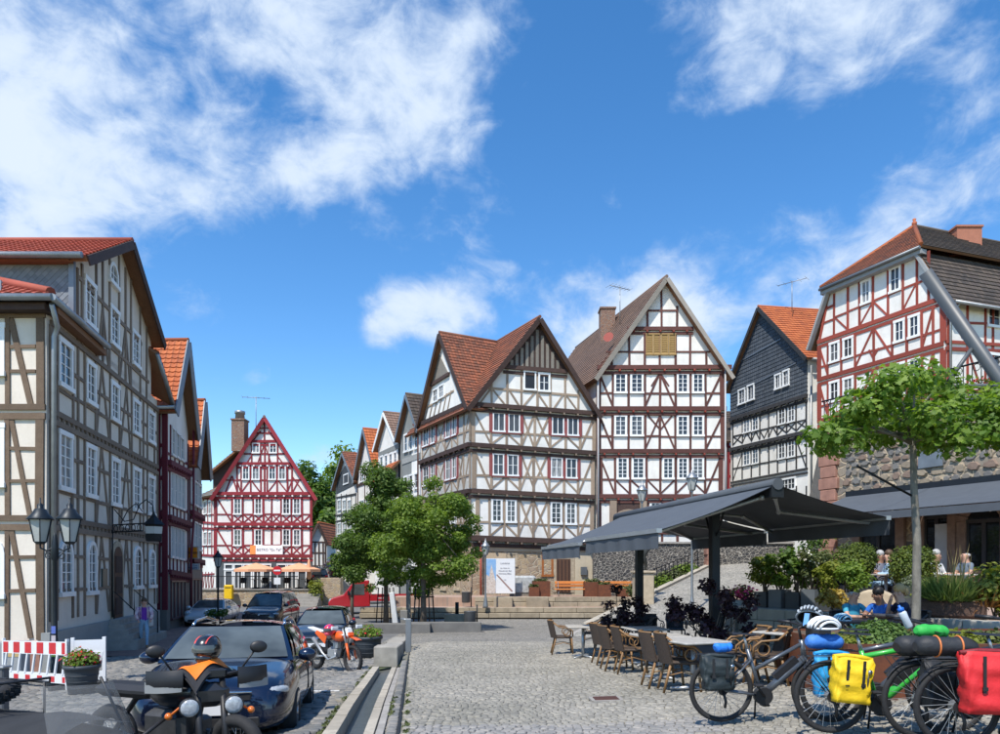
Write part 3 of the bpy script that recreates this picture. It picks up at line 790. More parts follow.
# ================================================================== L2 / L3: ox-red timbered shop houses in the shade
def shop_house(t, A, B, D, z0, ez, uf, za, roof, rows, shop, gl, side=None, xs=None):
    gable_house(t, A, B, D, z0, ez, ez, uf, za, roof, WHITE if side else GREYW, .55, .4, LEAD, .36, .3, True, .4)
    f = Fac(t, A, B, T_WINE, WINSH)
    xL, xR = xs
    for (tp, bt, rl, bays, wy) in rows:
        posts = [xL + (xR - xL) * k / len(bays) for k in range(len(bays) + 1)]
        f.storey(xL, xR, tp, bt, rl, posts, bays, .17, wy, 2, 2, .08)
        f.sill(xL, bt[0], xR, bt[1], .22, .25, T_WINE, 9)
    return f
T_WINE = m_timber('timber_wine_red', (.13, .014, .028), (.1, .015, .025), .5)
WINSH = M('window_shop_white', (.7, .72, .72), .5, var=.05)
t = L2 = thing('timber_house', 'wine-red framed shop house with orange tiled roof, next to the large beige house', 'house', (-15.5, 35, -1.5), world=True)
A2, B2 = ((165 - 500) / F * 32, 32.), ((188 - 500) / F * 38, 38.)
f = shop_house(t, A2, B2, (-9, .3), -1.8, 8.8, .5, 12.6, TILE_ORANGE,
    [((420, 444), (462, 473), (452, 464), ['.', 'w', 'w', 'w', '.'], (.02, 0)), ((467, 478), (517, 524.5), (503, 512), ['.', 'w', 'w', 'w', 'w', '.'], (.05, 0)),
     ((522, 529), (572, 576), (556, 561), ['.', 'w', 'w', 'w', 'w', '.'], (.05, 0))], None, None, True, (165.5, 187.5))
f.poly([(165, 573), (188, 577), (188, 632), (165, 640)], .1, M('shop_grey', (.16, .155, .145), .7), 'shopfront', .06)
for k in range(4):
    x = 169 + k * 3.6; f.win(x, 581, x + 3.4, 619 - k, 1, 1, .06, M('shop_frame', (.09, .03, .035), .5), dep=.12, glass=PANE)
fs = Fac(t, (A2[0] - 8, 32.25), A2, T_WINE)
for y in (446, 461, 478, 514, 545, 575): fs.line(150, y, 167, y, .22, .06)
for x in (158.5, 165.5): fs.line(x, 405, x, 610, .3, .07)
fs.line(157, 480, 165, 450, .16); fs.line(157, 530, 165, 505, .16)
MB().obox((A2[0] - 2, 31.95, -1.8), (2.1, 0, 0), (0, .3, 0), (0, 0, 3.3)).build('shop_pier', M('shop_grey', (.16, .155, .145), .7), t)
downpipe(t, [f.at(187.5, 430) + f.n * .3, f.at(187.5, 520) + f.n * .3, f.at(187, 560) + f.n * .2, f.at(187, 615) + f.n * .2], .06, T_WINE)
gutter(t, (A2[0] - 9, 31.7, 8.75), (A2[0] + .6, 31.6, 8.75), .09)
t = L3 = thing('timber_house', 'narrow wine-red framed house with grey-edged roof, farther along the shaded left row', 'house', (-17, 41, -1.5), world=True)
A3, B3 = ((189 - 500) / F * 38.2, 38.2), ((201.5 - 500) / F * 43, 43.)
f = shop_house(t, A3, B3, (-9, .3), -1.8, 7.3, .5, 11.0, TILE_ORANGE,
    [((474, 484), (512, 518), (503, 509), ['w', 'w', 'w'], (.1, 0)), ((516, 522), (560, 562), (548, 551), ['w', 'w', 'w'], (.1, 0))], None, None, None, (189.5, 201))
f.poly([(189, 565), (201.5, 566), (201.5, 618), (189, 630)], .1, M('shop_grey', (.16, .155, .145), .7), 'shopfront', .06)
for k in range(3):
    x = 190 + k * 3.4; f.win(x, 579, x + 3.2, 614 - k, 1, 1, .06, M('shop_frame', (.09, .03, .035), .5), dep=.12)
# shop signs on brackets
def hang_sign(name, label, px1, py1, px2, py2, Y, face, txt, tcol, rim):
    a, b = P(px1, py2, Y), P(px2, py1, Y); t = thing(name, label, 'sign', (a + b) / 2 + V((-.6, 0, 0)), world=True)
    c = (a + b) / 2; w, h = b.x - a.x, b.z - a.z
    MB().box(c, (w, .14, h)).build('sign_box', M(rim, (.35, .34, .32), .5), t)
    MB().box(c + V((0, -.075, 0)), (w * .88, .02, h * .84)).build('sign_face', face, t)
    MB().tube([c + V((-w / 2 - .7, 0, 0)), c + V((-w / 2, 0, 0))], .03, 6).build('sign_arm', IRON, t)
    for i, (s_, sz, dz) in enumerate(txt): text_mesh(s_, sz, tcol, 'lettering', t, c + V((0, -.09, dz)), (1, 0, 0), (0, 0, 1), bold=True)
hang_sign('hanging_sign', 'square orange shop sign projecting from the wine-red houses', 186, 546.5, 198.5, 559, 38.05, M('sign_orange', (.75, .24, .01), .4, var=.04), [('*', .35, .12), ('SONNEN', .16, -.02)], M('sign_dark', (.07, .03, .02), .5), 'sign_rim')
hang_sign('hanging_sign', 'pale blue oblong shop sign hanging below the orange sign', 186, 563.5, 199.5, 570, 38.05, M('sign_pale', (.45, .52, .58), .4, var=.04), [('Dr. med. Praxis', .09, .07), ('BRILLEN', .15, -.07)], M('sign_blue', (.04, .07, .14), .5), 'sign_rim')
# ================================================================== R1: white house with bright red frame at the end of the street
z0 = -1.6
t = R1 = thing('timber_house', 'white gabled house with bright red timber frame and bistro, at the end of the street', 'house', (-19.4, 60, -1.2), world=True)
A = ((215 - 500) / F * 59, 59.); B = ((312 - 500) / F * 59, 59.)
gable_house(t, A, B, (-3.3, 11), z0, 7.75, 7.75, .508, 13.95, TILE_BROWN, WHITE, .35, .55, T_RED, .33, .25, vw=.3)
f = Fac(t, A, B, T_RED)
# oblique left wall
A0 = ((199 - 500) / F * 62.5, 62.5)
MB().prism([V((A0[0], A0[1], z0)), V((A[0], A[1] + .02, z0)), V((A[0] - .5, 66, z0)), V((A0[0], 66.5, z0))], V((0, 0, 7.75 - z0))).build('wall', WHITE, t)
fl = Fac(t, A0, (A[0], A[1] + .02), T_RED)
roof_slope(t, V((A0[0] - .4, A0[1] - .5, 7.6)), V((A[0] + .1, A[1] - .35, 7.6)), V((A[0] + 1.2, 61, 9.6)), V((A0[0] + 2.5, 64.5, 9.6)), m_tiles('tiles_grey', [(.2, .19, .17), (.26, .25, .22)], .3), .3, .3)
for y in (499, 523, 529, 556): fl.line(199.5, y - 1, 214.5, y, .24, .07)
for x in (200, 204, 208, 212, 214.3): fl.line(x, 495, x, 556, .16)
for y in (515, 546): fl.line(199.5, y, 214.5, y, .15, .04)
for x in (204.5, 209): fl.win(x, 501, x + 3, 514, 2, 2, .06); fl.win(x, 532, x + 3, 545, 2, 2, .06)
for x in range(200, 215, 3): fl.line(x, 572, x, 595, .1)
fl.line(199.5, 575, 214.5, 574, .15); fl.line(199.5, 596, 214.5, 595, .2)
for k in range(5): fl.line(200 + k * 3, 595, 202 + k * 3, 576, .1, .035)
# gable storeys
f.line(264.5, 422, 264.5, 441, .16); f.line(256.5, 433, 272, 433, .15); f.line(259.5, 428.5, 269, 428.5, .13)
f.line(253.5, 440, 261, 431, .13, .035); f.line(268, 431, 275.5, 440, .13, .037)
f.sill(250.5, 441.5, 279, 441.5, .22, .12, T_RED)
f.line(264.5, 442, 264.5, 463, .16); f.line(264.5, 444, 258.5, 462, .12, .03); f.line(264.5, 444, 270.5, 462, .12, .032)
for x in (251.5, 260.5, 269, 277.5): f.line(x, 442, x, 463, .15)
f.line(244, 454, 285, 454, .15, .04); f.line(252, 455, 247, 463, .12, .03); f.line(277, 455, 283, 463, .12, .03)
for x in (252, 269): f.win(x + .4, 443, x + 8, 453, 2, 2, .08)
f.sill(237.5, 463.8, 291.5, 463.8, .24, .14, T_RED, 8, M('white_paint', (.8, .8, .78), .6))
f.storey(222, 306, (465, 465), (493, 493), (480, 480), [237, 241.2, 250.8, 261, 264.5, 267.5, 277.3, 287.3, 292], ['.\\', 'w/', 'w\\', '.', '.', 'w/', 'w\\', './'], .17, (.0, .02), 2, 2, .09)
f.line(226, 492, 232, 476, .14, .035); f.line(232, 476, 237, 492, .14, .03); f.line(222, 480, 237, 480, .14); f.line(292, 480, 306, 480, .14); f.line(303, 492, 292, 476, .14, .035); f.line(293, 492, 299, 481, .14, .03)
f.sill(213.5, 493.8, 314, 493.8, .27, .2, T_RED, 12, M('white_paint', (.8, .8, .78), .6))
PS = [216, 232.4, 243, 253.3, 263.6, 272, 281.2, 291.7, 302, 311]
for (tp, bt, rl) in ((496.5, 523.5, 514.3), (528, 555.5, 545.6)):
    f.storey(216, 311, (tp, tp), (bt, bt), (rl, rl), PS, ['F\\', 'wX', '.X', 'wX', '.X', '.X', 'wX', 'wX', './'], .18, (.06, .0), 2, 3, .1, postw=.26)
f.sill(214, 524.3, 313, 524.3, .27, .2, T_RED, 12, M('white_paint', (.8, .8, .78), .6))
f.sill(214, 556.2, 313, 556.2, .27, .2, T_RED, 12, M('white_paint', (.8, .8, .78), .6))
f.poly([(216, 560), (312, 560), (312, 600), (216, 600)], .1, M('shop_slate', (.07, .08, .09), .6), 'shopfront', .05)
for (a, b, n) in ((224.5, 272, 5), (277, 307.5, 3)):
    w = (b - a) / n
    for k in range(n):
        f.win(a + k * w + .3, 564, a + (k + 1) * w - .3, 569.5, 1, 1, .08, dep=.14); f.win(a + k * w + .3, 570, a + (k + 1) * w - .3, 593.5, 2 if k % 2 else 1, 1, .11, dep=.14)
# sign board on the front
sb = MB(); q = f.at(251, 550) + f.n * .16; q2 = f.at(283.5, 550) + f.n * .16; h = .37
sb.obox(q - V((0, 0, h)), q2 - q, V((0, 0, h * 2)), f.n * .06); sbo = sb.build('sign_board', M('sign_white', (.85, .84, .82), .5, var=.03), t)
q3 = f.at(256.5, 550) + f.n * .16
MB().obox(q - V((0, 0, h)) + f.n * .065, q3 - q, V((0, 0, h * 2)), f.n * .01).build('logo_square', M('sign_orange2', (.85, .30, .08), .5, var=.05), sbo)
text_mesh('BISTRO "Gu Taf"', .29, M('sign_text', (.25, .27, .33), .6), 'lettering', t, (q3 + q2) / 2 + f.n * .075, f.U, UP)
chimney(t, P(240, 452, 63) , (1.1, 1.1), 2.7, BRICK)
mb = MB(); c = P(240, 452, 63); mb.lathe(c + V((0, 0, 2.8)), [(.42, 0), (.38, .5), (.45, .52), (.45, .75), (.3, .8)], 12); mb.build('flue', ZINC, t)
# dark boarded rear gable and shed roof
mb = MB(); mb.prism([P(213, 492, 64), P(213, 474, 64), P(246, 447, 64), P(246, 492, 64)], V((0, 1.2, 0))); mb.build('boarding', T_DARK, t)
roof_slope(t, P(209, 474, 63.4), P(209, 474, 63.4) + V((0, 2.5, 0)), P(249, 441, 63.4) + V((0, 2.5, 0)), P(249, 441, 63.4), TILE_DARK, .3, .3)
antenna(t, P(256, 432, 61), 3.0, .25, 2.2, 6)
# stone terrace under the bistro
t = thing('bistro_terrace', 'rubble-stone terrace in front of the red framed bistro', 'terrace', (-19, 56.5, -1.2), world=True)
ta, tb, tz = -24.8, -13.9, .05
MB().obox((ta, 55.6, -1.7), (tb - ta, 0, 0), (0, 3.4, 0), (0, 0, tz + 1.7)).build('wall', STONE_WARM, t)
MB().obox((ta - .05, 55.5, tz), (tb - ta + .1, 0, 0), (0, 3.45, 0), (0, 0, .08)).build('slab', GREYST, t)
mb = MB(); 
for k in range(46): mb.tube([(ta + .1 + k * .2, 55.6, tz + .08), (ta + .1 + k * .2, 55.6, tz + 1.05)], .014, 4)
mb.tube([(ta + .1, 55.6, tz + 1.05), (ta + 9.2, 55.6, tz + 1.05)], .03, 6); mb.build('railing', IRON, t)
for k in range(5): MB().obox((-15.6, 55.55 - .3 * (k + 1), -1.7), (1.8, 0, 0), (0, .35, 0), (0, 0, 1.7 - .22 * (k + 1))).build('step', GREYST, t)

# ================================================================== C1..C4: receding row up the street, B5 corner house
def cp(s_): return V((-5.9 - .471 * s_, 54.3 + .882 * s_, 0))
CD = V((.882, .471, 0))
def crow(label, s0, s1, ez, za, roof, wall, verge, uf=.5, z0=-1.3, course=.36, depth=9):
    c = cp((s0 + s1) / 2); t = thing('row_house', label, 'house', (c.x, c.y, z0), world=True, group='houses up the side street')
    gable_house(t, cp(s1), cp(s0), CD * depth, z0, ez, ez, uf, za, roof, wall, .4, .45, verge, course, .28)
    return t, Fac(t, cp(s1), cp(s0), T_BLACK)
SLATE_G = m_plaster('slate_wall_grey', (.24, .255, .25), (.15, .15, .14), .4)
t, f = crow('grey slate-hung house beside the white corner house', .2, 4.6, 12.3, 15.2, TILE_DARK, SLATE_G, LEAD)
for (y1, y2) in ((434, 452), (476, 492), (510, 526)):
    for k in range(3): f.win(404.5 + k * 5.2, y1 - k * 1.6, 408.3 + k * 5.2, y2 - k * 1.6, 1, 2, .12)
f.line(402.5, 462, 421, 455, .5, .05, GREYW); f.line(402.5, 500, 421, 496, .4, .05, GREYW)
t, f = crow('white and slate house with brown tiled dormer roof up the side street', 5.2, 10.2, 12.3, 14.8, TILE_BROWN, WHITE, WINW)
f.line(379, 455, 399, 446, .5, .06, SLATE_G)
for (y1, y2) in ((456, 470), (486, 500), (515, 530)):
    for k in range(4): f.win(380.5 + k * 4.6, y1 - k * 1.5, 383.6 + k * 4.6, y2 - k * 1.5, 1, 2, .12)
q = [cp(5.1) + V((0, 0, 8.5)), cp(5.1) + V((0, 0, 12.4))]
MB().obox(cp(5.15) + V((0, 0, 7.5)), CD * 8, V((.471, -.882, 0)) * .08, V((0, 0, 4.9))).build('slate_side', SLATE_W, t)
antenna(t, cp(6) + CD * 3 + V((0, 0, 14.0)), 2.6, .4, 1.0, 5)
mb = MB(); c = cp(6.5) + CD * 3.2 + V((0, 0, 15.2)); mb.lathe(c, [(.0, 0), (.3, .06), (.5, .2)], 14, axis=(-.6, -.6, .5)); mb.build('satellite_dish', ZINC, t)
t, f = crow('white gabled house with bright orange roof up the side street', 10.4, 16.4, 10.2, 14.4, TILE_ORANGE, WHITE, LEAD)
f.tim = T_DARK
for (y1, y2) in ((462, 474), (492, 507), (520, 534)):
    for k in range(3): f.win(360 + k * 6, y1 + 8 - k * 2, 364.5 + k * 6, y2 + 8 - k * 2, 2, 2, .1)
for y in (478, 512): f.line(357, y + 8, 379, y, .25, .08)
for x in (358, 365, 371, 378): f.line(x, 470, x, 545, .18)
t, f = crow('farthest white half-timbered house with slate gable and half-hipped red roof', 16.6, 24, 10.2, 13.2, TILE_OLD, WHITE, LEAD)
f.poly([(336.5, 494), (337.5, 480), (345, 466), (350, 463), (356.5, 484)], .06, SLATE_W, 'slate_gable', .05)
f.win(344, 474, 349, 484, 2, 2, .1)
for y in (496, 514, 520, 540): f.line(336.5, y + 2, 356.5, y - 2, .22, .06)
for x in (337, 341.5, 346.5, 351.5, 356): f.line(x, 494, x, 560, .18)
for k in range(3): f.win(338 + k * 5, 523, 341.5 + k * 5, 534, 2, 2, .08); f.win(338 + k * 5, 500, 341.5 + k * 5, 510, 2, 2, .08)
# pale porch roof with orange tiles in front of the row
t = thing('side_house', 'low house with orange tiled lean-to roof between the grey row houses', 'house', cp(5.2) + V((-.5, -1, -1.2)), group='houses up the side street', world=True)
MB().obox(cp(7.2) + V((0, 0, -1.3)) - CD * 1.3, cp(4.7) - cp(7.2), CD * 1.2, V((0, 0, 10))).build('wall', WHITE, t)
roof_slope(t, cp(7.4) - CD * 1.8 + V((0, 0, 8.6)), cp(4.5) - CD * 1.8 + V((0, 0, 8.6)), cp(4.5) + V((0, 0, 10.4)), cp(7.4) + V((0, 0, 10.4)), TILE_ORANGE, .3, .28)
fx = Fac(t, cp(7.2) - CD * 1.3, cp(4.7) - CD * 1.3, T_BLACK)
for k in range(2): fx.winu(.3 + k * 1.2, 1.2 + k * 1.2, 5.6, 7.4, 2, 2, .12); fx.winu(.3 + k * 1.2, 1.2 + k * 1.2, 2.2, 4.0, 2, 2, .12)

# ---- B5
t = B5 = thing('timber_house', 'white corner house with tan timbers, plank gable and stone ground floor', 'house', (0, 49, -1), world=True)
A = V((-1.96, 47, 0)); B = V((6.3, 48.9, 0)); Lf = V((-5.9, 54.3, 0)); z0 = -1.5
gable_house(t, A, B, (-3.94 * 1.25, 7.3 * 1.25), z0, 12.35, 12.3, .533, 18.2, TILE_OLD, WHITE, .45, .55, T_DARK, .3, .24, vw=.34)
gable_house(t, Lf, A, (7.3 * .75, 3.94 * .75), z0, 12.4, 12.4, .5, 18.1, TILE_OLD, WHITE, .4, .5, T_DARK, .3, .24, vw=.34, sag=.12)
f = Fac(t, A, B, T_TAN)
# gable
pl = MB(); f.poly([(503, 366), (571, 372), (539.5, 323)], .05, T_DARK, 'gable_backing', .02)
for k in range(12):
    x = 506.5 + k * 5.1; yb = 365 + (x - 504) * .09
    top = 326 + abs(x - 538) * (1.18 if x < 538 else 1.62) + 3
    if yb - top > 3: f.line(x, top, x, yb, .2, .06, BOARD, 'plank')
f.sill(503, 367, 567, 372, .26, .16, T_DARK)
f.line(488, 388, 580, 396, .17, .045)
for x, y in ((491.5, 378), (507, 368), (521.5, 370), (537, 372), (550.5, 373), (565, 375), (578, 390)): f.line(x, y, x, 403 + (x - 470) * .075, .18)
for (x1, x2, c) in ((480, 491, '/'), (493, 505, '\\'), (523, 535, '/'), (510, 519, '\\'), (538, 548, '\\'), (553, 563, '/'), (567, 577, '\\')):
    ya, yb = 389.5 + (x1 - 490) * .087, 403 + (x1 - 470) * .075
    f.line(x1, yb if c == '/' else ya, x2, ya if c == '/' else yb, .15, .035)
f.win(523.5, 371, 536, 390, 1, 1, .1, glass=m_glass('dark_opening', (.008, .008, .01), .4)); f.win(538, 373, 550, 391.5, 2, 2, .12)
f.sill(471, 404.5, 597, 414, .28, .25, T_DARK, 9, T_BROWN)
PS = [473, 491, 506.5, 521.5, 535, 550, 565.5, 580, 594]
f.storey(471, 594, (409, 417), (443, 451), (431, 437.5), PS, ['F\\', 'w/', 'w\\', 'F/', 'F\\', 'w/', 'w\\', 'F/'], .2, (.08, .04), 2, 1, .08, casing=WINRED, postw=.34)
f.line(521.5, 414, 535, 450, .17, .03); f.line(535, 447, 550, 415, .17, .03)
f.sill(471, 445, 595, 453.5, .28, .25, T_DARK, 9, T_BROWN)
PS2 = [474.5, 491, 505.5, 520, 533.5, 549, 564, 578.5, 592.5]
f.storey(471, 594, (450, 458), (488, 495), (475, 480), PS2, ['F\\', 'w/', 'w\\', 'F/', 'F\\', 'w/', 'w\\', 'F/'], .2, (.08, .04), 2, 2, .08, casing=WINRED, postw=.36)
f.line(521, 454, 533.5, 488, .17, .03); f.line(533.5, 486, 548, 455, .17, .03)
f.sill(471, 491, 594, 497.5, .28, .25, T_DARK, 9, T_BROWN)
PS3 = [478, 489.5, 504, 518, 533, 548.5, 563.5, 578, 592]
f.storey(471, 594, (496, 502), (535.5, 540), (522, 526), PS3, ['.', 'w/', 'w\\', 'F/', 'F\\', 'w/', 'w\\', 'F/'], .2, (.05, .03), 2, 4, .13, postw=.36)
f.line(519, 499, 533, 536, .17, .03); f.line(533, 534, 548, 501, .17, .03)
f.sill(471, 538, 594, 543, .34, .45, T_DARK, 9, T_BROWN)
# ground floor: stone
f.poly([(471, 545), (596, 548), (596, 604), (471, 604)], .1, STONE_WARM, 'stone_base', .06)
f.poly([(471, 546), (596, 549), (596, 553), (471, 551)], .1, OCHRE, 'lintel', .12)
f.poly([(485, 553), (506, 553), (506, 590), (485, 590)], .1, OCHRE, 'plaster_panel', .08)
f.win(508, 553, 517, 566, 1, 1, .1, SANDST); f.win(541.5, 551, 553, 576, 2, 2, .14, M('orange_wood', (.35, .12, .03), .5), transom=.62)
f.poly([(553.5, 556), (574, 557), (574, 593), (553.5, 592)], .1, SANDST, 'door_surround', .09)
dq = f.poly([(556, 559), (570, 559), (570, 592.5), (556, 592)], .05, WOODDK, 'door', .12)
for k in range(4): f.line(557.5 + k * 3.6, 560, 557.5 + k * 3.6, 591, .06, .15, T_DARK, 'door_plank')
f.poly([(574.5, 552), (592, 553), (592, 596), (574.5, 595)], .1, m_plaster('plaster_sand', (.6, .52, .38)), 'plaster_panel', .09)
f.poly([(580, 567), (586, 567), (586, 575), (580, 575)], .12, LEAD, 'letter_box', .24)
downpipe(t, [f.at(596, 414) + f.n * .35, f.at(596, 600) + f.n * .35], .07, T_OX); downpipe(t, [f.at(480, 541) + f.n * .3, f.at(480, 597) + f.n * .3], .06, M('red_pipe', (.4, .07, .05), .6))
# left face
fl = Fac(t, Lf, A, T_TAN)
def ly(yl, yr): return (yl, yr)
fl.sill(421, 425, 471, 403, .28, .25, T_DARK, 10); fl.sill(421, 463, 471, 444.5, .28, .25, T_DARK, 10); fl.sill(421, 501, 471, 491, .28, .25, T_DARK, 10); fl.sill(421, 545, 471, 538, .3, .3, T_DARK, 10)
LP = [422.5, 430.5, 436.5, 445.5, 452, 458, 464, 470]
fl.storey(422, 470, (430, 408), (459, 441), (448, 430), LP, ['w/', 'w\\', 'FX', 'w/', 'w\\', '.', 'F/'], .19, (.0, .02), 2, 1, .08, casing=WINRED)
fl.storey(422, 470, (468, 449), (497, 488), (487, 475), LP, ['w/', 'w\\', 'FX', 'w/', 'w\\', 'FX', 'F/'], .19, (.0, .02), 2, 2, .08, casing=WINRED)
fl.storey(422, 470, (506, 496), (541, 535), (528, 522), LP, ['w/', 'w\\', 'FX', 'w/', 'w\\', 'FX', 'F/'], .19, (.0, .02), 2, 3, .1)
fl.poly([(421.5, 548), (471, 546), (471, 605), (421.5, 600)], .1, STONE_WARM, 'stone_base', .05)
for x in (441, 455): fl.win(x, 562, x + 6, 590, 1, 2, .25, SANDST)
fl.poly([(430, 386), (449, 374), (438, 351)], .06, BOARD, 'gable_boards', .05)
fl.line(428, 387.5, 450, 373.5, .28, .15, T_DARK); fl.line(425, 409, 454, 391, .15)
for k in range(6): fl.line(428.5 + k * 4.6, 405 - k * 2.9, 424.5 + k * 4.6, 422 - k * 2.2, .13)
fl.win(433.5, 389, 438.3, 402, 2, 2, .08); fl.win(439.3, 385, 444.3, 398, 2, 2, .08)
downpipe(t, [fl.at(419, 425) + fl.n * .5, fl.at(421, 430) + fl.n * .25, fl.at(421, 595) + fl.n * .25], .06, T_OX)
mb = MB(); mb.ell(P(505, 348, 53), (.55, .3, .55), 12, 8); mb.build('satellite_dish', WINW, t)
chimney(t, P(511, 350, 54), (.7, .7), .9, BRICK)

# ---- B6
t = B6 = thing('timber_house', 'tall white gabled house with ox-red timbers and small wooden shutters', 'house', (10.8, 47, 0), world=True)
A = V((6.66, 48.9, 0)); B = V((15.22, 48.9, 0))
gable_house(t, A, B, (-.285 * 15, 15), -1.3, 14.87, 14.97, .518, 21.2, TILE_BROWN, WHITE, .5, .6, M('verge_grey', (.3, .27, .23), .8), .3, .25, vw=.3)
f = Fac(t, A, B, T_OX)
f.line(661.5, 288, 661.5, 328, .17); f.line(647, 311, 677, 311, .16)
for x, y in ((647.5, 304), (677, 306)): f.line(x, y, x, 328, .17)
f.sill(627, 329, 693, 329, .24, .16, T_OX, 5, T_RUST)
for x, y in ((612, 353), (629, 333), (645, 333), (659.5, 333), (675.5, 333), (690, 333), (706, 352)): f.line(x, y, x, 366, .18)
f.line(606, 352, 645, 352, .16, .04); f.line(676, 352, 712, 352, .16, .04)
f.line(600, 366, 612, 352, .15, .03); f.line(713, 352, 722, 365, .15, .03)
for k in range(4):
    x = 645.8 + k * 7.6; o = f.win(x, 334, x + 7, 354.5, 1, 1, .05, M('shutter_wood', (.42, .27, .10), .7), glass=M('shutter_slats', (.36, .23, .085), .8, vs=8)) 
    mb = MB()
    for j in range(9): q = f.pt(f.u(x) + .07, f.at(x, 353 - j * 2).z - .04, .02); mb.obox(q, f.U * (f.u(x + 7) - f.u(x) - .14), V((0, 0, .07)), f.n * .03)
    mb.build('louvre', M('shutter_wood', (.42, .27, .10), .7), o)
f.sill(597, 368, 731, 367.5, .28, .22, T_OX, 9, T_RUST)
P6 = [599, 612.5, 628.5, 645, 660, 675, 690.3, 705.5, 722]
B6b = ['F\\', 'w', 'w', 'F/', 'F\\', 'w', 'w', 'F/']
f.storey(598, 724, (373, 373), (407, 407), (393.5, 393.5), P6, B6b, .19, (.0, .02), 2, 4, .13, postw=.36)
f.line(659, 374, 651, 386, .14, .03); f.line(661, 374, 669, 386, .14, .03)
f.sill(597, 409, 726, 409, .28, .22, T_OX, 9, T_RUST)
f.storey(598, 724, (415, 415), (449, 449), (436.5, 436.5), P6, B6b, .19, (.0, .02), 2, 4, .13, postw=.36)
f.line(648, 416, 660, 430, .14, .03); f.line(672, 416, 660, 430, .14, .03)
f.sill(597, 451.5, 725, 451.5, .28, .22, T_OX, 9, T_RUST)
P64 = [600, 615, 630, 646.5, 660.5, 675.5, 690, 705.5, 721]
f.storey(598, 722, (457, 457), (494, 494), (479.5, 479.5), P64, ['F\\', 'w\\', 'w\\', '.\\', 'w/', 'w/', 'w\\', 'F/'], .19, (.0, .02), 2, 5, .13, postw=.36)
f.sill(597, 496.5, 723, 496.5, .28, .22, T_OX, 9, T_RUST)
for x in (600, 611, 648, 662, 677, 692, 706, 720): f.line(x, 501, x, 552, .2)
for k in range(5): f.win(649.5 + k * 14.5, 501.5, 661 + k * 14.5, 517, 2, 2, .14); f.win(649.5 + k * 14.5, 519, 661 + k * 14.5, 530, 2, 2, .14)
f.poly([(611, 501), (646, 501), (646, 556), (611, 556)], .1, T_DARK, 'portal_backing', .05)
for x in (613, 643): f.line(x, 501, x, 556, .45, .2, T_TAN, 'portal_post')
mb = MB(); c = f.at(628, 522); r_ = .85
for k in range(10):
    a0, a1 = math.pi * k / 10, math.pi * (k + 1) / 10; q = [c + f.U * (math.cos(a) * rr_) + V((0, 0, math.sin(a) * rr_ * .8)) + f.n * .1 for a, rr_ in ((a0, r_), (a0, r_ + .22), (a1, r_ + .22), (a1, r_))]
    mb.prism(q, f.n * .15)
mb.build('portal_arch', T_TAN, t)
f.poly([(616.5, 521), (639.5, 521), (639.5, 556), (616.5, 556)], .05, WOODDK, 'door', .1)
f.line(598, 533, 723, 533, .2, .1)
downpipe(t, [f.at(597.5, 376) + f.n * .3, f.at(597.5, 545) + f.n * .3], .07, M('pipe_grey', (.4, .4, .4), .5)); downpipe(t, [f.at(724, 370) + f.n * .3, f.at(724, 545) + f.n * .3], .06, M('pipe_grey', (.4, .4, .4), .5))
c = P(607, 332, 55); chimney(t, c + V((0, 0, -1.0)), (1.1, 1.1), 2.6, BRICK)
antenna(t, P(620, 325, 52), 2.8, .5, 1.8, 7)
mb = MB(); mb.lathe(P(609, 338, 49.5), [(0, 0), (.25, .05), (.36, .14)], 14, axis=(-.5, -1, .3)); mb.build('satellite_dish', M('dish_orange', (.28, .05, .035), .7), t)
# sliver of a red framed house in the gap
t = thing('timber_house', 'narrow strip of a bright red framed house between the ox-red and the slate-gabled house', 'house', (18.5, 59, 0), world=True)
A = V((16.4, 61, 0)); B = V((21.5, 61, 0))
MB().obox((16.4, 61, -1), (5, 0, 0), (0, 5, 0), (0, 0, 13)).build('wall', WHITE, t)
roof_slope(t, (16, 60.6, 12.3), (21.8, 60.6, 12.3), (21.8, 64, 15.6), (16, 64, 15.6), TILE_DARK, .3, .25)
f = Fac(t, A, B, T_RED)
for y in (447, 461, 476, 489): f.line(722, y, 733, y, .25)
for x in (724.5, 728, 731.5): f.line(x, 440, x, 510, .3)
f.line(723, 450, 731, 462, .2, .03)
downpipe(t, [f.at(725.5, 440) + f.n * .2, f.at(725.5, 520) + f.n * .2], .06)

# ---- B7 slate gabled house
t = B7 = thing('timber_house', 'black-framed white house with dark slate gable and orange roof', 'house', (21, 55, 2), world=True)
A = V((731. - 500, 0, 0)); A = V(((731 - 500) / F * 60, 60, 0)); B = V(((808 - 500) / F * 51, 51, 0))
gable_house(t, A, B, (13, 2.2), -1, 16.75, 16.75, .45, 21.9, TILE_ORANGE, WHITE, .4, .5, T_BLACK, .34, .28, vw=.3)
f = Fac(t, A, B, T_BLACK)
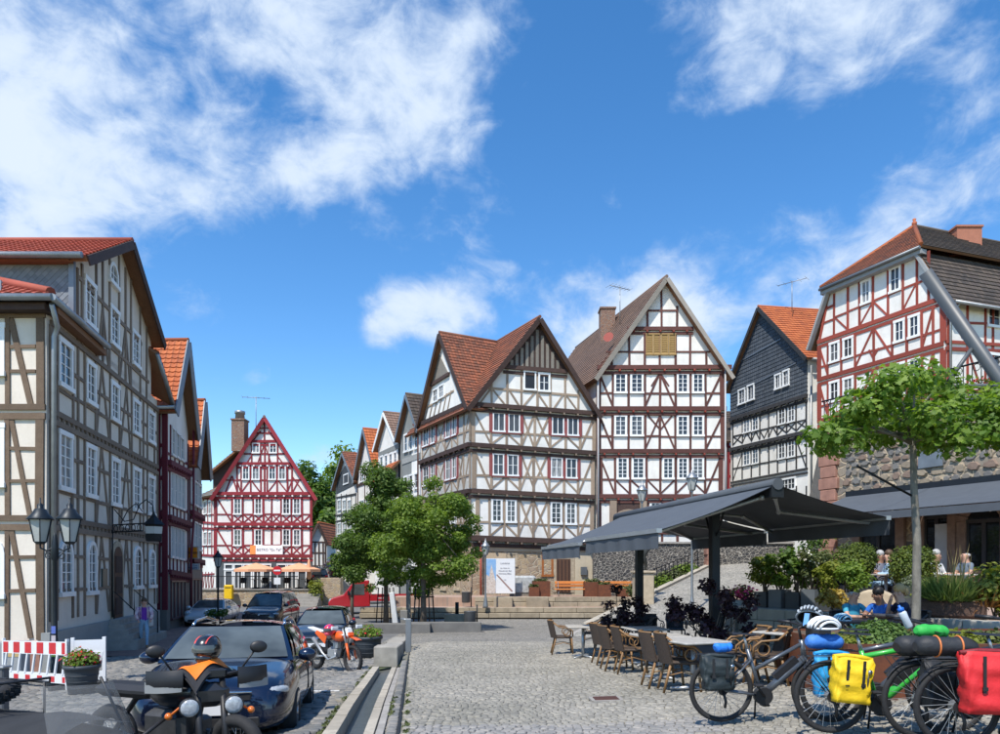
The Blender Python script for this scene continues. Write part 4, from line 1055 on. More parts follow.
# slate skin in courses
zsk = f.at(732, 420).z; zap = 21.6; L_ = f.len; n = 26; sk = MB(); uvs = []
for k in range(n):
    z1 = zsk + (zap - zsk) * k / n; z2 = zsk + (zap - zsk) * (k + 1) / n
    def rng(z):
        if z < 16.75: return 0, L_
        s_ = (z - 16.75) / (21.9 - 16.75); return L_ * .45 * s_, L_ - L_ * .55 * s_
    a1, b1 = rng(z1); a2, b2 = rng(z2)
    q = [f.pt(a1, z1, .09), f.pt(b1, z1, .09), f.pt(b2, z2, .06), f.pt(a2, z2, .06)]; sk.add(q, [(0, 1, 2, 3)]); uvs.append([(a1 * 4, k + .1), (b1 * 4, k + .1), (b2 * 4, k + .9), (a2 * 4, k + .9)])
    q = [f.pt(a1, z1, .0), f.pt(b1, z1, .0), f.pt(b1, z1, .09), f.pt(a1, z1, .09)]; sk.add(q, [(0, 1, 2, 3)]); uvs.append([(0, k + .5)] * 4)
sk.uv = uvs; sk.build('slate_skin', SLATE_W, t)
f.line(742, 361, 782, 339, .1, .13, LEAD, 'flashing'); f.line(733, 395, 797, 363, .1, .13, LEAD, 'flashing')
for w in ((739.5, 389, 746.5, 404), (748.5, 384.5, 755.5, 400.5), (776, 374, 782, 389), (784, 370, 790.5, 386)): f.win(*w, 2, 3, .1, dep=.16, glass=PANE)
f.sill(731, 420, 808, 395.7, .26, .25, T_BLACK, 12); f.sill(731, 450, 808, 432, .26, .25, T_BLACK, 12); f.line(731, 483, 808, 468.5, .22, .08); f.line(731, 486, 808, 473, .16, .08)
PB = [733, 742.5, 751.5, 760, 769, 777.5, 787, 796.5, 806.5]
f.storey(731, 808, (424.5, 400), (446, 428), (437, 419), PB, ['.X', 'wA', 'wA', '.V', '.A', 'wX', 'wX', '.X'], .15, (-.1, .05), 2, 3, .09)
f.storey(731, 808, (454.5, 436.5), (481, 467), (469, 455), PB, ['F/', 'w', 'w', '.', '.', 'w', 'w', 'F\\'], .15, (-.1, .05), 2, 3, .09)
for x in PB: f.line(x, 486, x, 520, .15)
for (x1, x2, y) in ((736, 747, 490), (753, 767, 485), (781, 796, 478)): f.win(x1, y, x2, y + 12, 4, 2, .1)
fr = Fac(t, B, (B.x + 13, B.y + 2.2), T_BLACK)
downpipe(t, [fr.at(809.5, 366) + fr.n * .2, fr.at(809.5, 520) + fr.n * .2], .07); gutter(t, V((B.x, B.y, 16.4)) + fr.n * .55, V((B.x + 4, B.y + .7, 16.4)) + fr.n * .55, .09)
antenna(t, P(792, 312, 55), 2.4, 2.4, 2.2, 5)

# ---- B8 right-hand house
t = B8 = thing('timber_house', 'white house with rust-red timbers and half-hipped dark roof, at the upper right', 'house', (26, 45, 5), world=True)
A = V((21.6, 49, 0)); B = V((25.3, 41, 0)); C = V((42, 46.6, 0)); D = C - B; U = (B - A).normalized(); Lg = (B - A).length; Dn = D.normalized()
Z = lambda p, z: V((p.x, p.y, z))
ins = 1.5; z8e, z8m, z8r = 17.1, 20.2, 23.4
A_, B_ = A + U * ins * .75, B - U * ins
MB().prism([Z(A, 3), Z(B, 3), Z(B, z8e), Z(B_, z8m), Z(A_, z8m), Z(A, z8e)], D).build('wall', WHITE, t)
nl = V((U.y, -U.x, 0))   # outward from gable
f8 = f = Fac(t, A, B, T_RUST); fo = f.n * .45
roof_slope(t, Z(B, z8e) + U * .45 + f.n * .25 + V((0, 0, -.45)), Z(C, z8e) + U * .45 + V((0, 0, -.45)), Z(C, z8m) - U * (ins - .1), Z(B_, z8m) + f.n * .25, TILE_DARK, .33, .28, th=.12)
roof_slope(t, Z(A, z8e) - U * .5 + f.n * .3 + V((0, 0, -.45)), Z(A, z8e) - U * .5 + D + V((0, 0, -.45)), Z(A_, z8m) + D, Z(A_, z8m) + f.n * .3, TILE_DARK, .33, .28, th=.12)
rs = Z(A.lerp(B, .5), z8r) + Dn * 3.2; re = Z(A.lerp(B, .5), z8r) + D
Eb, Ea = Z(B_, z8m + .12) + U * .45 + f.n * .5, Z(A_, z8m + .12) - U * .45 + f.n * .5
roof_slope(t, Eb, Eb + D + Dn * 1, re, rs, TILE_DARK, .33, .28)
roof_slope(t, Ea, Ea + D + Dn * 1, re, rs, TILE_DARK, .33, .28)
roof_slope(t, Ea, Eb, rs, rs, TILE_OLD, .33, .28)
for e_ in (Ea, Eb):
    mb = MB(); mb.tube([e_ + V((0, 0, .18)), rs + V((0, 0, .2))], .13, 6); mb.uv = [[(k * .4, .5)] * len(q) for k, q in enumerate(mb.f)]; mb.build('hip_tile', TILE_ORANGE, t)
mb = MB(); mb.tube([rs + V((0, 0, .2)), re + V((0, 0, .2))], .12, 6); mb.uv = [[(k * .4, .5)] * len(q) for k, q in enumerate(mb.f)]; mb.build('ridge_tile', TILE_DARK, t)
mb = MB(); mb.lathe(rs + V((0, 0, .2)), [(.14, 0), (.16, .2), (.07, .3), (.12, .42), (0, .5)], 8); mb.build('finial', M('terracotta', (.45, .13, .06), .8), t)
MB().obox(Ea - V((0, 0, .32)), Eb - Ea, -f.n * .5, V((0, 0, .26))).build('eave_board', M('eave_grey', (.3, .31, .31), .7), t)
gutter(t, Ea + f.n * .1, Eb + f.n * .1, .1, LEAD); gutter(t, Z(B, z8e - .4) + U * .6, Z(C, z8e - .4) + U * .6, .1)
for (p1, p2) in ((Z(A, z8e - .45) - U * .5, Z(A_, z8m)), (Z(B, z8e - .45) + U * .45, Z(B_, z8m))):
    MB().beam(p1 + f.n * .38, p2 + f.n * .38, .35, .3, up=f.n).build('verge_board', M('eave_grey', (.3, .31, .31), .7) if p1.x < 23 else TILE_OLD, t) if False else MB().beam(p1 + f.n * .3, p2 + f.n * .3, .16, .34, up=f.n).build('verge_board', M('eave_grey', (.3, .31, .31), .7), t)
chimney(t, P(965, 238, 46.5) + V((0, 0, -1.0)), (1.6, .9), 1.5, M('chimney_red', (.4, .16, .1), .85))
def b8l(yl, yr): return (yl, yr)
f.sill(818, 342.5, 944, 297.5, .26, .1, T_RUST); f.sill(818, 380, 944, 343.5, .26, .1, T_RUST); f.sill(818, 421.5, 944, 389, .26, .1, T_RUST); f.line(818, 461, 944, 437, .26, .08)
PT = [834.5, 848, 859.5, 873, 888, 903, 917, 929]
f.storey(818, 944, (301, 244), (341, 296), (324, 272), PT, ['.\\', '.', 'w/', '.\\', 'w', './', '.'], .19, (.02, .02), 2, 2, .14)
f.line(826, 309, 834, 305, .2); f.line(820, 341, 827, 306, .22, .06); f.line(944, 297, 921, 258, .25, .06); f.line(821, 324, 834, 319, .17); f.line(929, 268, 936, 281, .17)
P8 = [819.5, 828, 841.5, 855.5, 874, 892.5, 907, 922, 933, 943]
f.storey(818, 944, (347, 304), (378, 341), (368, 329), P8, ['F\\', 'w', 'w', 'F/', 'F\\', 'w', 'w', 'F/', '.'], .2, (.02, .04), 2, 2, .14, postw=.4)
f.storey(818, 944, (385, 350), (419, 387), (407, 373), P8, ['F\\', 'w', 'w', 'F/', 'F\\', 'w', 'w', 'F/', '.'], .2, (.02, .04), 2, 2, .14, postw=.4)
f.storey(818, 944, (426, 395), (459, 435), (448, 424), P8, ['F\\', 'w', 'w', 'F/', 'F\\', 'w', 'w', 'F/', '.'], .2, (.02, .04), 2, 2, .14, postw=.4)
for (x, ya, yb) in ((869, 352, 360), (879, 350, 357), (869, 390, 397), (879, 387, 395)): f.line(x, ya - 2, 874, yb, .15, .03)
f.poly([(817.5, 462), (832, 459), (832, 520), (817.5, 520)], .2, SANDST, 'stone_base', .05)
f = Fac(t, B, C, T_RUST)
for y in (302, 342, 349, 390): f.line(945, y, 1060, y + 6, .24, .08)
for x in (947.5, 967, 985, 992.5, 1006, 1030): f.line(x, 303, x, 400, .2)
f.line(948, 302, 962, 338, .18, .035); f.line(968, 350, 980, 388, .18, .035); f.line(947, 322, 990, 324, .17, .04)
for (x1, y1) in ((986.5, 306), (1010, 308), (986.5, 353), (1010, 355)): f.win(x1, y1, x1 + 14, y1 + 21, 2, 2, .15)
downpipe(t, [Z(B, z8e - .4) + U * .6 + Dn * .5, V((B.x, B.y, 16.3)) + Dn * .3 + f.n * .15, V((B.x, B.y, 8)) + Dn * .3 + f.n * .15], .07)
# ================================================================== ground, paving, runnel, steps, ramp, terrace
def m_setts_far(name, c1, c2, c3, joint, scale=8.5, sy=1.0):
    m, N, L, b = _new(name)
    g = N.new('ShaderNodeNewGeometry'); mp = N.new('ShaderNodeMapping'); mp.inputs['Rotation'].default_value = (0, 0, R(-14)); mp.inputs['Scale'].default_value = (1, sy, 0)
    L.new(g.outputs['Position'], mp.inputs[0])
    v1 = N.new('ShaderNodeTexVoronoi'); v1.feature = 'DISTANCE_TO_EDGE'; v1.inputs['Scale'].default_value = scale; v1.inputs['Randomness'].default_value = .55
    v2 = N.new('ShaderNodeTexVoronoi'); v2.inputs['Scale'].default_value = scale; v2.inputs['Randomness'].default_value = .55
    L.new(mp.outputs[0], v1.inputs['Vector']); L.new(mp.outputs[0], v2.inputs['Vector'])
    sp = N.new('ShaderNodeSeparateColor'); L.new(v2.outputs['Color'], sp.inputs[0])
    c = _ramp(N, L, sp.outputs[0], [(0, c1), (.5, c2), (1, c3)])
    f = N.new('ShaderNodeMapRange'); f.interpolation_type = 'SMOOTHSTEP'; f.inputs['From Min'].default_value = .04; f.inputs['From Max'].default_value = .12
    L.new(v1.outputs['Distance'], f.inputs['Value']); c = _mixc(N, L, f.outputs[0], joint, c)
    c = _mixc(N, L, 1.0, c, _ramp(N, L, _noise(N, L, .35, 6, .65), [(.3, (.8, .8, .8)), (.7, (1.1, 1.08, 1.05))]), 'MULTIPLY')
    L.new(c, b.inputs['Base Color']); b.inputs['Roughness'].default_value = .85
    _bump(N, L, b, f.outputs[0], .5, .03)
    MATS[name] = m; return m
def m_sett(name, c1, c2, c3):
    m, N, L, b = _new(name); g = N.new('ShaderNodeNewGeometry')
    c = _ramp(N, L, g.outputs['Random Per Island'], [(0, c1), (.5, c2), (1, c3)])
    oi = N.new('ShaderNodeObjectInfo')
    c = _mixc(N, L, 1.0, c, _ramp(N, L, _noise(N, L, 40, 4, .6), [(.25, (.75,) * 3), (.75, (1.15,) * 3)]), 'MULTIPLY')
    c = _mixc(N, L, 1.0, c, _ramp(N, L, _noise(N, L, .6, 8, .72), [(.3, (.72, .72, .68)), (.68, (1.12, 1.1, 1.07))]), 'MULTIPLY')
    L.new(c, b.inputs['Base Color']); b.inputs['Roughness'].default_value = .75
    _bump(N, L, b, _noise(N, L, 55, 4, .6), .35, .01)
    MATS[name] = m; return m
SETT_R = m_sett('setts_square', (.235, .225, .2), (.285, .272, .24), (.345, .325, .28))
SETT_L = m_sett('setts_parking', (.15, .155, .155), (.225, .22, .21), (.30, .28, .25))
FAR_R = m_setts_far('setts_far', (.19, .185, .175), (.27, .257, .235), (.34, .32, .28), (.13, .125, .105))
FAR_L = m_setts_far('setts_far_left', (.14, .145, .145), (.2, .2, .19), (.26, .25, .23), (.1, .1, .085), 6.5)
JOINT = M('joint_soil', (.2, .19, .16), .95, var=.3, vs=5, col2=(.12, .12, .08))
ASPH = M('asphalt', (.15, .15, .148), .9, var=.25, vs=1.2, bump=.4, bs=120)
SOIL = M('soil', (.12, .085, .055), .95, var=.3, vs=6, bump=.6, bs=30)
GRASSY = M('terrain_green', (.09, .11, .045), .95, var=.4, vs=.5)
def m_pavers(name, c1, c2, mort, sx=3.0, sy=5.0):
    m, N, L, b = _new(name); g = N.new('ShaderNodeNewGeometry'); mp = N.new('ShaderNodeMapping'); mp.inputs['Rotation'].default_value = (0, 0, R(12)); L.new(g.outputs['Position'], mp.inputs[0])
    br = N.new('ShaderNodeTexBrick'); br.inputs['Scale'].default_value = 1.0; br.inputs['Brick Width'].default_value = 1 / sx; br.inputs['Row Height'].default_value = 1 / sy; br.inputs['Mortar Size'].default_value = .012
    br.inputs['Color1'].default_value = (*c1, 1); br.inputs['Color2'].default_value = (*c2, 1); br.inputs['Mortar'].default_value = (*mort, 1)
    L.new(mp.outputs[0], br.inputs['Vector'])
    c = _mixc(N, L, 1.0, br.outputs['Color'], _ramp(N, L, _noise(N, L, 1.1, 6, .65), [(.3, (.78,) * 3), (.7, (1.12,) * 3)]), 'MULTIPLY')
    L.new(c, b.inputs['Base Color']); b.inputs['Roughness'].default_value = .85; _bump(N, L, b, br.outputs['Fac'], -.4, .01)
    MATS[name] = m; return m
PAV_RED = m_pavers('pavers_red', (.28, .17, .135), (.23, .14, .115), (.14, .11, .095))
PAV_PINK = m_pavers('pavers_pink', (.42, .29, .22), (.38, .26, .2), (.3, .24, .2))
def warp(a, b, d1, far):
    xs = list(np.arange(a, b + 1e-6, d1)); x = b; s = d1
    while x < far: s *= 1.35; x += s; xs.append(x)
    x = a; s = d1; pre = []
    while x > -far: s *= 1.35; x -= s; pre.append(x)
    return pre[::-1] + xs
def sheet(name, mat, xs, ys, off, inside=None, hf=gz, thick=0):
    mb = MB(); idx = {}
    for j in range(len(ys) - 1):
        for i in range(len(xs) - 1):
            cx, cy = (xs[i] + xs[i + 1]) / 2, (ys[j] + ys[j + 1]) / 2
            if inside and not inside(cx, cy): continue
            q = []
            for (a, b_) in ((i, j), (i + 1, j), (i + 1, j + 1), (i, j + 1)):
                if (a, b_) not in idx: idx[(a, b_)] = len(mb.v); mb.v.append((xs[a], ys[b_], hf(xs[a], ys[b_]) + off))
                q.append(idx[(a, b_)])
            mb.f.append(q); mb.m.append(0); mb.sm.append(True)
    return struct(mb.build(name, mat))
def para(name, mat, off, ys, xl, xr, nx, hf=gz):
    """sheet between two edge lines x=xl(y), x=xr(y), following the ground"""
    mb = MB()
    for j, y in enumerate(ys):
        for i in range(nx + 1):
            x = xl(y) + (xr(y) - xl(y)) * i / nx; mb.v.append((x, y, hf(x, y) + off))
    for j in range(len(ys) - 1):
        for i in range(nx): mb.f.append([j * (nx + 1) + i, j * (nx + 1) + i + 1, (j + 1) * (nx + 1) + i + 1, (j + 1) * (nx + 1) + i]); mb.m.append(0); mb.sm.append(True)
    return struct(mb.build(name, mat))
def cl(y): return -1.93 - .1155 * (y - 7.86)          # outer edge of the runnel's left kerb
xs = warp(-24, 24, 1.0, 900); ys = [y for y in warp(0, 80, 1.0, 1400) if y > -30]
ground = sheet('ground', GRASSY, xs, ys, -.16)
yN = [2 + .5 * k for k in range(45)]
YS_END = 24.0
square = para('square_paving', JOINT, -.022, yN, lambda y: cl(y) + .66, lambda y: 12.0, 28)
park = para('parking_paving', JOINT, -.03, yN, lambda y: -14.5, lambda y: cl(y), 26)
yF = [24 + .75 * k for k in range(27)]
sqfar = para('square_far_paving', FAR_R, -.004, yF, lambda y: -4.3 + .02 * (y - 24), lambda y: 12.5, 26)
road = para('road', ASPH, -.006, [24 + 1.0 * k for k in range(62)], lambda y: -13.2 - .2 * (y - 24) if y < 44 else -26, lambda y: (-4.3 + .02 * (y - 24)) if y < 43.5 else (-2.6 - .45 * (y - 43.5) if y < 60 else -9.5), 24)
sidewalk = para('sidewalk', PAV_RED, .015, [23 + 1.0 * k for k in range(24)], lambda y: -12.9 - .215 * (y - 23) - .6, lambda y: -9.3 - .2 * (y - 23), 6)
# parking bay lines
for (px1, px2, py) in ((303, 340, 691.5), (300, 372, 657.5), (318, 372, 640)):
    a, b_ = G(px1, py), G(px2, py); n = 8; mb = MB()
    for k in range(n):
        p, q = a.lerp(b_, k / n), a.lerp(b_, (k + 1) / n); w = .06
        mb.add([(p.x, p.y - w, gz(p.x, p.y) + .012), (q.x, q.y - w, gz(q.x, q.y) + .012), (q.x, q.y + w, gz(q.x, q.y) + .012), (p.x, p.y + w, gz(p.x, p.y) + .012)], [(0, 1, 2, 3)])
    struct(mb.build('parking_line', M('line_white', (.62, .62, .6), .8, var=.3, vs=9)))
# runnel: kerb stones one by one, wet bed, slot drain
SAND_K = M('kerb_sandstone', (.40, .36, .29), .85, var=.2, vs=5, bump=.35, bs=30, rnd=.12)
run = para('runnel_bed', M('runnel_bed', (.07, .075, .07), .35, var=.3, vs=6, bump=.5, bs=14), -.14, [2 + .5 * k for k in range(31)], lambda y: cl(y) + .1, lambda y: cl(y) + .5, 2)
KLEN = .95
for (o0, o1, zt) in ((.0, .16, .03), (.44, .56, .02), (.565, .66, .01)):
    y = 3.0; k = 0
    while y < 16.5:
        y2 = min(y + KLEN * random.uniform(.9, 1.1), 16.6)
        mb = MB(); xa, xb = cl(y), cl(y2 - .012); za, zb_ = gz(xa, y), gz(xb, y2)
        v = [(xa + o0, y, za - .16), (xa + o1, y, za - .16), (xb + o1, y2 - .012, zb_ - .16), (xb + o0, y2 - .012, zb_ - .16)]
        e = random.uniform(-.004, .006); v += [(p[0] + (.006 if i in (0, 3) else -.006), p[1], p[2] + .16 + zt + e) for i, p in enumerate(v)]
        mb.add(v, [(0, 3, 2, 1), (4, 5, 6, 7), (0, 1, 5, 4), (1, 2, 6, 5), (2, 3, 7, 6), (3, 0, 4, 7)])
        o = mb.build('kerb_stone', SAND_K if o1 < .56 or o0 < .5 else GREYST, run); y = y2
slot = para('slot_drain', M('slot_dark', (.015, .015, .015), .6), .002, [3 + .5 * k for k in range(36)], lambda y: cl(y) + .80, lambda y: cl(y) + .83, 1)
# ---- setts as real stones
def make_setts(x0f, x1f, y0, y1, size, ang, seed):
    rng = np.random.default_rng(seed); ca, sa = math.cos(ang), math.sin(ang)
    out = []
    # rows run along local s; cover a bounding box in rotated frame
    cxs = [(x0f(y0), y0), (x1f(y0), y0), (x0f(y1), y1), (x1f(y1), y1)]
    ss = [x * ca + y * sa for x, y in cxs]; tt = [-x * sa + y * ca for x, y in cxs]
    t_ = min(tt) - 1
    while t_ < max(tt) + 1:
        rh = size * rng.uniform(.86, 1.1); s_ = min(ss) - 1 + rng.uniform(0, size)
        n = int((max(ss) - min(ss) + 2) / (size * .85)); w = size * rng.uniform(.78, 1.35, n); e = s_ + np.concatenate([[0], np.cumsum(w)])
        sc_ = (e[:-1] + e[1:]) / 2; wave = .035 * np.sin(sc_ * 1.7 + t_ * .8) + .02 * np.sin(sc_ * 4.1 + t_)
        tc = t_ + rh / 2 + wave
        x = sc_ * ca - tc * sa; y = sc_ * sa + tc * ca
        for i in range(n):
            if y0 < y[i] < y1 and x0f(y[i]) + w[i] * .4 < x[i] < x1f(y[i]) - w[i] * .4: out.append((x[i], y[i], w[i], rh))
        t_ += rh
    return np.array(out)
def setts_mesh(name, arr, ang, mat, parent, seed, bury=.045, rough=.006):
    rng = np.random.default_rng(seed); n = len(arr); x, y, w, h = arr.T
    z = np.array([gz(a, b_) for a, b_ in zip(x, y)])
    a = ang + rng.normal(0, .05, n); ca, sa = np.cos(a), np.sin(a)
    g = .007; ins = .012; hz = rng.normal(0, rough * .7, n)
    vs = np.zeros((n, 12, 3))
    cor = [(-1, -1), (1, -1), (1, 1), (-1, 1)]
    for lev, (inset, dz) in enumerate(((0, -bury), (0, -.008), (ins, .004))):
        for k, (i, j) in enumerate(cor):
            dx = i * (w / 2 - g / 2 - inset) + rng.normal(0, .003, n); dy = j * (h / 2 - g / 2 - inset) + rng.normal(0, .003, n)
            vs[:, lev * 4 + k, 0] = x + dx * ca - dy * sa; vs[:, lev * 4 + k, 1] = y + dx * sa + dy * ca
            vs[:, lev * 4 + k, 2] = z + dz + hz + (rng.normal(0, .0025, n) if lev else 0)
    fo = [(8, 9, 10, 11)] + [(k, (k + 1) % 4, (k + 1) % 4 + 4, k + 4) for k in range(4)] + [(k + 4, (k + 1) % 4 + 4, (k + 1) % 4 + 8, k + 8) for k in range(4)]
    return fast_mesh(name, vs.reshape(-1, 3), 12, fo, mat, parent, kind='stuff'), vs, fo
ANG_R, ANG_L = R(-16), R(6)
arr = make_setts(lambda y: cl(y) + .84, lambda y: min(9.0, .71 * y + .4), 5.6, YS_END, .096, ANG_R, 3)
vis = (arr[:, 1] > 7.55) & (arr[:, 0] < 2.4) & (arr[:, 0] > -1.0)
order = np.argsort(np.where(vis, arr[:, 1], 999)); near = order[:300]; rest = np.setdiff1d(np.arange(len(arr)), near)
setts_mesh('setts', arr[rest], ANG_R, SETT_R, square, 5)
_, vs_, fo = None, None, None
protos = []
for k in range(12):
    mb = MB(); rnd = random.Random(k)
    w, h, g, ins = 1, 1, .06, .11; cor = [(-1, -1), (1, -1), (1, 1), (-1, 1)]; vv = []
    for inset, dz in ((0, -.4), (0, -.07), (ins, .035)):
        vv += [(i * (.5 - g / 2 - inset) + rnd.gauss(0, .025), j * (.5 - g / 2 - inset) + rnd.gauss(0, .025), dz + rnd.gauss(0, .02)) for i, j in cor]
    mb.add(vv, [(8, 9, 10, 11)] + [(q, (q + 1) % 4, (q + 1) % 4 + 4, q + 4) for q in range(4)] + [(q + 4, (q + 1) % 4 + 4, (q + 1) % 4 + 8, q + 8) for q in range(4)])
    me = bpy.data.meshes.new('sett'); me.from_pydata(mb.v, [], mb.f); kk = k / 11
    me.materials.append(M('sett_single_%d' % (k % 6), tuple(np.array((.21, .205, .195)) * (1 - (k % 6) / 5) + np.array((.32, .30, .27)) * (k % 6) / 5), .75, var=.2, vs=30, bump=.35, bs=60)); protos.append(me)
for i in near:
    x, y, w, h = arr[i]; o = bpy.data.objects.new('sett', protos[int(NR.integers(12))]); COL.objects.link(o); o.parent = square
    o.location = (x, y, gz(x, y) + float(NR.normal(0, .004))); o.rotation_euler = (0, 0, ANG_R + float(NR.normal(0, .05))); o.scale = (w, h, .11)
# two straight rows along the runnel, then the parking setts
arrB = []
for y in np.arange(5.5, 17, .15): arrB += [(cl(y) + .735, y, .12, .14)]
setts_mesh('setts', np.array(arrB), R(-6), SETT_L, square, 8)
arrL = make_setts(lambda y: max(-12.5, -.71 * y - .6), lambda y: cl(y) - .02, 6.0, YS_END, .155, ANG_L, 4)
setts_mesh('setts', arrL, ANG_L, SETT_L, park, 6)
# small iron cover in the square
t = thing('manhole_cover', 'rusty square inspection cover set in the cobbles', 'cover', G(606, 700))
cov = G(606, 700)
mb = MB(); mb.bbox((0, 0, .015), (.34, .26, .03), .005); mb.build('lid', M('rust_plate', (.10, .045, .035), .7, .3, var=.3, vs=20, bump=.4, bs=80), t)
mb = MB()
for (c, s_) in (((0, -.16, .008), (.42, .05, .03)), ((0, .16, .008), (.42, .05, .03)), ((-.2, 0, .008), (.05, .3, .03)), ((.2, 0, .008), (.05, .3, .03))): mb.box(c, s_)
mb.build('frame', GREYST, t); t.rotation_euler = (0, -.02, .05)

# ---- stepped plateau in front of the corner house
STEP = M('step_sandstone', (.34, .285, .205), .9, var=.25, vs=3, bump=.4, bs=25, rnd=.12)
plat = struct(MB().obox((-6.5, 43.2, -1.6), (19, 0, 0), (0, 3.9, 0), (0, 0, 1.56)).build('plateau', PAV_PINK))
land = struct(MB().obox((-8.0, 41.4, -1.6), (20.2, 0, 0), (0, 1.8, 0), (0, 0, 1.02)).build('plateau_landing', PAV_PINK))
for (y0, zt, x0, x1, n, par) in ((41.4, -.56, -8, 12.2, 12, land), (43.2, -.02, -1.5, 12.5, 9, plat)):
    for r_ in range(2):
        x = x0 + (-.6 if r_ else 0)
        while x < x1 - .2:
            w = random.uniform(1.2, 2.2); xa, xb = max(x, x0), min(x + w, x1)
            h = .27; mb = MB(); mb.bbox(((xa + xb) / 2, y0 - .06 - .14 * (1 - r_), zt - h / 2 - (1 - r_) * .30), (xb - xa - .015, .34 + .2 * (1 - r_), h), .015); mb.build('step_stone', STEP, par); x += w
for (px, w) in ((503, 1.1), (537, 1.3)):
    p = P(px, 598, 42.9); mb = MB(); mb.bbox((p.x, 42.6, -.3), (w, .9, .62), .03); tag(mb.build('stone_block', STEP), 'pale stone block at the plateau step edge under the %s' % ('banner' if px < 510 else 'bench'), 'block', 'stone blocks by the steps')
# ---- cobbled ramp
RA = V((2.6, 27, 0)); RD = V((.506, .862, 0)); RN = V((.862, -.506, 0))
def rz(s_): return -.92 + .13 * max(0, s_) if s_ > 0 else -.92
mb = MB()
for j in range(31):
    s_ = j * .95
    for i in range(9): p = RA + RD * s_ + RN * (i * .85); mb.v.append((p.x, p.y, rz(s_) + .03))
for j in range(30):
    for i in range(8): mb.f.append([j * 9 + i, j * 9 + i + 1, (j + 1) * 9 + i + 1, (j + 1) * 9 + i]); mb.m.append(0); mb.sm.append(True)
FAR_RAMP = m_setts_far('setts_ramp', (.24, .235, .22), (.32, .31, .28), (.4, .38, .34), (.17, .165, .14), 7)
ramp = struct(mb.build('ramp', FAR_RAMP))
mb = MB(); a = RA + RN * 0
mb.prism([RA - RN * .0 + V((0, 0, -1.3)), RA + RD * 28 + V((0, 0, -1.3)), RA + RD * 28 + V((0, 0, rz(28) + .0)), RA + V((0, 0, rz(0)))], -RN * .25)
struct(mb.build('ramp_side', GREYST))
for k in range(22):
    s0, s1 = 2 + k * 1.15, 2 + (k + 1) * 1.15 - .02
    q = [RA + RD * s0 - RN * .3 + V((0, 0, rz(s0) - .3)), RA + RD * s1 - RN * .3 + V((0, 0, rz(s1) - .3)), RA + RD * s1 - RN * .3 + V((0, 0, rz(s1) + .16)), RA + RD * s0 - RN * .3 + V((0, 0, rz(s0) + .16))]
    MB().prism(q, RN * .32).build('kerb_stone', SAND_K, ramp)
# basalt wall behind the ramp
BAS = m_rubble('basalt_rubble', [(.035, .036, .038), (.06, .058, .055), (.09, .082, .075), (.045, .045, .047)], (.38, .35, .3), 4.4, .05)
t = thing('retaining_wall', 'dark basalt rubble wall with pale joints behind the ramp', 'wall', (11, 46, -.5), world=True)
MB().obox((5.9, 45.4, -1.5), (12.6, 0, 0), (0, .6, 0), (0, 0, 4.75)).build('wall', BAS, t)
MB().obox((5.85, 45.3, 3.25), (12.7, 0, 0), (0, .75, 0), (0, 0, .12)).build('coping', GREYST, t)
t = thing('gate_pier', 'reddish sandstone pier in the dark rubble wall', 'pier', (13.2, 45, 0), world=True)
for k in range(9): MB().bbox((13.2, 45.05, .2 + k * .36), (.62 + .1 * (k % 2), .7, .35), .02).build('stone', REDSAND, t)
# ramp-side railing with planting below
t = thing('ramp_railing', 'sloping black iron railing along the ramp', 'railing', RA + RD * 10, world=True)
mb = MB()
for k in range(15):
    p = RA + RD * (10.5 + k * .75) - RN * .8 + V((0, 0, rz(10.5 + k * .75) - .1)); mb.tube([p, p + V((0, 0, 1.05))], .022, 5)
for h in (.6, 1.05): mb.tube([RA + RD * 10.5 - RN * .8 + V((0, 0, rz(10.5) + h - .1)), RA + RD * 21 - RN * .8 + V((0, 0, rz(21) + h - .1))], .025, 5)
mb.build('bars', IRON, t)
# ---- right-hand terrace
TZ = .75
TP = [(5.6, 16.6), (8.5, 11.6), (17, 9.0), (19, 22), (11.6, 25.6), (7.6, 25)]
terr = struct(MB().prism([V((x, y, -1.2)) for x, y in TP], V((0, 0, TZ + 1.2 - .02))).build('terrace', PAV_PINK))
BLK = M('wall_block', (.42, .39, .33), .9, var=.2, vs=3, bump=.35, bs=25, rnd=.1)
for (i0, i1) in ((0, 1), (1, 2), (5, 0)):
    a, b_ = V((*TP[i0], 0)), V((*TP[i1], 0)); L_ = (b_ - a).length; U_ = (b_ - a) / L_; n_ = U_.cross(UP)
    for r_ in range(4):
        u = -.3 * (r_ % 2); top = TZ - r_ * .26
        while u < L_:
            w = random.uniform(.5, .95); ua, ub = max(u, 0), min(u + w, L_)
            if ub - ua > .05:
                mb = MB(); c = a + U_ * (ua + ub) / 2 + V((0, 0, top - .13)) + n_ * .04; an = math.atan2(U_.y, U_.x)
                mb.bbox(c, (ub - ua - .01, .26 if r_ else .34, .25), .012, rz=an); mb.build('wall_block', BLK, terr)
            u += w
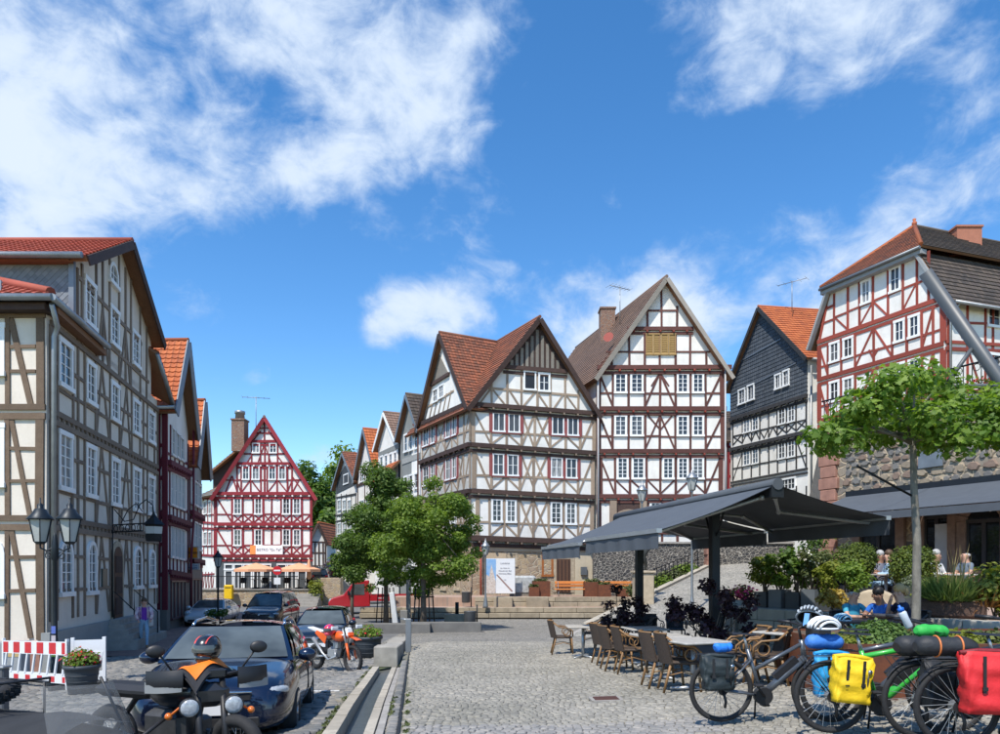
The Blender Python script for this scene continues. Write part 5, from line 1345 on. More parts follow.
# ================================================================== foliage tools
LEAF4 = (np.array([(0, 0, 0), (.42, .5, .1), (0, 1, 0), (-.42, .5, .1)]), [(0, 1, 2), (0, 2, 3)])
_a = [(0, 0), (.3, .12), (.62, .02), (.5, .3), (.78, .55), (.38, .55), (.3, .72), (0, 1.05)]
STAR = (np.array([(x, y, .12 * abs(x)) for x, y in _a] + [(-x, y, .12 * abs(x)) for x, y in _a[1:-1][::-1]]), [(0, 1, 2, 3, 4, 5, 6, 7), (0, 7, 8, 9, 10, 11, 12, 13)])
BLADE = (np.array([(-.03, 0, 0), (.03, 0, 0), (.022, .5, .04), (-.022, .5, .04), (0, 1, -.06)]), [(0, 1, 2, 3), (3, 2, 4)])
def foliage(name, mat, parent, clumps, n, size, seed=1, shape=LEAF4, shell=.45, upb=.5, off=(0, 0, 0), jit=.35):
    rng = np.random.default_rng(seed); c = np.array([k[0] for k in clumps], float); r = np.array([k[1] for k in clumps], float)
    w = (r[:, 0] * r[:, 1] * r[:, 2]) ** .75; w /= w.sum(); idx = rng.choice(len(clumps), n, p=w)
    d = rng.normal(size=(n, 3)); d /= np.linalg.norm(d, axis=1)[:, None]
    rad = shell + (1 - shell) * rng.random(n) ** .6; rad *= 1 + rng.normal(0, .08, n)
    pos = c[idx] + d * r[idx] * rad[:, None]
    nr = d * .7 + np.array([0, 0, upb]) + rng.normal(0, jit, (n, 3)); nr /= np.linalg.norm(nr, axis=1)[:, None]
    tg = rng.normal(size=(n, 3)) + d * .3 - np.array([0, 0, .25]); tg -= nr * (tg * nr).sum(1)[:, None]; tg /= np.linalg.norm(tg, axis=1)[:, None]
    bn = np.cross(tg, nr); s_ = size * rng.uniform(.65, 1.3, n)
    v, fs = shape
    P3 = pos[:, None, :] + s_[:, None, None] * (v[None, :, 0:1] * bn[:, None, :] + v[None, :, 1:2] * tg[:, None, :] + v[None, :, 2:3] * nr[:, None, :])
    return fast_mesh(name, P3.reshape(-1, 3), len(v), fs, mat, parent, off)
def blades(name, mat, parent, c, rad, h, n, seed=1, off=(0, 0, 0), lean=.5, wide=1.0):
    rng = np.random.default_rng(seed); a = rng.random(n) * 2 * np.pi; rr = rad * np.sqrt(rng.random(n))
    base = np.stack([c[0] + rr * np.cos(a), c[1] + rr * np.sin(a), np.full(n, c[2])], 1)
    out = np.stack([np.cos(a), np.sin(a), np.zeros(n)], 1) + rng.normal(0, .4, (n, 3)); tg = out * (lean * rng.random((n, 1)) * (rr / rad + .3)[:, None]) + np.array([0, 0, 1]); tg /= np.linalg.norm(tg, axis=1)[:, None]
    bn = np.cross(tg, rng.normal(size=(n, 3))); bn /= np.linalg.norm(bn, axis=1)[:, None]; nr = np.cross(bn, tg); s_ = h * rng.uniform(.6, 1.15, n); v, fs = BLADE
    P3 = base[:, None] + s_[:, None, None] * (v[None, :, 0:1] * bn[:, None] * wide + v[None, :, 1:2] * tg[:, None] + v[None, :, 2:3] * nr[:, None])
    return fast_mesh(name, P3.reshape(-1, 3), 5, fs, mat, parent, off)
LF_LIN = m_leaf('leaf_linden', (.09, .16, .022), (.23, .32, .06), .42)
LF_DK = m_leaf('leaf_dark', (.05, .105, .02), (.14, .22, .045), .36)
LF_MAP = m_leaf('leaf_maple', (.085, .17, .02), (.21, .31, .055), .42)
LF_YEL = m_leaf('leaf_lime', (.13, .17, .02), (.26, .28, .05), .35)
LF_BOX = m_leaf('leaf_box', (.05, .085, .012), (.13, .17, .025), .25)
LF_PUR = m_leaf('leaf_purple', (.018, .009, .014), (.065, .03, .045), .15)
LF_OLI = m_leaf('leaf_olive', (.06, .085, .03), (.14, .16, .06), .25)
LF_DRY = m_leaf('leaf_straw', (.3, .22, .1), (.42, .33, .17), .2)
LF_RUST = m_leaf('leaf_rust', (.25, .09, .03), (.4, .2, .05), .2)
LF_RED = m_leaf('petal_red', (.55, .01, .015), (.7, .03, .03), .2)
LF_PNK = m_leaf('petal_pink', (.6, .03, .2), (.75, .1, .35), .2)
LF_WHT = m_leaf('petal_white', (.7, .68, .66), (.8, .78, .76), .2)
BARK = M('bark', (.13, .105, .08), .9, var=.4, vs=14, bump=.7, bs=45, stretch=(1, 1, .4))
BARK_L = M('bark_light', (.2, .185, .155), .9, var=.4, vs=12, bump=.6, bs=40, stretch=(1, 1, .5))
def tree(label, base, trunk, clumps, mat, n, size, seed, group=None, shape=LEAF4, bark=BARK, name='tree', limbs=9, shell=.35, r0=.12, r1=.05):
    t = thing(name, label, 'tree', base, group, world=True)
    mb = MB(); mb.tube([base - V((0, 0, .15))] + trunk, [r0 * 1.25] + [r0 + (r1 - r0) * i / max(1, len(trunk) - 1) for i in range(len(trunk))], 9)
    rnd = random.Random(seed); tops = trunk[-1]
    for k in range(min(limbs, len(clumps))):
        c = V(clumps[k][0]); s_ = trunk[-2].lerp(trunk[-1], rnd.uniform(.0, .9)); m_ = s_.lerp(c, .5) + V((0, 0, rnd.uniform(0, .2)))
        mb.tube([s_, m_, c], [r1 * .8, r1 * .5, r1 * .2], 6)
    mb.build('trunk', bark, t)
    foliage('crown', mat, t, clumps, n, size, seed, shape, shell, off=base)
    return t
def crown_clumps(c, r, n, cr, seed, top=None):
    rnd = random.Random(seed); out = [(c, (r[0] * .55, r[1] * .55, r[2] * .6))]
    for _ in range(n):
        while True:
            d = V((rnd.uniform(-1, 1), rnd.uniform(-1, 1), rnd.uniform(-1, 1)))
            if .3 < d.length < 1: break
        if top: k = 1 - top * max(0, d.z)
        else: k = 1
        q = cr * rnd.uniform(.45, 1.15); out.append((V(c) + V((d.x * r[0] * k, d.y * r[1] * k, d.z * r[2])) * 1.08, (q, q, q * .7)))
    return out
b0 = gp(423, 32); c = P(429, 534, 32)
tree('broad green linden standing in the stone-edged bed', b0, [b0 + V((.02, 0, 1)), P(423, 575, 32), P(424, 540, 32), P(424, 500, 32)], crown_clumps(c, (2.2, 2.1, 2.4), 72, .6, 3, .5), LF_LIN, 32000, .12, 3, 'trees on the square', r0=.13, r1=.06)
b0 = gp(386, 36.5); c = P(383, 526, 36.5)
tree('taller dark linden with pointed crown behind the broad one', b0, [b0 + V((0, 0, 1)), P(386, 578, 36.5), P(384, 540, 36.5), P(381, 485, 36.5)], crown_clumps(c, (2.2, 2.1, 3.2), 72, .62, 5, .7), LF_DK, 32000, .125, 5, 'trees on the square', r0=.13, r1=.06)
b0 = gp(352, 41); c = P(355, 553, 41)
tree('low dark tree crown over the red van', b0, [b0 + V((0, 0, 1)), P(353, 590, 41), P(355, 560, 41)], crown_clumps(c, (1.1, 1.1, 1.3), 22, .6, 8, .5), LF_DK, 6000, .18, 8, 'trees on the square', r0=.1)
for (px, py, Y, rx, rz_, sd, lab) in ((322, 500, 100, 5, 5.5, 1, 'round green tree rising behind the small orange-roofed house'), (345, 492, 118, 7, 7, 2, 'tall green tree behind the farthest row house'), (300, 515, 112, 5, 4.5, 4, 'dark tree crown beside the red gable'), (335, 535, 92, 3.5, 4, 6, 'bushy tree above the parked cars up the street')):
    c = P(px, py, Y); b0 = V((c.x, Y, gz(c.x, Y)))
    tree(lab, b0, [b0 + V((0, 0, 2)), b0.lerp(c, .6), c], crown_clumps(c, (rx, rx * .8, rz_), 22, rx * .36, sd, .4), LF_DK if sd != 2 else LF_LIN, 3800, .62, sd, 'trees behind the houses', r0=.3, r1=.12)
# maple in the steel planter
b0 = V(((916 - 500) / F * 10.4, 10.4, .35))
mc = [(835, 440, .5), (822, 436, .36), (850, 425, .5), (868, 405, .55), (890, 385, .55), (915, 375, .5), (940, 385, .5), (905, 412, .6), (880, 432, .55), (935, 420, .6), (960, 405, .55), (985, 425, .55), (1005, 405, .5), (960, 440, .45), (1015, 435, .55), (925, 442, .4), (1000, 395, .4)]
rnd = random.Random(4)
mcl = [(P(x, y, 10.4 + rnd.uniform(-.75, .75)), (r_ * .85, r_ * .85, r_ * .5)) for x, y, r_ in mc]
tree('young maple with flat spreading crown and slender pale trunk in the rusty planter', b0, [b0 + V((0, 0, .6)), P(917, 540, 10.4), P(914, 490, 10.4), P(913, 445, 10.4), P(909, 420, 10.4)], mcl, LF_MAP, 5600, .072, 9, None, STAR, BARK_L, limbs=17, shell=.1, r0=.062, r1=.035)
mb = MB(); mb.tube([P(914, 497, 10.4), P(857, 466, 10.3)], .018, 6); tag(mb.build('guy_pole', IRON), 'thin dark guy pole slanting from the maple trunk', 'pole')
def shrub(name, label, base, clumps, mat, n, size, seed, stems=5, group=None, shape=LEAF4, shell=.2, extra=None, cat='shrub'):
    t = thing(name, label, cat, base, group, world=True); mb = MB(); rnd = random.Random(seed)
    for k in range(stems):
        c = V(clumps[k % len(clumps)][0]); s_ = base + V((rnd.uniform(-.06, .06), rnd.uniform(-.06, .06), -.03)); mb.tube([s_, s_.lerp(c, .5) + V((rnd.uniform(-.05, .05), 0, 0)), c], [.018, .012, .006], 5)
    mb.build('stem', BARK, t, kind='stuff'); foliage('leaves', mat, t, clumps, n, size, seed, shape, shell, off=base)
    if extra: foliage('blossom', extra[0], t, clumps, extra[1], extra[2], seed + 1, shape, .85, off=base)
    return t
def planter(label, c, sz, mat, rz=0, group=None, name='planter'):
    t = thing(name, label, 'planter', (c[0], c[1], c[2]), group, rz)
    mb = MB(); w, d, h = sz; th = .03
    for (cc, s_) in (((0, -d / 2 + th / 2, h / 2), (w, th, h)), ((0, d / 2 - th / 2, h / 2), (w, th, h)), ((-w / 2 + th / 2, 0, h / 2), (th, d - 2 * th, h)), ((w / 2 - th / 2, 0, h / 2), (th, d - 2 * th, h))): mb.box(cc, s_)
    mb.box((0, 0, .02), (w - .07, d - .07, .04)); mb.build('box', mat, t)
    MB().box((0, 0, h - .06), (w - 2 * th - .004, d - 2 * th - .004, .06)).build('soil', SOIL, t)
    return t
CORTEN = M('corten_steel', (.19, .062, .026), .75, .2, var=.35, vs=6, bump=.2, bs=40, col2=(.11, .04, .022))
ANTH = M('planter_anthracite', (.055, .062, .07), .6, var=.15)
# ================================================================== B9 stone restaurant, balcony terrace above
t = B9 = thing('stone_building', 'rubble-stone restaurant with dark arched openings under the grey awning', 'building', (14, 22, TZ), world=True)
A, B = V((11.2, 25, 0)), V((17.0, 12.87, 0))
f = f9 = Fac(t, A, B, T_TAN)
zt9 = 6.35
MB().prism([V((A.x, A.y, TZ)), V((B.x, B.y, TZ)), V((32, 20, TZ)), V((26, 41, TZ)), V((21.2, 49.5, TZ))], V((0, 0, zt9 - TZ))).build('wall', m_rubble('rubble_rest', [(.2, .17, .14), (.3, .25, .19), (.13, .125, .12), (.36, .28, .2)], (.44, .36, .25), 2.6, .06), t)
rnd = random.Random(12); z = 3.9
ST = [M('rest_stone_%d' % k, c_, .9, var=.25, vs=7, bump=.5, bs=30) for k, c_ in enumerate(((.17, .16, .15), (.23, .2, .165), (.29, .235, .17), (.33, .265, .19), (.24, .17, .13), (.2, .19, .175)))]
cnt = 0
while z < zt9 - .15:
    h = rnd.uniform(.16, .32); u = .75 + rnd.uniform(0, .2)
    while u < 8.6 and cnt < 298:
        w = rnd.uniform(.18, .5); c = f.pt(u + w / 2, z + h / 2, .0); m_ = 7; ring = []
        for k in range(m_):
            a = 2 * math.pi * k / m_ + rnd.uniform(-.25, .25); q = rnd.uniform(.9, 1.06); ex = 1 / max(abs(math.cos(a)), abs(math.sin(a))) ** .55
            ring.append((math.cos(a) * w * .5 * q * ex * .9, math.sin(a) * h * .5 * q * ex * .9))
        d = rnd.uniform(.03, .07); vv = [c + f.U * x + V((0, 0, y)) for x, y in ring] + [c + f.U * x * .8 + V((0, 0, y * .8)) + f.n * d for x, y in ring]
        mb = MB(); mb.add(vv, [tuple(range(m_, 2 * m_))] + [(k, (k + 1) % m_, (k + 1) % m_ + m_, k + m_) for k in range(m_)]); mb.build('stone', ST[rnd.randrange(6)], t); cnt += 1
        u += w + .016
    z += h + .014
z = TZ; k = 0
while z < zt9: MB().bbox(f.pt(.3, z + .2, -.02), (.62 + .14 * (k % 2), .3, .385), .02, rz=math.atan2(f.U.y, f.U.x)).build('quoin', REDSAND, t); z += .4; k += 1
DG = m_glass('shop_glass_dark', (.012, .014, .016), .05)
JAMB = M('jamb_stone', (.21, .145, .11), .9, var=.3, vs=4, bump=.4, bs=25)
def opening(x1, x2, ytop, arch, bars=2):
    u1, u2 = f.u(x1), f.u(x2); zt = f.at((x1 + x2) / 2, ytop).z; um = (u1 + u2) / 2; rr = (u2 - u1) / 2; zs = zt - (rr * .8 if arch else 0)
    q = [f.pt(u1, TZ + .02, .03), f.pt(u2, TZ + .02, .03)] + ([f.pt(um + rr * math.cos(math.pi * k / 10), zs + rr * .8 * math.sin(math.pi * k / 10), .03) for k in range(11)] if arch else [f.pt(u2, zt, .03), f.pt(u1, zt, .03)])
    w_ = MB().prism(q, -f.n * .02).build('glazed_opening', DG, t)
    mb = MB()
    for k in range(bars + 1): uu = u1 + (u2 - u1) * k / bars; mb.obox(f.pt(uu - .05, TZ, .03), f.U * .1, V((0, 0, zs - TZ)), f.n * .05)
    mb.obox(f.pt(u1, zs - .06, .03), f.U * (u2 - u1), V((0, 0, .1)), f.n * .06); mb.build('glazing_bar', T_BLACK, w_)
    for s_ in (u1 - .28, u2): MB().obox(f.pt(s_, TZ, -.02), f.U * .28, V((0, 0, zs - TZ)), f.n * .16).build('jamb', JAMB, t)
    if arch:
        for k in range(9):
            a0, a1 = math.pi * k / 9 + .02, math.pi * (k + 1) / 9 - .02; q = [f.pt(um + r_ * math.cos(a), zs + r_ * .8 * math.sin(a), .13) for a, r_ in ((a0, rr), (a0, rr + .3), (a1, rr + .3), (a1, rr))]
            MB().prism(q, -f.n * .14).build('arch_stone', JAMB, t)
    else: MB().obox(f.pt(u1 - .28, zt, -.02), f.U * (u2 - u1 + .56), V((0, 0, .3)), f.n * .16).build('lintel', JAMB, t)
opening(862, 898, 520, False, 2); opening(926, 950, 507, True, 2); opening(968, 1003, 507, True, 2); opening(1020, 1060, 505, True, 2)
MB().obox(f.pt(f.u(937), TZ + .3, .07), f.U * .55, V((0, 0, 1.9)), f.n * .03).build('door_pane', M('pale_pane', (.4, .43, .46), .2), t)
MB().obox(f.pt(f.u(920), f.at(920, 469).z, .03), f.U * .75, V((0, 0, .5)), f.n * .06).build('wall_vent', ZINC, t)
MB().obox(f.pt(-.1, zt9, -.4), f.U * f.len, f.n * .55, V((0, 0, .14))).build('coping', GREYST, t)
# balustrade and red flower boxes on the terrace edge
t = thing('balustrade', 'black wrought-iron balustrade on top of the stone restaurant wall', 'railing', f.pt(4, zt9, 0), world=True)
mb = MB(); zr = zt9 + .14
for k in range(52): mb.tube([f.pt(.1 + k * .25, zr - .02, .03), f.pt(.1 + k * .25, zr + .95, .03)], .016, 5)
for k in range(26): mb.torus(f.pt(.22 + k * .5, zr + .82, .03), .1, .012, 10, 4, axis=f.n)
mb.tube([f.pt(0, zr + .95, .03), f.pt(12.9, zr + .95, .03)], .028, 6); mb.tube([f.pt(0, zr + .12, .03), f.pt(12.9, zr + .12, .03)], .02, 6); mb.build('bars', IRON, t)
for k, (u0, u1) in enumerate(((.7, 2.3), (5.4, 7.6), (8.2, 9.8))):
    bs_ = f.pt((u0 + u1) / 2, zr + .02, .12); lab = ('left end', 'middle', 'right end')[k]
    tb = thing('flower_box', 'red geranium box at the %s of the iron balustrade' % lab, 'flower box', bs_, 'geranium boxes', world=True)
    MB().obox(f.pt(u0, zr + .02, .05), f.U * (u1 - u0), f.n * .22, V((0, 0, .2))).build('trough', WOODDK, tb)
    cs = [(f.pt(u0 + (u1 - u0) * j / 7, zr + .3, .17), (.2, .2, .17)) for j in range(8)]
    foliage('leaves', LF_DK, tb, cs, 700, .07, k, off=bs_); foliage('blossom', LF_RED, tb, cs, 420, .08, k + 5, shell=.85, off=bs_)
# ================================================================== awnings
FAB = M('awning_fabric', (.075, .088, .105), .85, var=.12, vs=3, bump=.1, bs=300)
FABL = M('awning_fabric_light', (.16, .18, .2), .85, var=.1, vs=3)
ALU = M('alu_grey', (.42, .44, .45), .4, .6)
STEELP = M('post_steel', (.022, .026, .032), .5, .4)
def awn_panel(t, b0, b1, e1, e0, val=.24, wavy=True, nm='canopy', bar=True):
    """fabric from housing line b0-b1 to front bar e0-e1, with a hanging valance"""
    b0, b1, e0, e1 = map(V, (b0, b1, e0, e1)); n = 14
    def fn(u, v): p = b0.lerp(b1, u).lerp(e0.lerp(e1, u), v); return p - V((0, 0, .05 * math.sin(math.pi * v)))
    mb = MB(); mb.grid(fn, n, 8); mb.grid(lambda u, v: fn(u, v) - V((0, 0, .012)), n, 8); mb.build(nm, FAB, t)
    L_ = (e1 - e0).length; k = max(6, int(L_ / .12)); out = (e0 - b0); out.z = 0; out.normalize()
    mb = MB(); mb.grid(lambda u, v: e0.lerp(e1, u) - V((0, 0, .03 + val * v)) + out * (.02 + (.02 * math.sin(u * L_ * 9) * v if wavy else 0)), k * 2, 3); mb.grid(lambda u, v: e0.lerp(e1, u) - V((0, 0, .03 + val * v)) + out * (.012 + (.02 * math.sin(u * L_ * 9) * v if wavy else 0)), k * 2, 3); mb.build('valance', FAB, t)
    if bar: MB().beam(e0 - V((0, 0, .01)), e1 - V((0, 0, .01)), .09, .07).build('front_bar', ALU, t)
def awn_arm(t, a, m_, e):
    mb = MB(); mb.tube([a, m_, e], .032, 7); mb.ell(m_, .05, 8, 6); mb.ell(a, .05, 8, 6); mb.build('folding_arm', ALU, t)
t = thing('double_awning', 'large free-standing dark grey double awning on two posts over the cafe tables', 'awning', (4.2, 14, -.3), world=True)
Bs = V((4.58, 11.9, 2.92)); Bd = V((-.19, .982, 0)); Bn = V((.982, .19, 0)); LB = 7.6
def aw(s_, o, z): return V((Bs.x, Bs.y, 0)) + Bd * s_ + Bn * o + V((0, 0, z))
MB().obox(aw(-.02, -.11, 2.8), Bd * LB, Bn * .22, V((0, 0, .2))).build('housing', STEELP, t)
MB().tube([aw(-.04, 0, 3.02), aw(LB, 0, 3.02)], .1, 10).build('roller', FAB, t)
for (s0, s1, o0, ze) in ((0, 3.75, -2.07, 2.24), (3.8, 7.0, -2.2, 2.16)): awn_panel(t, aw(s0, -.05, 3.0), aw(s1, -.05, 3.0), aw(s1, o0, ze), aw(s0, o0, ze), .27)
awn_panel(t, aw(0, .05, 3.0), aw(3.75, .05, 3.0), aw(3.75, 2.1, 2.5), aw(0, 2.1, 2.5), .27); awn_panel(t, aw(3.8, .05, 3.0), aw(7.5, .05, 3.0), aw(7.5, 2.1, 2.46), aw(3.8, 2.1, 2.46), .27)
for s_ in (.25, 3.3, 4.1, 7.1):
    d = .9 if s_ in (.25, 4.1) else -.9
    awn_arm(t, aw(s_, .12, 2.82), aw(s_ + d, .75, 2.66), aw(s_ + .1, 2.0, 2.42)); awn_arm(t, aw(s_, -.12, 2.82), aw(s_ + d, -.75, 2.55), aw(s_ + .1, -2.02, 2.2))
for s_ in (2.15, 6.0):
    p = aw(s_, 0, 0); g0 = gz(p.x, p.y)
    MB().box((p.x, p.y, (g0 - .02 + 2.82) / 2), (.16, .16, 2.82 - g0), rz=.19).build('post', STEELP, t)
    MB().box((p.x, p.y, g0 + .01), (.4, .4, .05), rz=.19).build('foot_plate', STEELP, t)
    for o in (-1, 1):
        q0 = V((p.x, p.y, 2.2)); q1 = aw(s_ + o * .42, 0, 2.8); MB().tube([q0, q0.lerp(q1, .5) + V((0, 0, -.1)), q1], .02, 6).build('bracket', STEELP, t)
t = thing('wall_awning', 'long grey awning fixed to the stone restaurant wall', 'awning', f9.pt(5, 3.2, .2), world=True)
u0, um, u1 = f9.u(850), f9.u(934), f9.u(1075)
zb_ = 4.05
for (a, b_) in ((u0, um), (um + .02, u1)):
    awn_panel(t, f9.pt(a, zb_, .15), f9.pt(b_, zb_, .15), f9.pt(b_, zb_ - .8, 2.7), f9.pt(a, zb_ - .8, 2.7), .2, False, bar=False)
MB().obox(f9.pt(u0, zb_ - .05, .0), f9.U * (u1 - u0), f9.n * .22, V((0, 0, .2))).build('housing', STEELP, t)
for uu in (u0 + .5, um - .5, um + .6, um + 3): awn_arm(t, f9.pt(uu, zb_ - .1, .2), f9.pt(uu + .6, zb_ - .66, 1.4), f9.pt(uu + .1, zb_ - 1.0, 2.6))
# ================================================================== leaning steel tube mast with cross tube
t = thing('steel_mast', 'leaning grey steel tube mast with horizontal arm, entering from the right edge', 'mast', (10.9, 11.2, .3), world=True)
a, b_ = P(925, 272, 11), P(1000, 380, 11); e = a + (b_ - a) * 4.0
MB().tube([a, e], .095, 16).build('mast_tube', M('mast_grey', (.075, .085, .095), .45), t)
h0, h1 = P(931, 386, 11), P(1075, 386, 11); MB().tube([h0, h1], .04, 10).build('cross_tube', M('mast_grey', (.075, .085, .095), .45), t)
MB().tube([P(946, 385, 11), P(977, 341, 11)], .033, 8).build('strut', M('mast_grey', (.075, .085, .095), .45), t)
# ================================================================== vehicles
RUB = M('tyre_rubber', (.018, .018, .019), .8, var=.3, vs=20, bump=.3, bs=90)
RIM = M('rim_alloy', (.42, .43, .45), .3, .85)
CHR = M('chrome', (.6, .61, .62), .12, 1.0, var=.05)
BLK = BLKP = M('black_plastic', (.018, .018, .02), .5, var=.2)
GLS = m_glass('car_glass', (.075, .088, .088), .03)  # base colour lightened to imitate reflection and light inside the car
LENS = M('lamp_lens', (.4, .43, .46), .14, 0, var=.35, vs=40, coat=.6)
AMB = M('amber_lens', (.65, .16, .02), .2, coat=.5); REDL = M('red_lens', (.45, .01, .012), .15, coat=.5)
PLATE = M('plate_white', (.7, .71, .72), .5, var=.05)
def apply_mods(o, cutters=()):
    for c_ in cutters:
        m = o.modifiers.new('b', 'BOOLEAN'); m.operation = 'DIFFERENCE'; m.object = c_; m.solver = 'EXACT'
    dg = bpy.context.evaluated_depsgraph_get(); me = bpy.data.meshes.new_from_object(o.evaluated_get(dg)); o.modifiers.clear(); o.data = me
    for c_ in cutters: bpy.data.objects.remove(c_)
def wheel(t, c, r, w, spokes=5, rim=RIM, rr=.66):
    c = V(c); s_ = 1 if c.y > 0 else -1; mb = MB(); h = w / 2; ax = (0, 1, 0)
    mb.lathe(c, [(r * rr, -h * .9), (r * .9, -h), (r * .98, -h * .75), (r, -h * .3), (r, h * .3), (r * .98, h * .75), (r * .9, h), (r * rr, h * .9), (r * rr, -h * .9)], 28, axis=ax, cap=False)
    o = mb.build('tyre', RUB, t); wl = o
    mb = MB(); mb.lathe(c, [(r * rr * 1.01, -h * .9), (r * rr * .93, -h * .2), (r * rr * .93, h * .2), (r * rr * 1.01, h * .9)], 28, axis=ax, cap=False)
    y = c.y + s_ * h * .72
    for k in range(spokes):
        a = 2 * math.pi * k / spokes + .3
        for da in (-.16, .16): mb.beam((c.x + .03 * math.cos(a), y, c.z + .03 * math.sin(a)), (c.x + r * rr * .96 * math.cos(a + da), y, c.z + r * rr * .96 * math.sin(a + da)), .045, .03, up=(0, 1, 0))
    mb.lathe((c.x, y, c.z), [(.06, -.03), (.055, .025), (0, .03)], 12, axis=(0, s_, 0)); mb.build('rim', rim, o)
    mb = MB(); mb.lathe((c.x, c.y + s_ * .0, c.z), [(r * rr * .9, -.02), (r * rr * .9, .02)], 24, axis=ax); mb.build('brake_disc', M('disc_dark', (.06, .06, .062), .4, .7), o)
    return o
def car(label, loc, rz, paint, L=4.5, W=1.82, H=1.45, zh=.93, belt=.97, xw=1.05, x1=.25, x2=-1.75, x3=-2.1, r=.32, wb=2.64, rails=False, group=None, spokes=5, roundl=False, name='parked_car', fx=None, plate=True, nose=.3):
    t = thing(name, label, 'car', loc, group, rz); hw0 = W / 2; hl = L / 2; xf = (fx or hl - .88); xr = xf - wb
    st = [(-hl, .36, belt - .16, .8), (-hl + .06, .27, belt - .05, .9), (-hl + .35, .21, belt, .97), (xr, .19, belt + .01, 1), (-.4, .18, belt + .005, .985), (xw - .35, .18, belt - .01, .985), (xw + .1, .18, zh + .02, .99), (xf, .19, zh - .03, .99), (hl - .38, .2, zh - .11, .95), (hl - .14, .2, zh - .2, .87), (hl - .03, .24, zh - .3, .76), (hl, .3, zh - .38, .68)]
    if roundl: st[-3] = (hl - .14, .2, zh - .26, .84)
    mb = MB(); n = 16
    for (x, zb, zt, k) in st:
        hw = hw0 * k; h = zt - zb; half = [(0, zb), (.7 * hw, zb), (.94 * hw, zb + .05), (hw, zb + .3 * h), (hw * 1.0, zb + .55 * h), (.975 * hw, zb + .82 * h), (.86 * hw, zt), (.5 * hw, zt + .025), (0, zt + .035)]
        ring = half + [(-y, z) for y, z in half[1:-1][::-1]]; mb.v += [(x, y, z) for y, z in ring]
    for i in range(len(st) - 1):
        for k in range(n): a = i * n + k; b = i * n + (k + 1) % n; mb.f.append([a, b, b + n, a + n]); mb.m.append(0); mb.sm.append(True)
    mb.f.append(list(range(n))[::-1]); mb.f.append([(len(st) - 1) * n + k for k in range(n)]); mb.m += [0, 0]; mb.sm += [True, True]
    o = mb.build('body', [paint, BLKP], t); sm = o.modifiers.new('s', 'SUBSURF'); sm.levels = sm.render_levels = 2
    cuts = []
    for x in (xf, xr):
        for s_ in (-1, 1):
            cb = MB(); cb.lathe((x, s_ * (hw0 - .08), r), [(r + .055, -.2), (r + .055, .2)], 28, axis=(0, 1, 0)); cb.m = [1] * len(cb.f); cuts.append(cb.build('cut', [paint, BLKP]))
    apply_mods(o, cuts)
    yb, yt = .885 * hw0, .66 * hw0; zr = H - .06
    def ws(s_, tt, o_=0): return V((xw + (x1 - xw) * tt + .10 * (1 - s_ * s_) + o_ * .7, s_ * (yb + (yt - yb) * tt), (zh + .0) + (zr - zh) * tt + .02 * math.sin(math.pi * tt) + o_))
    def rw(s_, tt, o_=0): return V((x3 + (x2 - x3) * tt - .06 * (1 - s_ * s_) - o_, s_ * (yb * .97 + (yt * .97 - yb * .97) * tt), (belt - .02) + (zr - belt) * tt + .03 * math.sin(math.pi * tt) + o_ * .3))
    def sd(sg, a, tt, o_=0):
        bx = V((xw + (x3 - xw) * a, yb - .03 * yb * a, zh + (belt - zh) * a - .02)); tx = V((x1 + (x2 - x1) * a, yt - .03 * yt * a, zr)); p = bx.lerp(tx, tt); p.y += .035 * math.sin(math.pi * tt) + .02 * math.sin(math.pi * a) + o_; p.z += o_ * .3; return V((p.x, sg * p.y, p.z))
    mb = MB()
    mb.grid(lambda u, v: ws(u * 2 - 1, v), 10, 6); mb.grid(lambda u, v: rw(u * 2 - 1, v), 8, 6)
    for sg in (-1, 1): mb.grid(lambda u, v: sd(sg, u, v), 12, 6)
    mb.grid(lambda u, v: V((ws(v * 2 - 1, 1).x * (1 - u) + rw(v * 2 - 1, 1).x * u, (v * 2 - 1) * (yt - .03 * yt * u), zr + .055 * (1 - (v * 2 - 1) ** 2) ** .7 + .03 * math.sin(math.pi * min(1, u + .1)))), 10, 8)
    mb.build('cabin', paint, t)
    MB().grid(lambda u, v: ws((u * 2 - 1) * .93, .07 + v * .87, .012), 10, 6).build('windscreen', GLS, t)
    MB().grid(lambda u, v: rw((u * 2 - 1) * .88, .12 + v * .78, .012), 8, 6).build('rear_window', GLS, t)
    for sg in (-1, 1):
        for (a0, a1) in ((.10, .42), (.45, .73), (.76, .92)):
            MB().grid(lambda u, v: sd(sg, a0 + (a1 - a0) * u, .1 + v * .8, .012), 6, 5).build('side_window', GLS, t)
        mb = MB(); p = sd(sg, .06, .08); mb.ell(p + V((.02, sg * .16, .04)), (.09, .12, .085), 12, 8); mb.beam(p, p + V((0, sg * .1, .0)), .05, .04); mb.build('wing_mirror', paint, t)
        mb = MB()
        if roundl: mb.ell((hl - .28, sg * hw0 * .70, zh - .17), (.19, .15, .14), 14, 10)
        else:
            mb.ell((hl - .29, sg * hw0 * .75, zh - .285), (.22, .13, .075), 18, 10, rot=Matrix.Rotation(-sg * .5, 3, 'Z'))
        mb.build('headlight', LENS, t)
        mb = MB(); mb.bbox((-hl + .06, sg * hw0 * .74, belt - .12), (.16, .3, .2), .03); mb.build('tail_light', REDL, t)
        for a in (.40, .71):
            mb = MB(); p = sd(sg, a, 0); mb.bbox((p.x, sg * (hw0 * .985), belt - .15), (.2, .05, .035), .012); mb.build('door_handle', paint, t)
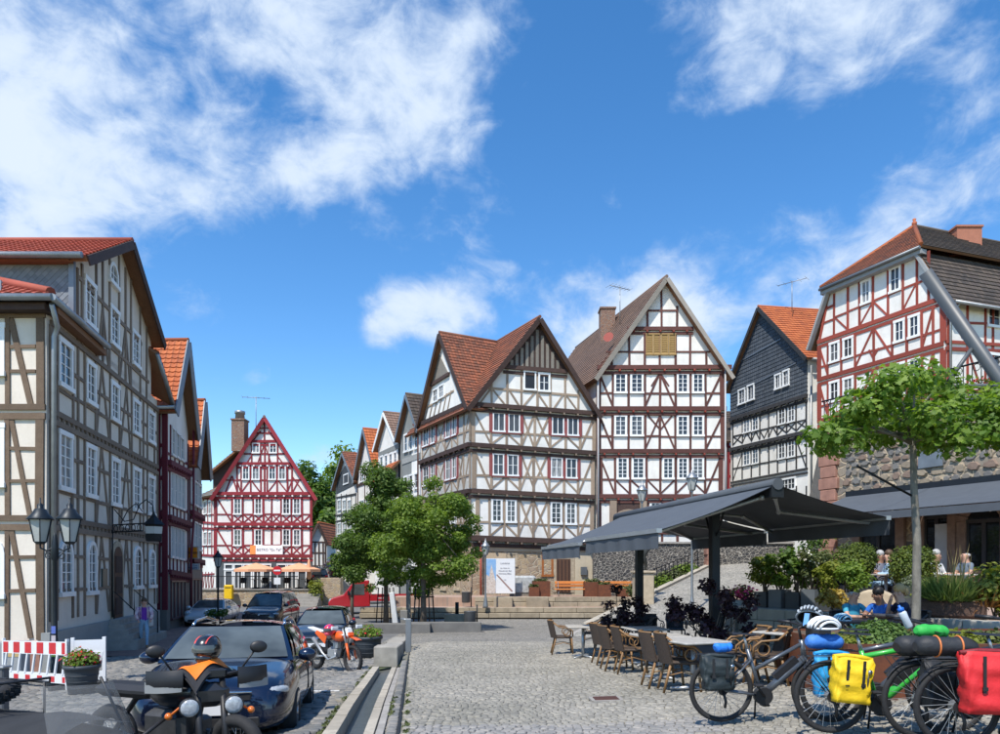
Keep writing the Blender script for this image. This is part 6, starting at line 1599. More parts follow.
        if rails: MB().tube([sd(sg, .08, 1, .0), sd(sg, .13, 1, -.0) + V((0, -sg * .02, .07)), sd(sg, .5, 1) + V((0, -sg * .02, .12)), sd(sg, .87, 1) + V((0, -sg * .02, .07)), sd(sg, .95, 1)], .02, 7).build('roof_rail', CHR, t)
        for a in (.435, .74): p, q = sd(sg, a, -.02), sd(sg, a, -.02); MB().beam((p.x, sg * (hw0 * .995 + .002), .3), (p.x - .03, sg * (hw0 * .975), belt - .06), .01, .012).build('door_gap', BLKP, t)
    for x in (xf, xr):
        for s_ in (-1, 1): wheel(t, (x, s_ * (hw0 - .115), r), r, .21, spokes)
    if not roundl:
        mb = MB(); mb.bbox((hl - .045, 0, zh - .33), (.08, W * .52, .10), .02); mb.build('grille', BLKP, t)
        mb = MB(); mb.tube([(hl + .0, -W * .26, zh - .275), (hl + .02, 0, zh - .27), (hl + .0, W * .26, zh - .275)], .012, 5); mb.build('grille_trim', CHR, t)
        mb = MB(); mb.lathe((hl + .0, 0, zh - .32), [(.055, 0), (.05, .02), (0, .022)], 14, axis=(1, 0, 0)); mb.build('badge', CHR, t)
    mb = MB(); mb.bbox((hl - .05, 0, .33), (.1, W * .62, .13), .02); mb.build('air_intake', BLKP, t)
    if roundl:
        for sg in (-1, 1): mb = MB(); mb.bbox((hl - .13, sg * W * .33, .36), (.12, .34, .14), .03); mb.build('air_intake', BLKP, t)
    if plate: MB().box((hl + .012, 0, .47), (.015, .5, .11)).build('number_plate', PLATE, t)
    return t
NAVY = M('paint_navy', (.006, .012, .035), .22, .35, var=.1, coat=1); DKBL = M('paint_dark_blue', (.008, .012, .022), .25, .3, var=.1, coat=1); CARW = M('paint_white', (.62, .64, .66), .25, var=.04, coat=1)
fc = V((.19, -.98, 0)).normalized(); rzc = math.atan2(fc.y, fc.x)
cpos = V((-3.6, 9.95, 0)); z1, z2 = gz(cpos.x + fc.x, cpos.y + fc.y), gz(cpos.x - fc.x, cpos.y - fc.y)
leon = car('dark blue estate car with silver roof rails, nearest the camera', (cpos.x, cpos.y, (z1 + z2) / 2), rzc, NAVY, rails=True, H=1.43)
leon.rotation_euler = (0, math.atan2(z2 - z1, 2.0), rzc)
c = gp(325, 22.6); car('dark blue hatchback parked behind the orange motorcycle', c, R(-83), DKBL, 4.1, 1.7, 1.43, .95, 1.0, .95, .3, -1.5, -1.85, .3, 2.5)
c = gp(272, 35.2); car('dark people carrier driving towards the camera with lit sidelights', c, R(-87), DKBL, 4.7, 1.84, 1.72, 1.05, 1.1, 1.4, .55, -2.0, -2.2, .34, 2.9, name='people_carrier')
c = gp(213, 37.2); car('white sports car with round headlights by the wine-red shops', c, R(-84), CARW, 4.45, 1.86, 1.3, .84, .9, .95, .2, -.85, -1.7, .33, 2.45, roundl=True, name='sports_car')
for (px, Y, pt, lab) in ((322, 72, DKBL, 'dark car at the kerb up the side street'), (333, 76, M('paint_wine', (.12, .01, .02), .3, coat=1), 'wine-red car farther up the side street'), (337, 84, M('paint_silver', (.4, .41, .43), .3, .6, coat=1), 'silver car at the top of the side street')):
    c = gp(px, Y); tt = car(lab, c, R(98), pt, 4.3, 1.78, 1.5, name='parked_car'); tt.rotation_euler = (0, -math.atan(.15), R(98))
# ---- red flatbed van
VR = M('paint_van_red', (.42, .012, .02), .3, coat=.8, var=.06)
c = gp(376, 46.5); t = thing('flatbed_van', 'red flatbed van parked under the trees', 'van', c, None, R(192))
prof = [(2.95, .45), (2.98, .75), (2.75, 1.02), (2.05, 1.22), (1.45, 2.02), (1.2, 2.12), (.45, 2.14), (.4, .45)]
mb = MB(); mb.prism([V((x, -.95, z)) for x, z in prof], V((0, 1.9, 0))); o = mb.build('cab', VR, t); bv = o.modifiers.new('b', 'BEVEL'); bv.width = .06; bv.segments = 2; apply_mods(o)
for sg in (-1, 1): MB().prism([V((x, sg * .957, z)) for x, z in ((1.75, 1.22), (1.4, 1.9), (.75, 1.92), (.75, 1.22))], V((0, sg * .008, 0))).build('side_window', GLS, t); mb = MB(); mb.bbox((1.75, sg * 1.1, 1.35), (.1, .2, .32), .03); mb.build('wing_mirror', BLKP, t); mb = MB(); mb.bbox((2.86, sg * .75, .85), (.16, .3, .2), .05); mb.build('headlight', LENS, t)
MB().prism([V((2.07, -.82, 1.25)), V((2.07, .82, 1.25)), V((1.52, .76, 1.98)), V((1.52, -.76, 1.98))], V((.02, 0, .015))).build('windscreen', GLS, t)
mb = MB(); mb.bbox((2.93, 0, .62), (.14, 1.7, .28), .04); mb.build('grille', BLKP, t)
MB().box((-1.3, 0, .72), (3.4, 1.9, .16)).build('bed', BLKP, t)
for sg in (-1, 1): MB().box((-1.3, sg * .99, 1.0), (3.4, .05, .42)).build('drop_side', VR, t); MB().box((-1.3, sg * 1.02, .78), (3.4, .02, .1)).build('side_strip', ALU, t); text_mesh('www.', .2, M('van_letter', (.8, .8, .8), .5), 'lettering', t, V((-.3, sg * 1.025, 1.02)), (-sg, 0, 0), (0, 0, 1))
MB().box((-3.0, 0, 1.0), (.05, 2.0, .42)).build('tail_board', VR, t); MB().box((.34, 0, 1.4), (.05, 1.9, 1.1)).build('bulkhead', VR, t)
for x in (2.1, -1.7):
    for s_ in (-1, 1): wheel(t, (x, s_ * .84, .35), .35, .22, 6)
# ---- orange off-road motorcycle
ORG = M('plastic_orange', (.75, .11, .012), .4, var=.06, coat=.3); WHP = M('plastic_white', (.75, .75, .74), .4, var=.05)
def spoked(t, c, r, tw, rim=BLKP, hub=.05, n=18, knob=0, ax=(0, 1, 0), rimr=.86, sp=ALU, nm='wheel', spr=.003):
    c = V(c); mb = MB(); mb.torus(c, r - tw, tw, 40, 8, axis=ax); m3 = V((0, 0, 1)).rotation_difference(V(ax)).to_matrix()
    if knob:
        for k in range(knob):
            a = 2 * math.pi * k / knob
            for o_ in (-.55, 0, .55):
                aa = a + (.5 * 2 * math.pi / knob if o_ == 0 else 0); q = c + m3 @ V(((r - tw * .25 * abs(o_)) * math.cos(aa), (r - tw * .25 * abs(o_)) * math.sin(aa), o_ * tw)); mb.box(q, (tw * .35, tw * .5, tw * .35))
    w_ = mb.build(nm, RUB, t)
    MB().torus(c, (r - 2 * tw) * 1.0 + .008, .014, 36, 6, axis=ax).build('rim', rim, w_)
    mb = MB(); rr = r - 2 * tw
    for k in range(n):
        a = 2 * math.pi * k / n; s_ = .03 if k % 2 else -.03; mb.tube([c + m3 @ V((hub * math.cos(a + .5), hub * math.sin(a + .5), s_)), c + m3 @ V((rr * math.cos(a), rr * math.sin(a), 0))], spr, 4, cap=False)
    mb.lathe(c, [(hub * .6, -.06), (hub, -.045), (hub * .5, 0), (hub, .045), (hub * .6, .06)], 12, axis=ax); mb.build('spokes', sp, w_, kind='stuff'); return w_
g0 = gp(334, 17.4); t = thing('motorcycle', 'orange and white off-road motorcycle on its side stand', 'motorcycle', g0, None, R(-40))
spoked(t, (-.70, 0, .31), .31, .055, knob=26); spoked(t, (.72, 0, .34), .34, .045, knob=28)
mb = MB()
for s_ in (-.1, .1): mb.tube([(.72, s_, .34), (.6, s_, .72)], .03, 8)
mb.build('fork_guard', ORG, t); mb = MB()
for s_ in (-.1, .1): mb.tube([(.6, s_, .7), (.45, s_, 1.08)], .024, 8)
mb.build('fork', ALU, t)
mb = MB(); mb.grid(lambda u, v: V((.95 - .55 * u, (v - .5) * (.16 - .04 * u), .82 + .06 * math.sin(math.pi * u) - .02 * abs(v - .5))), 8, 4); mb.grid(lambda u, v: V((.95 - .55 * u, (v - .5) * (.16 - .04 * u), .81 + .06 * math.sin(math.pi * u) - .02 * abs(v - .5))), 8, 4); mb.build('front_fender', ORG, t)
mb = MB(); mb.bbox((.58, 0, .98), (.08, .2, .24), .04, tilt=Matrix.Rotation(-.35, 3, 'Y')); mb.build('headlight_mask', WHP, t)
mb = MB(); mb.bbox((.645, 0, .93), (.05, .17, .1), .02, tilt=Matrix.Rotation(-.35, 3, 'Y')); mb.build('headlight', ORG, t)
mb = MB(); mb.tube([(.42, -.4, 1.1), (.46, -.15, 1.08), (.46, .15, 1.08), (.42, .4, 1.1)], .014, 7); mb.build('handlebar', BLKP, t)
for s_ in (-1, 1): mb = MB(); mb.bbox((.5, s_ * .36, 1.09), (.05, .2, .1), .02); mb.build('hand_guard', WHP, t)
mb = MB(); mb.ell((.2, 0, .86), (.28, .13, .13), 14, 8); mb.build('tank', ORG, t)
mb = MB(); mb.bbox((-.22, 0, .9), (.62, .2, .08), .03); mb.build('seat', BLKP, t)
mb = MB(); mb.prism([V((-.3, -.09, .86)), V((-.95, -.07, 1.0)), V((-.98, -.07, 1.03)), V((-.45, -.1, .96))], V((0, .18, 0))); mb.build('rear_fender', WHP, t)
for s_ in (-1, 1): mb = MB(); mb.prism([V((-.2, s_ * .11, .66)), V((-.62, s_ * .09, .9)), V((-.55, s_ * .09, .97)), V((-.1, s_ * .12, .88))], V((0, s_ * .015, 0))); mb.build('side_panel', ORG if s_ < 0 else WHP, t)
mb = MB(); mb.bbox((.02, 0, .45), (.34, .24, .3), .06); mb.bbox((.12, 0, .65), (.16, .16, .2), .03); mb.build('engine', ALU, t)
mb = MB(); mb.tube([(.2, -.13, .55), (.28, -.16, .4), (.0, -.17, .3), (-.25, -.16, .45), (-.6, -.17, .78)], [.02, .025, .025, .03, .05], 8); mb.build('exhaust', ALU, t)
mb = MB(); mb.tube([(.45, 0, 1.0), (.25, 0, .35), (-.2, 0, .28), (-.2, 0, .75), (.42, 0, .9)], .025, 7); mb.build('frame', BLKP, t)
for s_ in (-.1, .1): mb = MB(); mb.tube([(-.15, s_, .38), (-.7, s_, .31)], .028, 7); mb.build('swingarm', ALU, t)
mb = MB(); mb.tube([(0, .14, .3), (-.04, .32, .01)], .012, 6); mb.build('side_stand', ALU, t)
def helmet(label, c, r, mat, mat2, rz, tilt=0, visor=True, group=None):
    t = thing('motorcycle_helmet', label, 'helmet', c, group, rz); mb = MB(); mb.ell((0, 0, 0), (r * 1.12, r * .92, r), 20, 14); mb.ell((r * .45, 0, -r * .62), (r * .62, r * .62, r * .42), 16, 8); mb.build('shell', mat, t)
    MB().grid(lambda u, v: V((r * 1.16 * math.cos((u - .5) * 2.2) * math.cos(.05 + .5 * v - .2), r * .97 * math.sin((u - .5) * 2.2) * math.cos(.05 + .5 * v - .2), r * 1.04 * math.sin(.5 * v - .2))), 12, 5).build('visor', GLS, t)
    for y in (-.45, .45):
        q = math.sqrt(1 - y * y); mb = MB(); mb.grid(lambda u, v: V((r * 1.135 * q * math.cos(.5 + 2.2 * u), r * .935 * (y + .12 * (v - .5)), r * 1.015 * q * math.sin(.5 + 2.2 * u))), 12, 2); mb.build('stripe', mat2, t)
    t.rotation_euler = (0, tilt, rz); return t
m4 = Matrix.Rotation(R(-40), 3, 'Z')
helmet('red and purple helmet hanging on the orange motorcycle', g0 + m4 @ V((.1, -.2, 1.02)), .14, M('helmet_red', (.7, .05, .05), .25, coat=1, col2=(.55, .03, .12), vs=6), M('helmet_blue', (.1, .05, .5), .3), R(-120))
# ---- motorcycle with sidecar
ENG = M('engine_dark', (.07, .072, .075), .45, .5, var=.3, vs=12)
GRP = M('rig_black', (.016, .018, .022), .35, .2, coat=.5); COVER = M('tonneau_cloth', (.022, .023, .025), .8, var=.25, vs=5, bump=.25, bs=9)
HG = M('guard_grey', (.26, .27, .27), .5); FAI = M('sidecar_grey', (.05, .056, .066), .28, .4, coat=.8)
ang = R(-20); o0 = V((-3.2, 6.95, 0)); o0.z = gz(o0.x, o0.y); t = thing('sidecar_motorcycle', 'black motorcycle with covered sidecar and windscreen, in the left foreground', 'motorcycle', o0, None, ang)
spoked(t, (.80, 0, .31), .31, .06, n=24); spoked(t, (-.72, 0, .31), .31, .07, n=24); spoked(t, (-.1, -1.72, .31), .31, .065, n=20)
mb = MB(); mb.lathe((.80, 0, .31), [(.345, -.07), (.36, 0), (.345, .07)], 18, axis=(0, 1, 0), arc=.52, cap=False); mb.build('front_fender', GRP, t)
for s_ in (-.11, .11): mb = MB(); mb.tube([(.8, s_, .31), (.47, s_, .93)], [.035, .028], 8); mb.build('fork', BLKP, t)
mb = MB(); mb.tube([(.32, -.46, .98), (.4, -.2, .96), (.45, 0, .93), (.4, .2, .96), (.32, .46, .98)], .016, 7); mb.build('handlebar', BLKP, t)
for s_ in (-1, 1):
    mb = MB(); mb.ell((.61, s_ * .19, .7), (.065, .088, .088), 16, 10); mb.build('headlight_shell', GRP, t)
    mb = MB(); mb.lathe((.67, s_ * .19, .7), [(.08, -.01), (.079, .012), (.05, .02), (0, .023)], 18, axis=(1, 0, 0)); mb.build('headlight', LENS, t)
    mb = MB(); mb.torus((.668, s_ * .19, .7), .083, .009, 20, 6, axis=(1, 0, 0)); mb.build('headlight_ring', BLKP, t)
    mb = MB(); mb.grid(lambda u, v: V((.56 - .2 * u * u, s_ * (.24 + .3 * u), .84 + .2 * v - .02 * u)) + V((.03 * math.sin(math.pi * v), 0, 0)), 8, 5); mb.grid(lambda u, v: V((.545 - .2 * u * u, s_ * (.24 + .3 * u), .84 + .2 * v - .02 * u)), 8, 5); g_ = mb.build('hand_guard', BLKP, t)
    mb = MB(); mb.grid(lambda u, v: V((.575 - .2 * u * u, s_ * (.25 + .3 * u), .838 + .055 * v - .02 * u + .05 * max(0, u - .75) * 4 * v)), 8, 2); mb.build('guard_edge', HG, g_)
    mb = MB(); mb.tube([(.33, s_ * .3, .98), (.36, s_ * .42, 1.16)], .01, 6); mb.ell((.37, s_ * .46, 1.2), (.03, .085, .06), 14, 8); mb.build('mirror', BLKP, t)
    mb = MB(); mb.tube([(.5, s_ * .12, .8), (.52, s_ * .34, .62)], .012, 5); mb.ell((.56, s_ * .36, .62), (.04, .035, .035), 10, 7); mb.build('indicator', AMB, t)
    mb = MB(); mb.bbox((.1, s_ * .26, .42), (.2, .26, .17), .03); mb.build('cylinder_head', ENG, t)
    mb = MB(); mb.tube([(.3, s_ * .2, .4), (.25, s_ * .25, .2), (-.3, s_ * .2, .2), (-.9, s_ * .2, .3)], [.022, .025, .03, .045], 8); mb.build('exhaust', ENG, t)
mb = MB(); mb.ell((.12, 0, .8), (.34, .19, .17), 18, 10); mb.build('tank', GRP, t)
mb = MB(); mb.bbox((-.45, 0, .78), (.75, .3, .13), .05); mb.build('seat', BLKP, t)
mb = MB(); mb.bbox((.05, 0, .45), (.5, .3, .36), .06); mb.build('engine', ENG, t)
mb = MB(); mb.bbox((.47, 0, .78), (.22, .34, .22), .06); mb.bbox((.5, 0, .98), (.06, .3, .1), .02); mb.build('instrument_cowl', GRP, t)
mb = MB(); mb.tube([(.45, 0, .9), (.3, 0, .28), (-.4, 0, .25), (-.72, 0, .31), (-.4, 0, .7), (.4, 0, .85)], .03, 7); mb.build('frame', BLKP, t)
mb = MB(); mb.tube([(.3, -.05, .3), (.3, -.8, .28)], .025, 6); mb.tube([(-.4, -.05, .3), (-.4, -.8, .28)], .025, 6); mb.tube([(.25, -.05, .7), (.2, -.8, .35)], .02, 6); mb.build('sidecar_strut', BLKP, t, kind='stuff')
# sidecar hull, lofted nose
st = [(-1.15, .30, .62, .34), (-.8, .18, .68, .44), (-.2, .15, .70, .46), (.35, .16, .66, .43), (.75, .2, .58, .34), (1.0, .27, .48, .2), (1.08, .33, .42, .1)]
mb = MB(); n = 14
for (x, zb, zt, hw) in st:
    for k in range(n): a = 2 * math.pi * k / n - math.pi / 2; cx_, sx_ = math.cos(a), math.sin(a); mb.v.append((x, -1.15 + hw * math.copysign(abs(cx_) ** .6, cx_), (zb + zt) / 2 + (zt - zb) / 2 * math.copysign(abs(sx_) ** .7, sx_)))
for i in range(len(st) - 1):
    for k in range(n): a = i * n + k; b = i * n + (k + 1) % n; mb.f.append([a, b, b + n, a + n]); mb.m.append(0); mb.sm.append(True)
mb.f += [list(range(n))[::-1], [(len(st) - 1) * n + k for k in range(n)]]; mb.m += [0, 0]; mb.sm += [True, True]
o = mb.build('sidecar_body', FAI, t); s_ = o.modifiers.new('s', 'SUBSURF'); s_.levels = s_.render_levels = 2; apply_mods(o)
mb = MB(); mb.grid(lambda u, v: V((-.95 + 1.35 * u, -1.15 + (v - .5) * .84 * (1 - .12 * u), .70 + .1 * math.sin(math.pi * v) * (1 - .5 * abs(u - .55)) + .03 * math.sin(7 * u + 4 * v) * math.sin(math.pi * v) - .03)), 20, 12); mb.build('tonneau', COVER, t)
mb = MB(); mb.grid(lambda u, v: V((.36 + .34 * (1 - (2 * u - 1) ** 2) - .2 * v, -1.15 + (u - .5) * .74 * (1 - .22 * v), .64 + .42 * v)), 14, 6); mb.build('sidecar_windscreen', m_clear('screen_clear', (.86, .89, .9), .72), t)
mb = MB(); mb.tube([(.3, -.8, .64), (.16, -.9, 1.06)], .012, 6); mb.build('screen_stay', BLKP, t)
mb = MB(); mb.lathe((.84, -1.0, .565), [(.05, 0), (.048, .008), (0, .01)], 18, axis=(.35, .2, .9)); bd = mb.build('round_emblem', CHR, t)
mb = MB(); ax = V((.35, .2, .9)).normalized(); px_ = ax.orthogonal().normalized(); py_ = ax.cross(px_); c_ = V((.84, -1.0, .565)) + ax * .011
for q in (0, 2): mb.add([c_] + [c_ + (px_ * math.cos(a) + py_ * math.sin(a)) * .03 for a in (q * math.pi / 2, q * math.pi / 2 + .5, q * math.pi / 2 + 1.07, q * math.pi / 2 + 1.57)], [(0, 1, 2, 3, 4)])
mb.build('emblem_quarter', M('emblem_blue', (.05, .2, .55), .3), bd)
mb = MB(); mb.torus((.80, -1.72, .33), 0.001, .001, 4, 4); mb = MB(); mb.lathe((-.1, -1.72, .31), [(.35, -.08), (.37, 0), (.35, .08)], 18, axis=(0, 1, 0), arc=.5, cap=False); mb.build('sidecar_fender', GRP, t)
tx = Matrix.Rotation(.22, 3, 'X') @ V((0, 0, 1)); spoked(t, (-1.02, -1.12, .86), .31, .07, knob=30, ax=tx, nm='spare_wheel', n=12)
mb = MB(); mb.tube([(-1.4, -.75, .95), (-.62, -.75, .95), (-.55, -.8, 1.0), (-.55, -1.5, 1.02), (-.62, -1.55, .97), (-1.4, -1.55, .97)], .012, 6); mb.tube([(-1.4, -1.0, .96), (-.56, -1.0, .98)], .009, 5); mb.tube([(-1.4, -1.3, .96), (-.56, -1.3, .99)], .009, 5); mb.build('luggage_rack', BLKP, t, kind='stuff')
for q in ((-.62, -.8), (-.62, -1.5)): MB().tube([(q[0], q[1], .62), (q[0], q[1], .96)], .011, 5).build('rack_stay', BLKP, t)
ST_ = Matrix.Translation((.5, 0, 0)) @ Matrix.Rotation(R(-42), 4, 'Z') @ Matrix.Translation((-.5, 0, 0))
for i_, ch in enumerate(list(t.children)):
    if ch.name.split('.')[0] in ('front_fender', 'fork', 'handlebar', 'headlight', 'headlight_shell', 'headlight_ring', 'hand_guard', 'mirror', 'indicator', 'instrument_cowl') or i_ == 0:
        for q in [ch] + list(ch.children): q.data.transform(ST_)
m4 = Matrix.Rotation(ang, 3, 'Z')
helmet('black helmet with red stripe sitting on the jacket', o0 + m4 @ V((.36, .12, 1.2)), .135, M('helmet_black', (.012, .012, .014), .25, coat=1), M('helmet_stripe', (.6, .06, .05), .3), R(-100))
tj = thing('riding_jacket', 'black and fluorescent orange riding jacket laid over the handlebar', 'jacket', o0 + m4 @ V((.36, .1, .97)), None, ang)
mb = MB()
def jk(u, v): return V(((v - .5) * .34, (u - .5) * .62, .12 * (1 - (2 * v - 1) ** 2) + .03 * math.sin(9 * u + 5 * v) - .10 * (abs(2 * u - 1) ** 3)))
mb.grid(jk, 18, 10); mb.grid(lambda u, v: jk(u, v) - V((0, 0, .03)), 18, 10); mb.build('body', M('jacket_black', (.02, .02, .024), .8, bump=.4, bs=20), tj)
mb = MB(); mb.grid(lambda u, v: jk(.06 + .7 * u, .15 + .7 * v) + V((.012, 0, .012)), 12, 6); mb.build('orange_panel', M('jacket_orange', (.85, .19, .01), .6, var=.1, bump=.4, bs=20), tj)
mb = MB(); mb.grid(lambda u, v: jk(.82 + .05 * u, .1 + .8 * v) + V((.0, 0, .008)), 2, 8); mb.build('reflective_strip', M('reflect_strip', (.7, .6, .4), .4), tj)
# ================================================================== cafe furniture
def TOPP(px, py, h):
    lo, hi = 3., 60.
    for _ in range(40):
        m = (lo + hi) / 2; p = P(px, py, m)
        if p.z < gz(p.x, p.y) + h: hi = m
        else: lo = m
    p = P(px, py, hi); return V((p.x, p.y, gz(p.x, p.y)))
CANE = M('cane_tan', (.25, .135, .052), .55, var=.3, vs=30, rnd=.15); WEAVE = M('weave_brown', (.06, .042, .031), .7, var=.35, vs=60, bump=.6, bs=130, rnd=.15)
def make_chair(cane, weave):
    t = thing('cafe_chair', 'x', 'chair')
    mb = MB(); mb.bbox((.0, 0, .44), (.44, .46, .05), .02); mb.build('seat', weave, t)
    mb = MB(); bk = lambda u, v: V((-.24 + .05 * (1 - (2 * u - 1) ** 2) * -1 - .10 * v + .07 * abs(2 * u - 1) ** 2, (u - .5) * .48, .42 + .44 * v))
    mb.grid(bk, 10, 8); mb.grid(lambda u, v: bk(u, v) - V((.022, 0, 0)), 10, 8); mb.build('backrest', weave, t)
    MB().tube([bk(k / 8, 1.0) for k in range(9)], .016, 6).build('back_rim', cane, t)
    for s_ in (-1, 1):
        MB().tube([(.2, s_ * .21, .42), (.235, s_ * .23, .0)], [.021, .019], 7).build('leg', cane, t); MB().tube([(-.19, s_ * .19, .44), (-.3, s_ * .2, .0)], [.021, .019], 7).build('leg', cane, t)
        MB().tube([bk(.5 + s_ * .48, .9), (-.12, s_ * .27, .70), (.12, s_ * .285, .68), (.22, s_ * .27, .6), (.225, s_ * .25, .46)], .017, 7).build('armrest', cane, t)
        MB().torus((.08, s_ * .25, .56), .085, .011, 16, 6, axis=(0, 1, 0)).build('arm_hoop', cane, t)
    MB().tube([(.2, -.21, .25), (0, -.16, .3), (-.24, -.19, .25)], .01, 5).build('stretcher', cane, t); MB().tube([(.2, .21, .25), (0, .16, .3), (-.24, .19, .25)], .01, 5).build('stretcher', cane, t)
    return t
ch_tan = make_chair(CANE, WEAVE); ch_dk = make_chair(M('cane_black', (.03, .026, .024), .5), M('weave_black', (.022, .02, .02), .7, bump=.5, bs=130))
CH = [(563, 654, 0, 0, 'tan cane armchair standing alone at the far left table'), (592, 649, 170, 0, 'tan cane armchair facing left behind the farthest left table'), (608, 664, 8, 0, 'cane armchair second from the left in the front row, partly hidden'), (618, 670, 5, 0, 'cane armchair with brown woven back beside the middle tables'), (632, 673, 0, 0, 'cane armchair with looped arms in the middle of the front row'), (664, 687, 5, 0, 'left one of the two nearest cane armchairs'), (681, 691, 0, 0, 'right one of the two nearest cane armchairs'), (745, 683, 180, 0, 'tan cane armchair facing left behind the grey bicycle saddle'), (764, 686, 176, 0, 'tan cane armchair farthest right behind the grey bicycle'),
      (652, 646, -80, 1, 'black armchair left under the awning behind the tables'), (676, 645, -95, 1, 'black armchair right of the left one under the awning'), (606, 652, 150, 1, 'black armchair between the two left tables'), (708, 652, 190, 1, 'black armchair beside the dark purple shrub'), (800, 655, 200, 1, 'black armchair against the stone block wall'), (640, 655, 180, 1, 'black armchair half hidden behind the middle table')]
used = [0, 0]
for (px, py, a, k, lab) in CH:
    src = (ch_tan, ch_dk)[k]; o = src if not used[k] else copy_tree(src); used[k] = 1
    p = G(px, py); o.location = p; o.rotation_euler = (0, 0, R(a)); o['label'] = lab; o['group'] = 'cafe chairs under the awning'
TT = M('table_top_stone', (.42, .40, .36), .55, var=.2, vs=14, bump=.15, bs=60)
def make_table():
    t = thing('cafe_table', 'x', 'table'); mb = MB(); mb.bbox((0, 0, .735), (.78, .78, .035), .012); mb.build('top', TT, t)
    MB().tube([(0, 0, .03), (0, 0, .72)], .035, 10).build('column', ALU, t)
    for k in range(4): a = k * math.pi / 2 + .78; MB().tube([(0, 0, .06), (.33 * math.cos(a), .33 * math.sin(a), .025)], [.03, .018], 7).build('foot', ALU, t)
    return t
tb0 = make_table()
for i, (px, py, lab) in enumerate(((583, 626, 'small cafe table farthest left with stone-grey top'), (645, 628, 'grey cafe table in the middle, farther one'), (660, 635, 'grey cafe table in the middle, nearer one'), (693, 640, 'nearest cafe table with pale slab top'), (688, 616, 'cafe table at the back under the awning'), (790, 632, 'cafe table close to the block wall'))):
    o = tb0 if i == 0 else copy_tree(tb0); p = TOPP(px, py, .75); o.location = p; o.rotation_euler = (0, 0, R(i * 7)); o['label'] = lab; o['group'] = 'cafe tables under the awning'
t = thing('cafe_table', 'dark table of the seated guests behind the steel planter', 'table', (6.35, 12.2, gz(6.35, 12.2)))
mb = MB(); mb.bbox((0, 0, .735), (1.5, .8, .04), .012); mb.build('top', M('table_dark', (.06, .035, .03), .5), t)
for s_ in (-.6, .6): MB().tube([(s_, 0, .0), (s_, 0, .72)], .03, 8).build('leg', IRON, t)
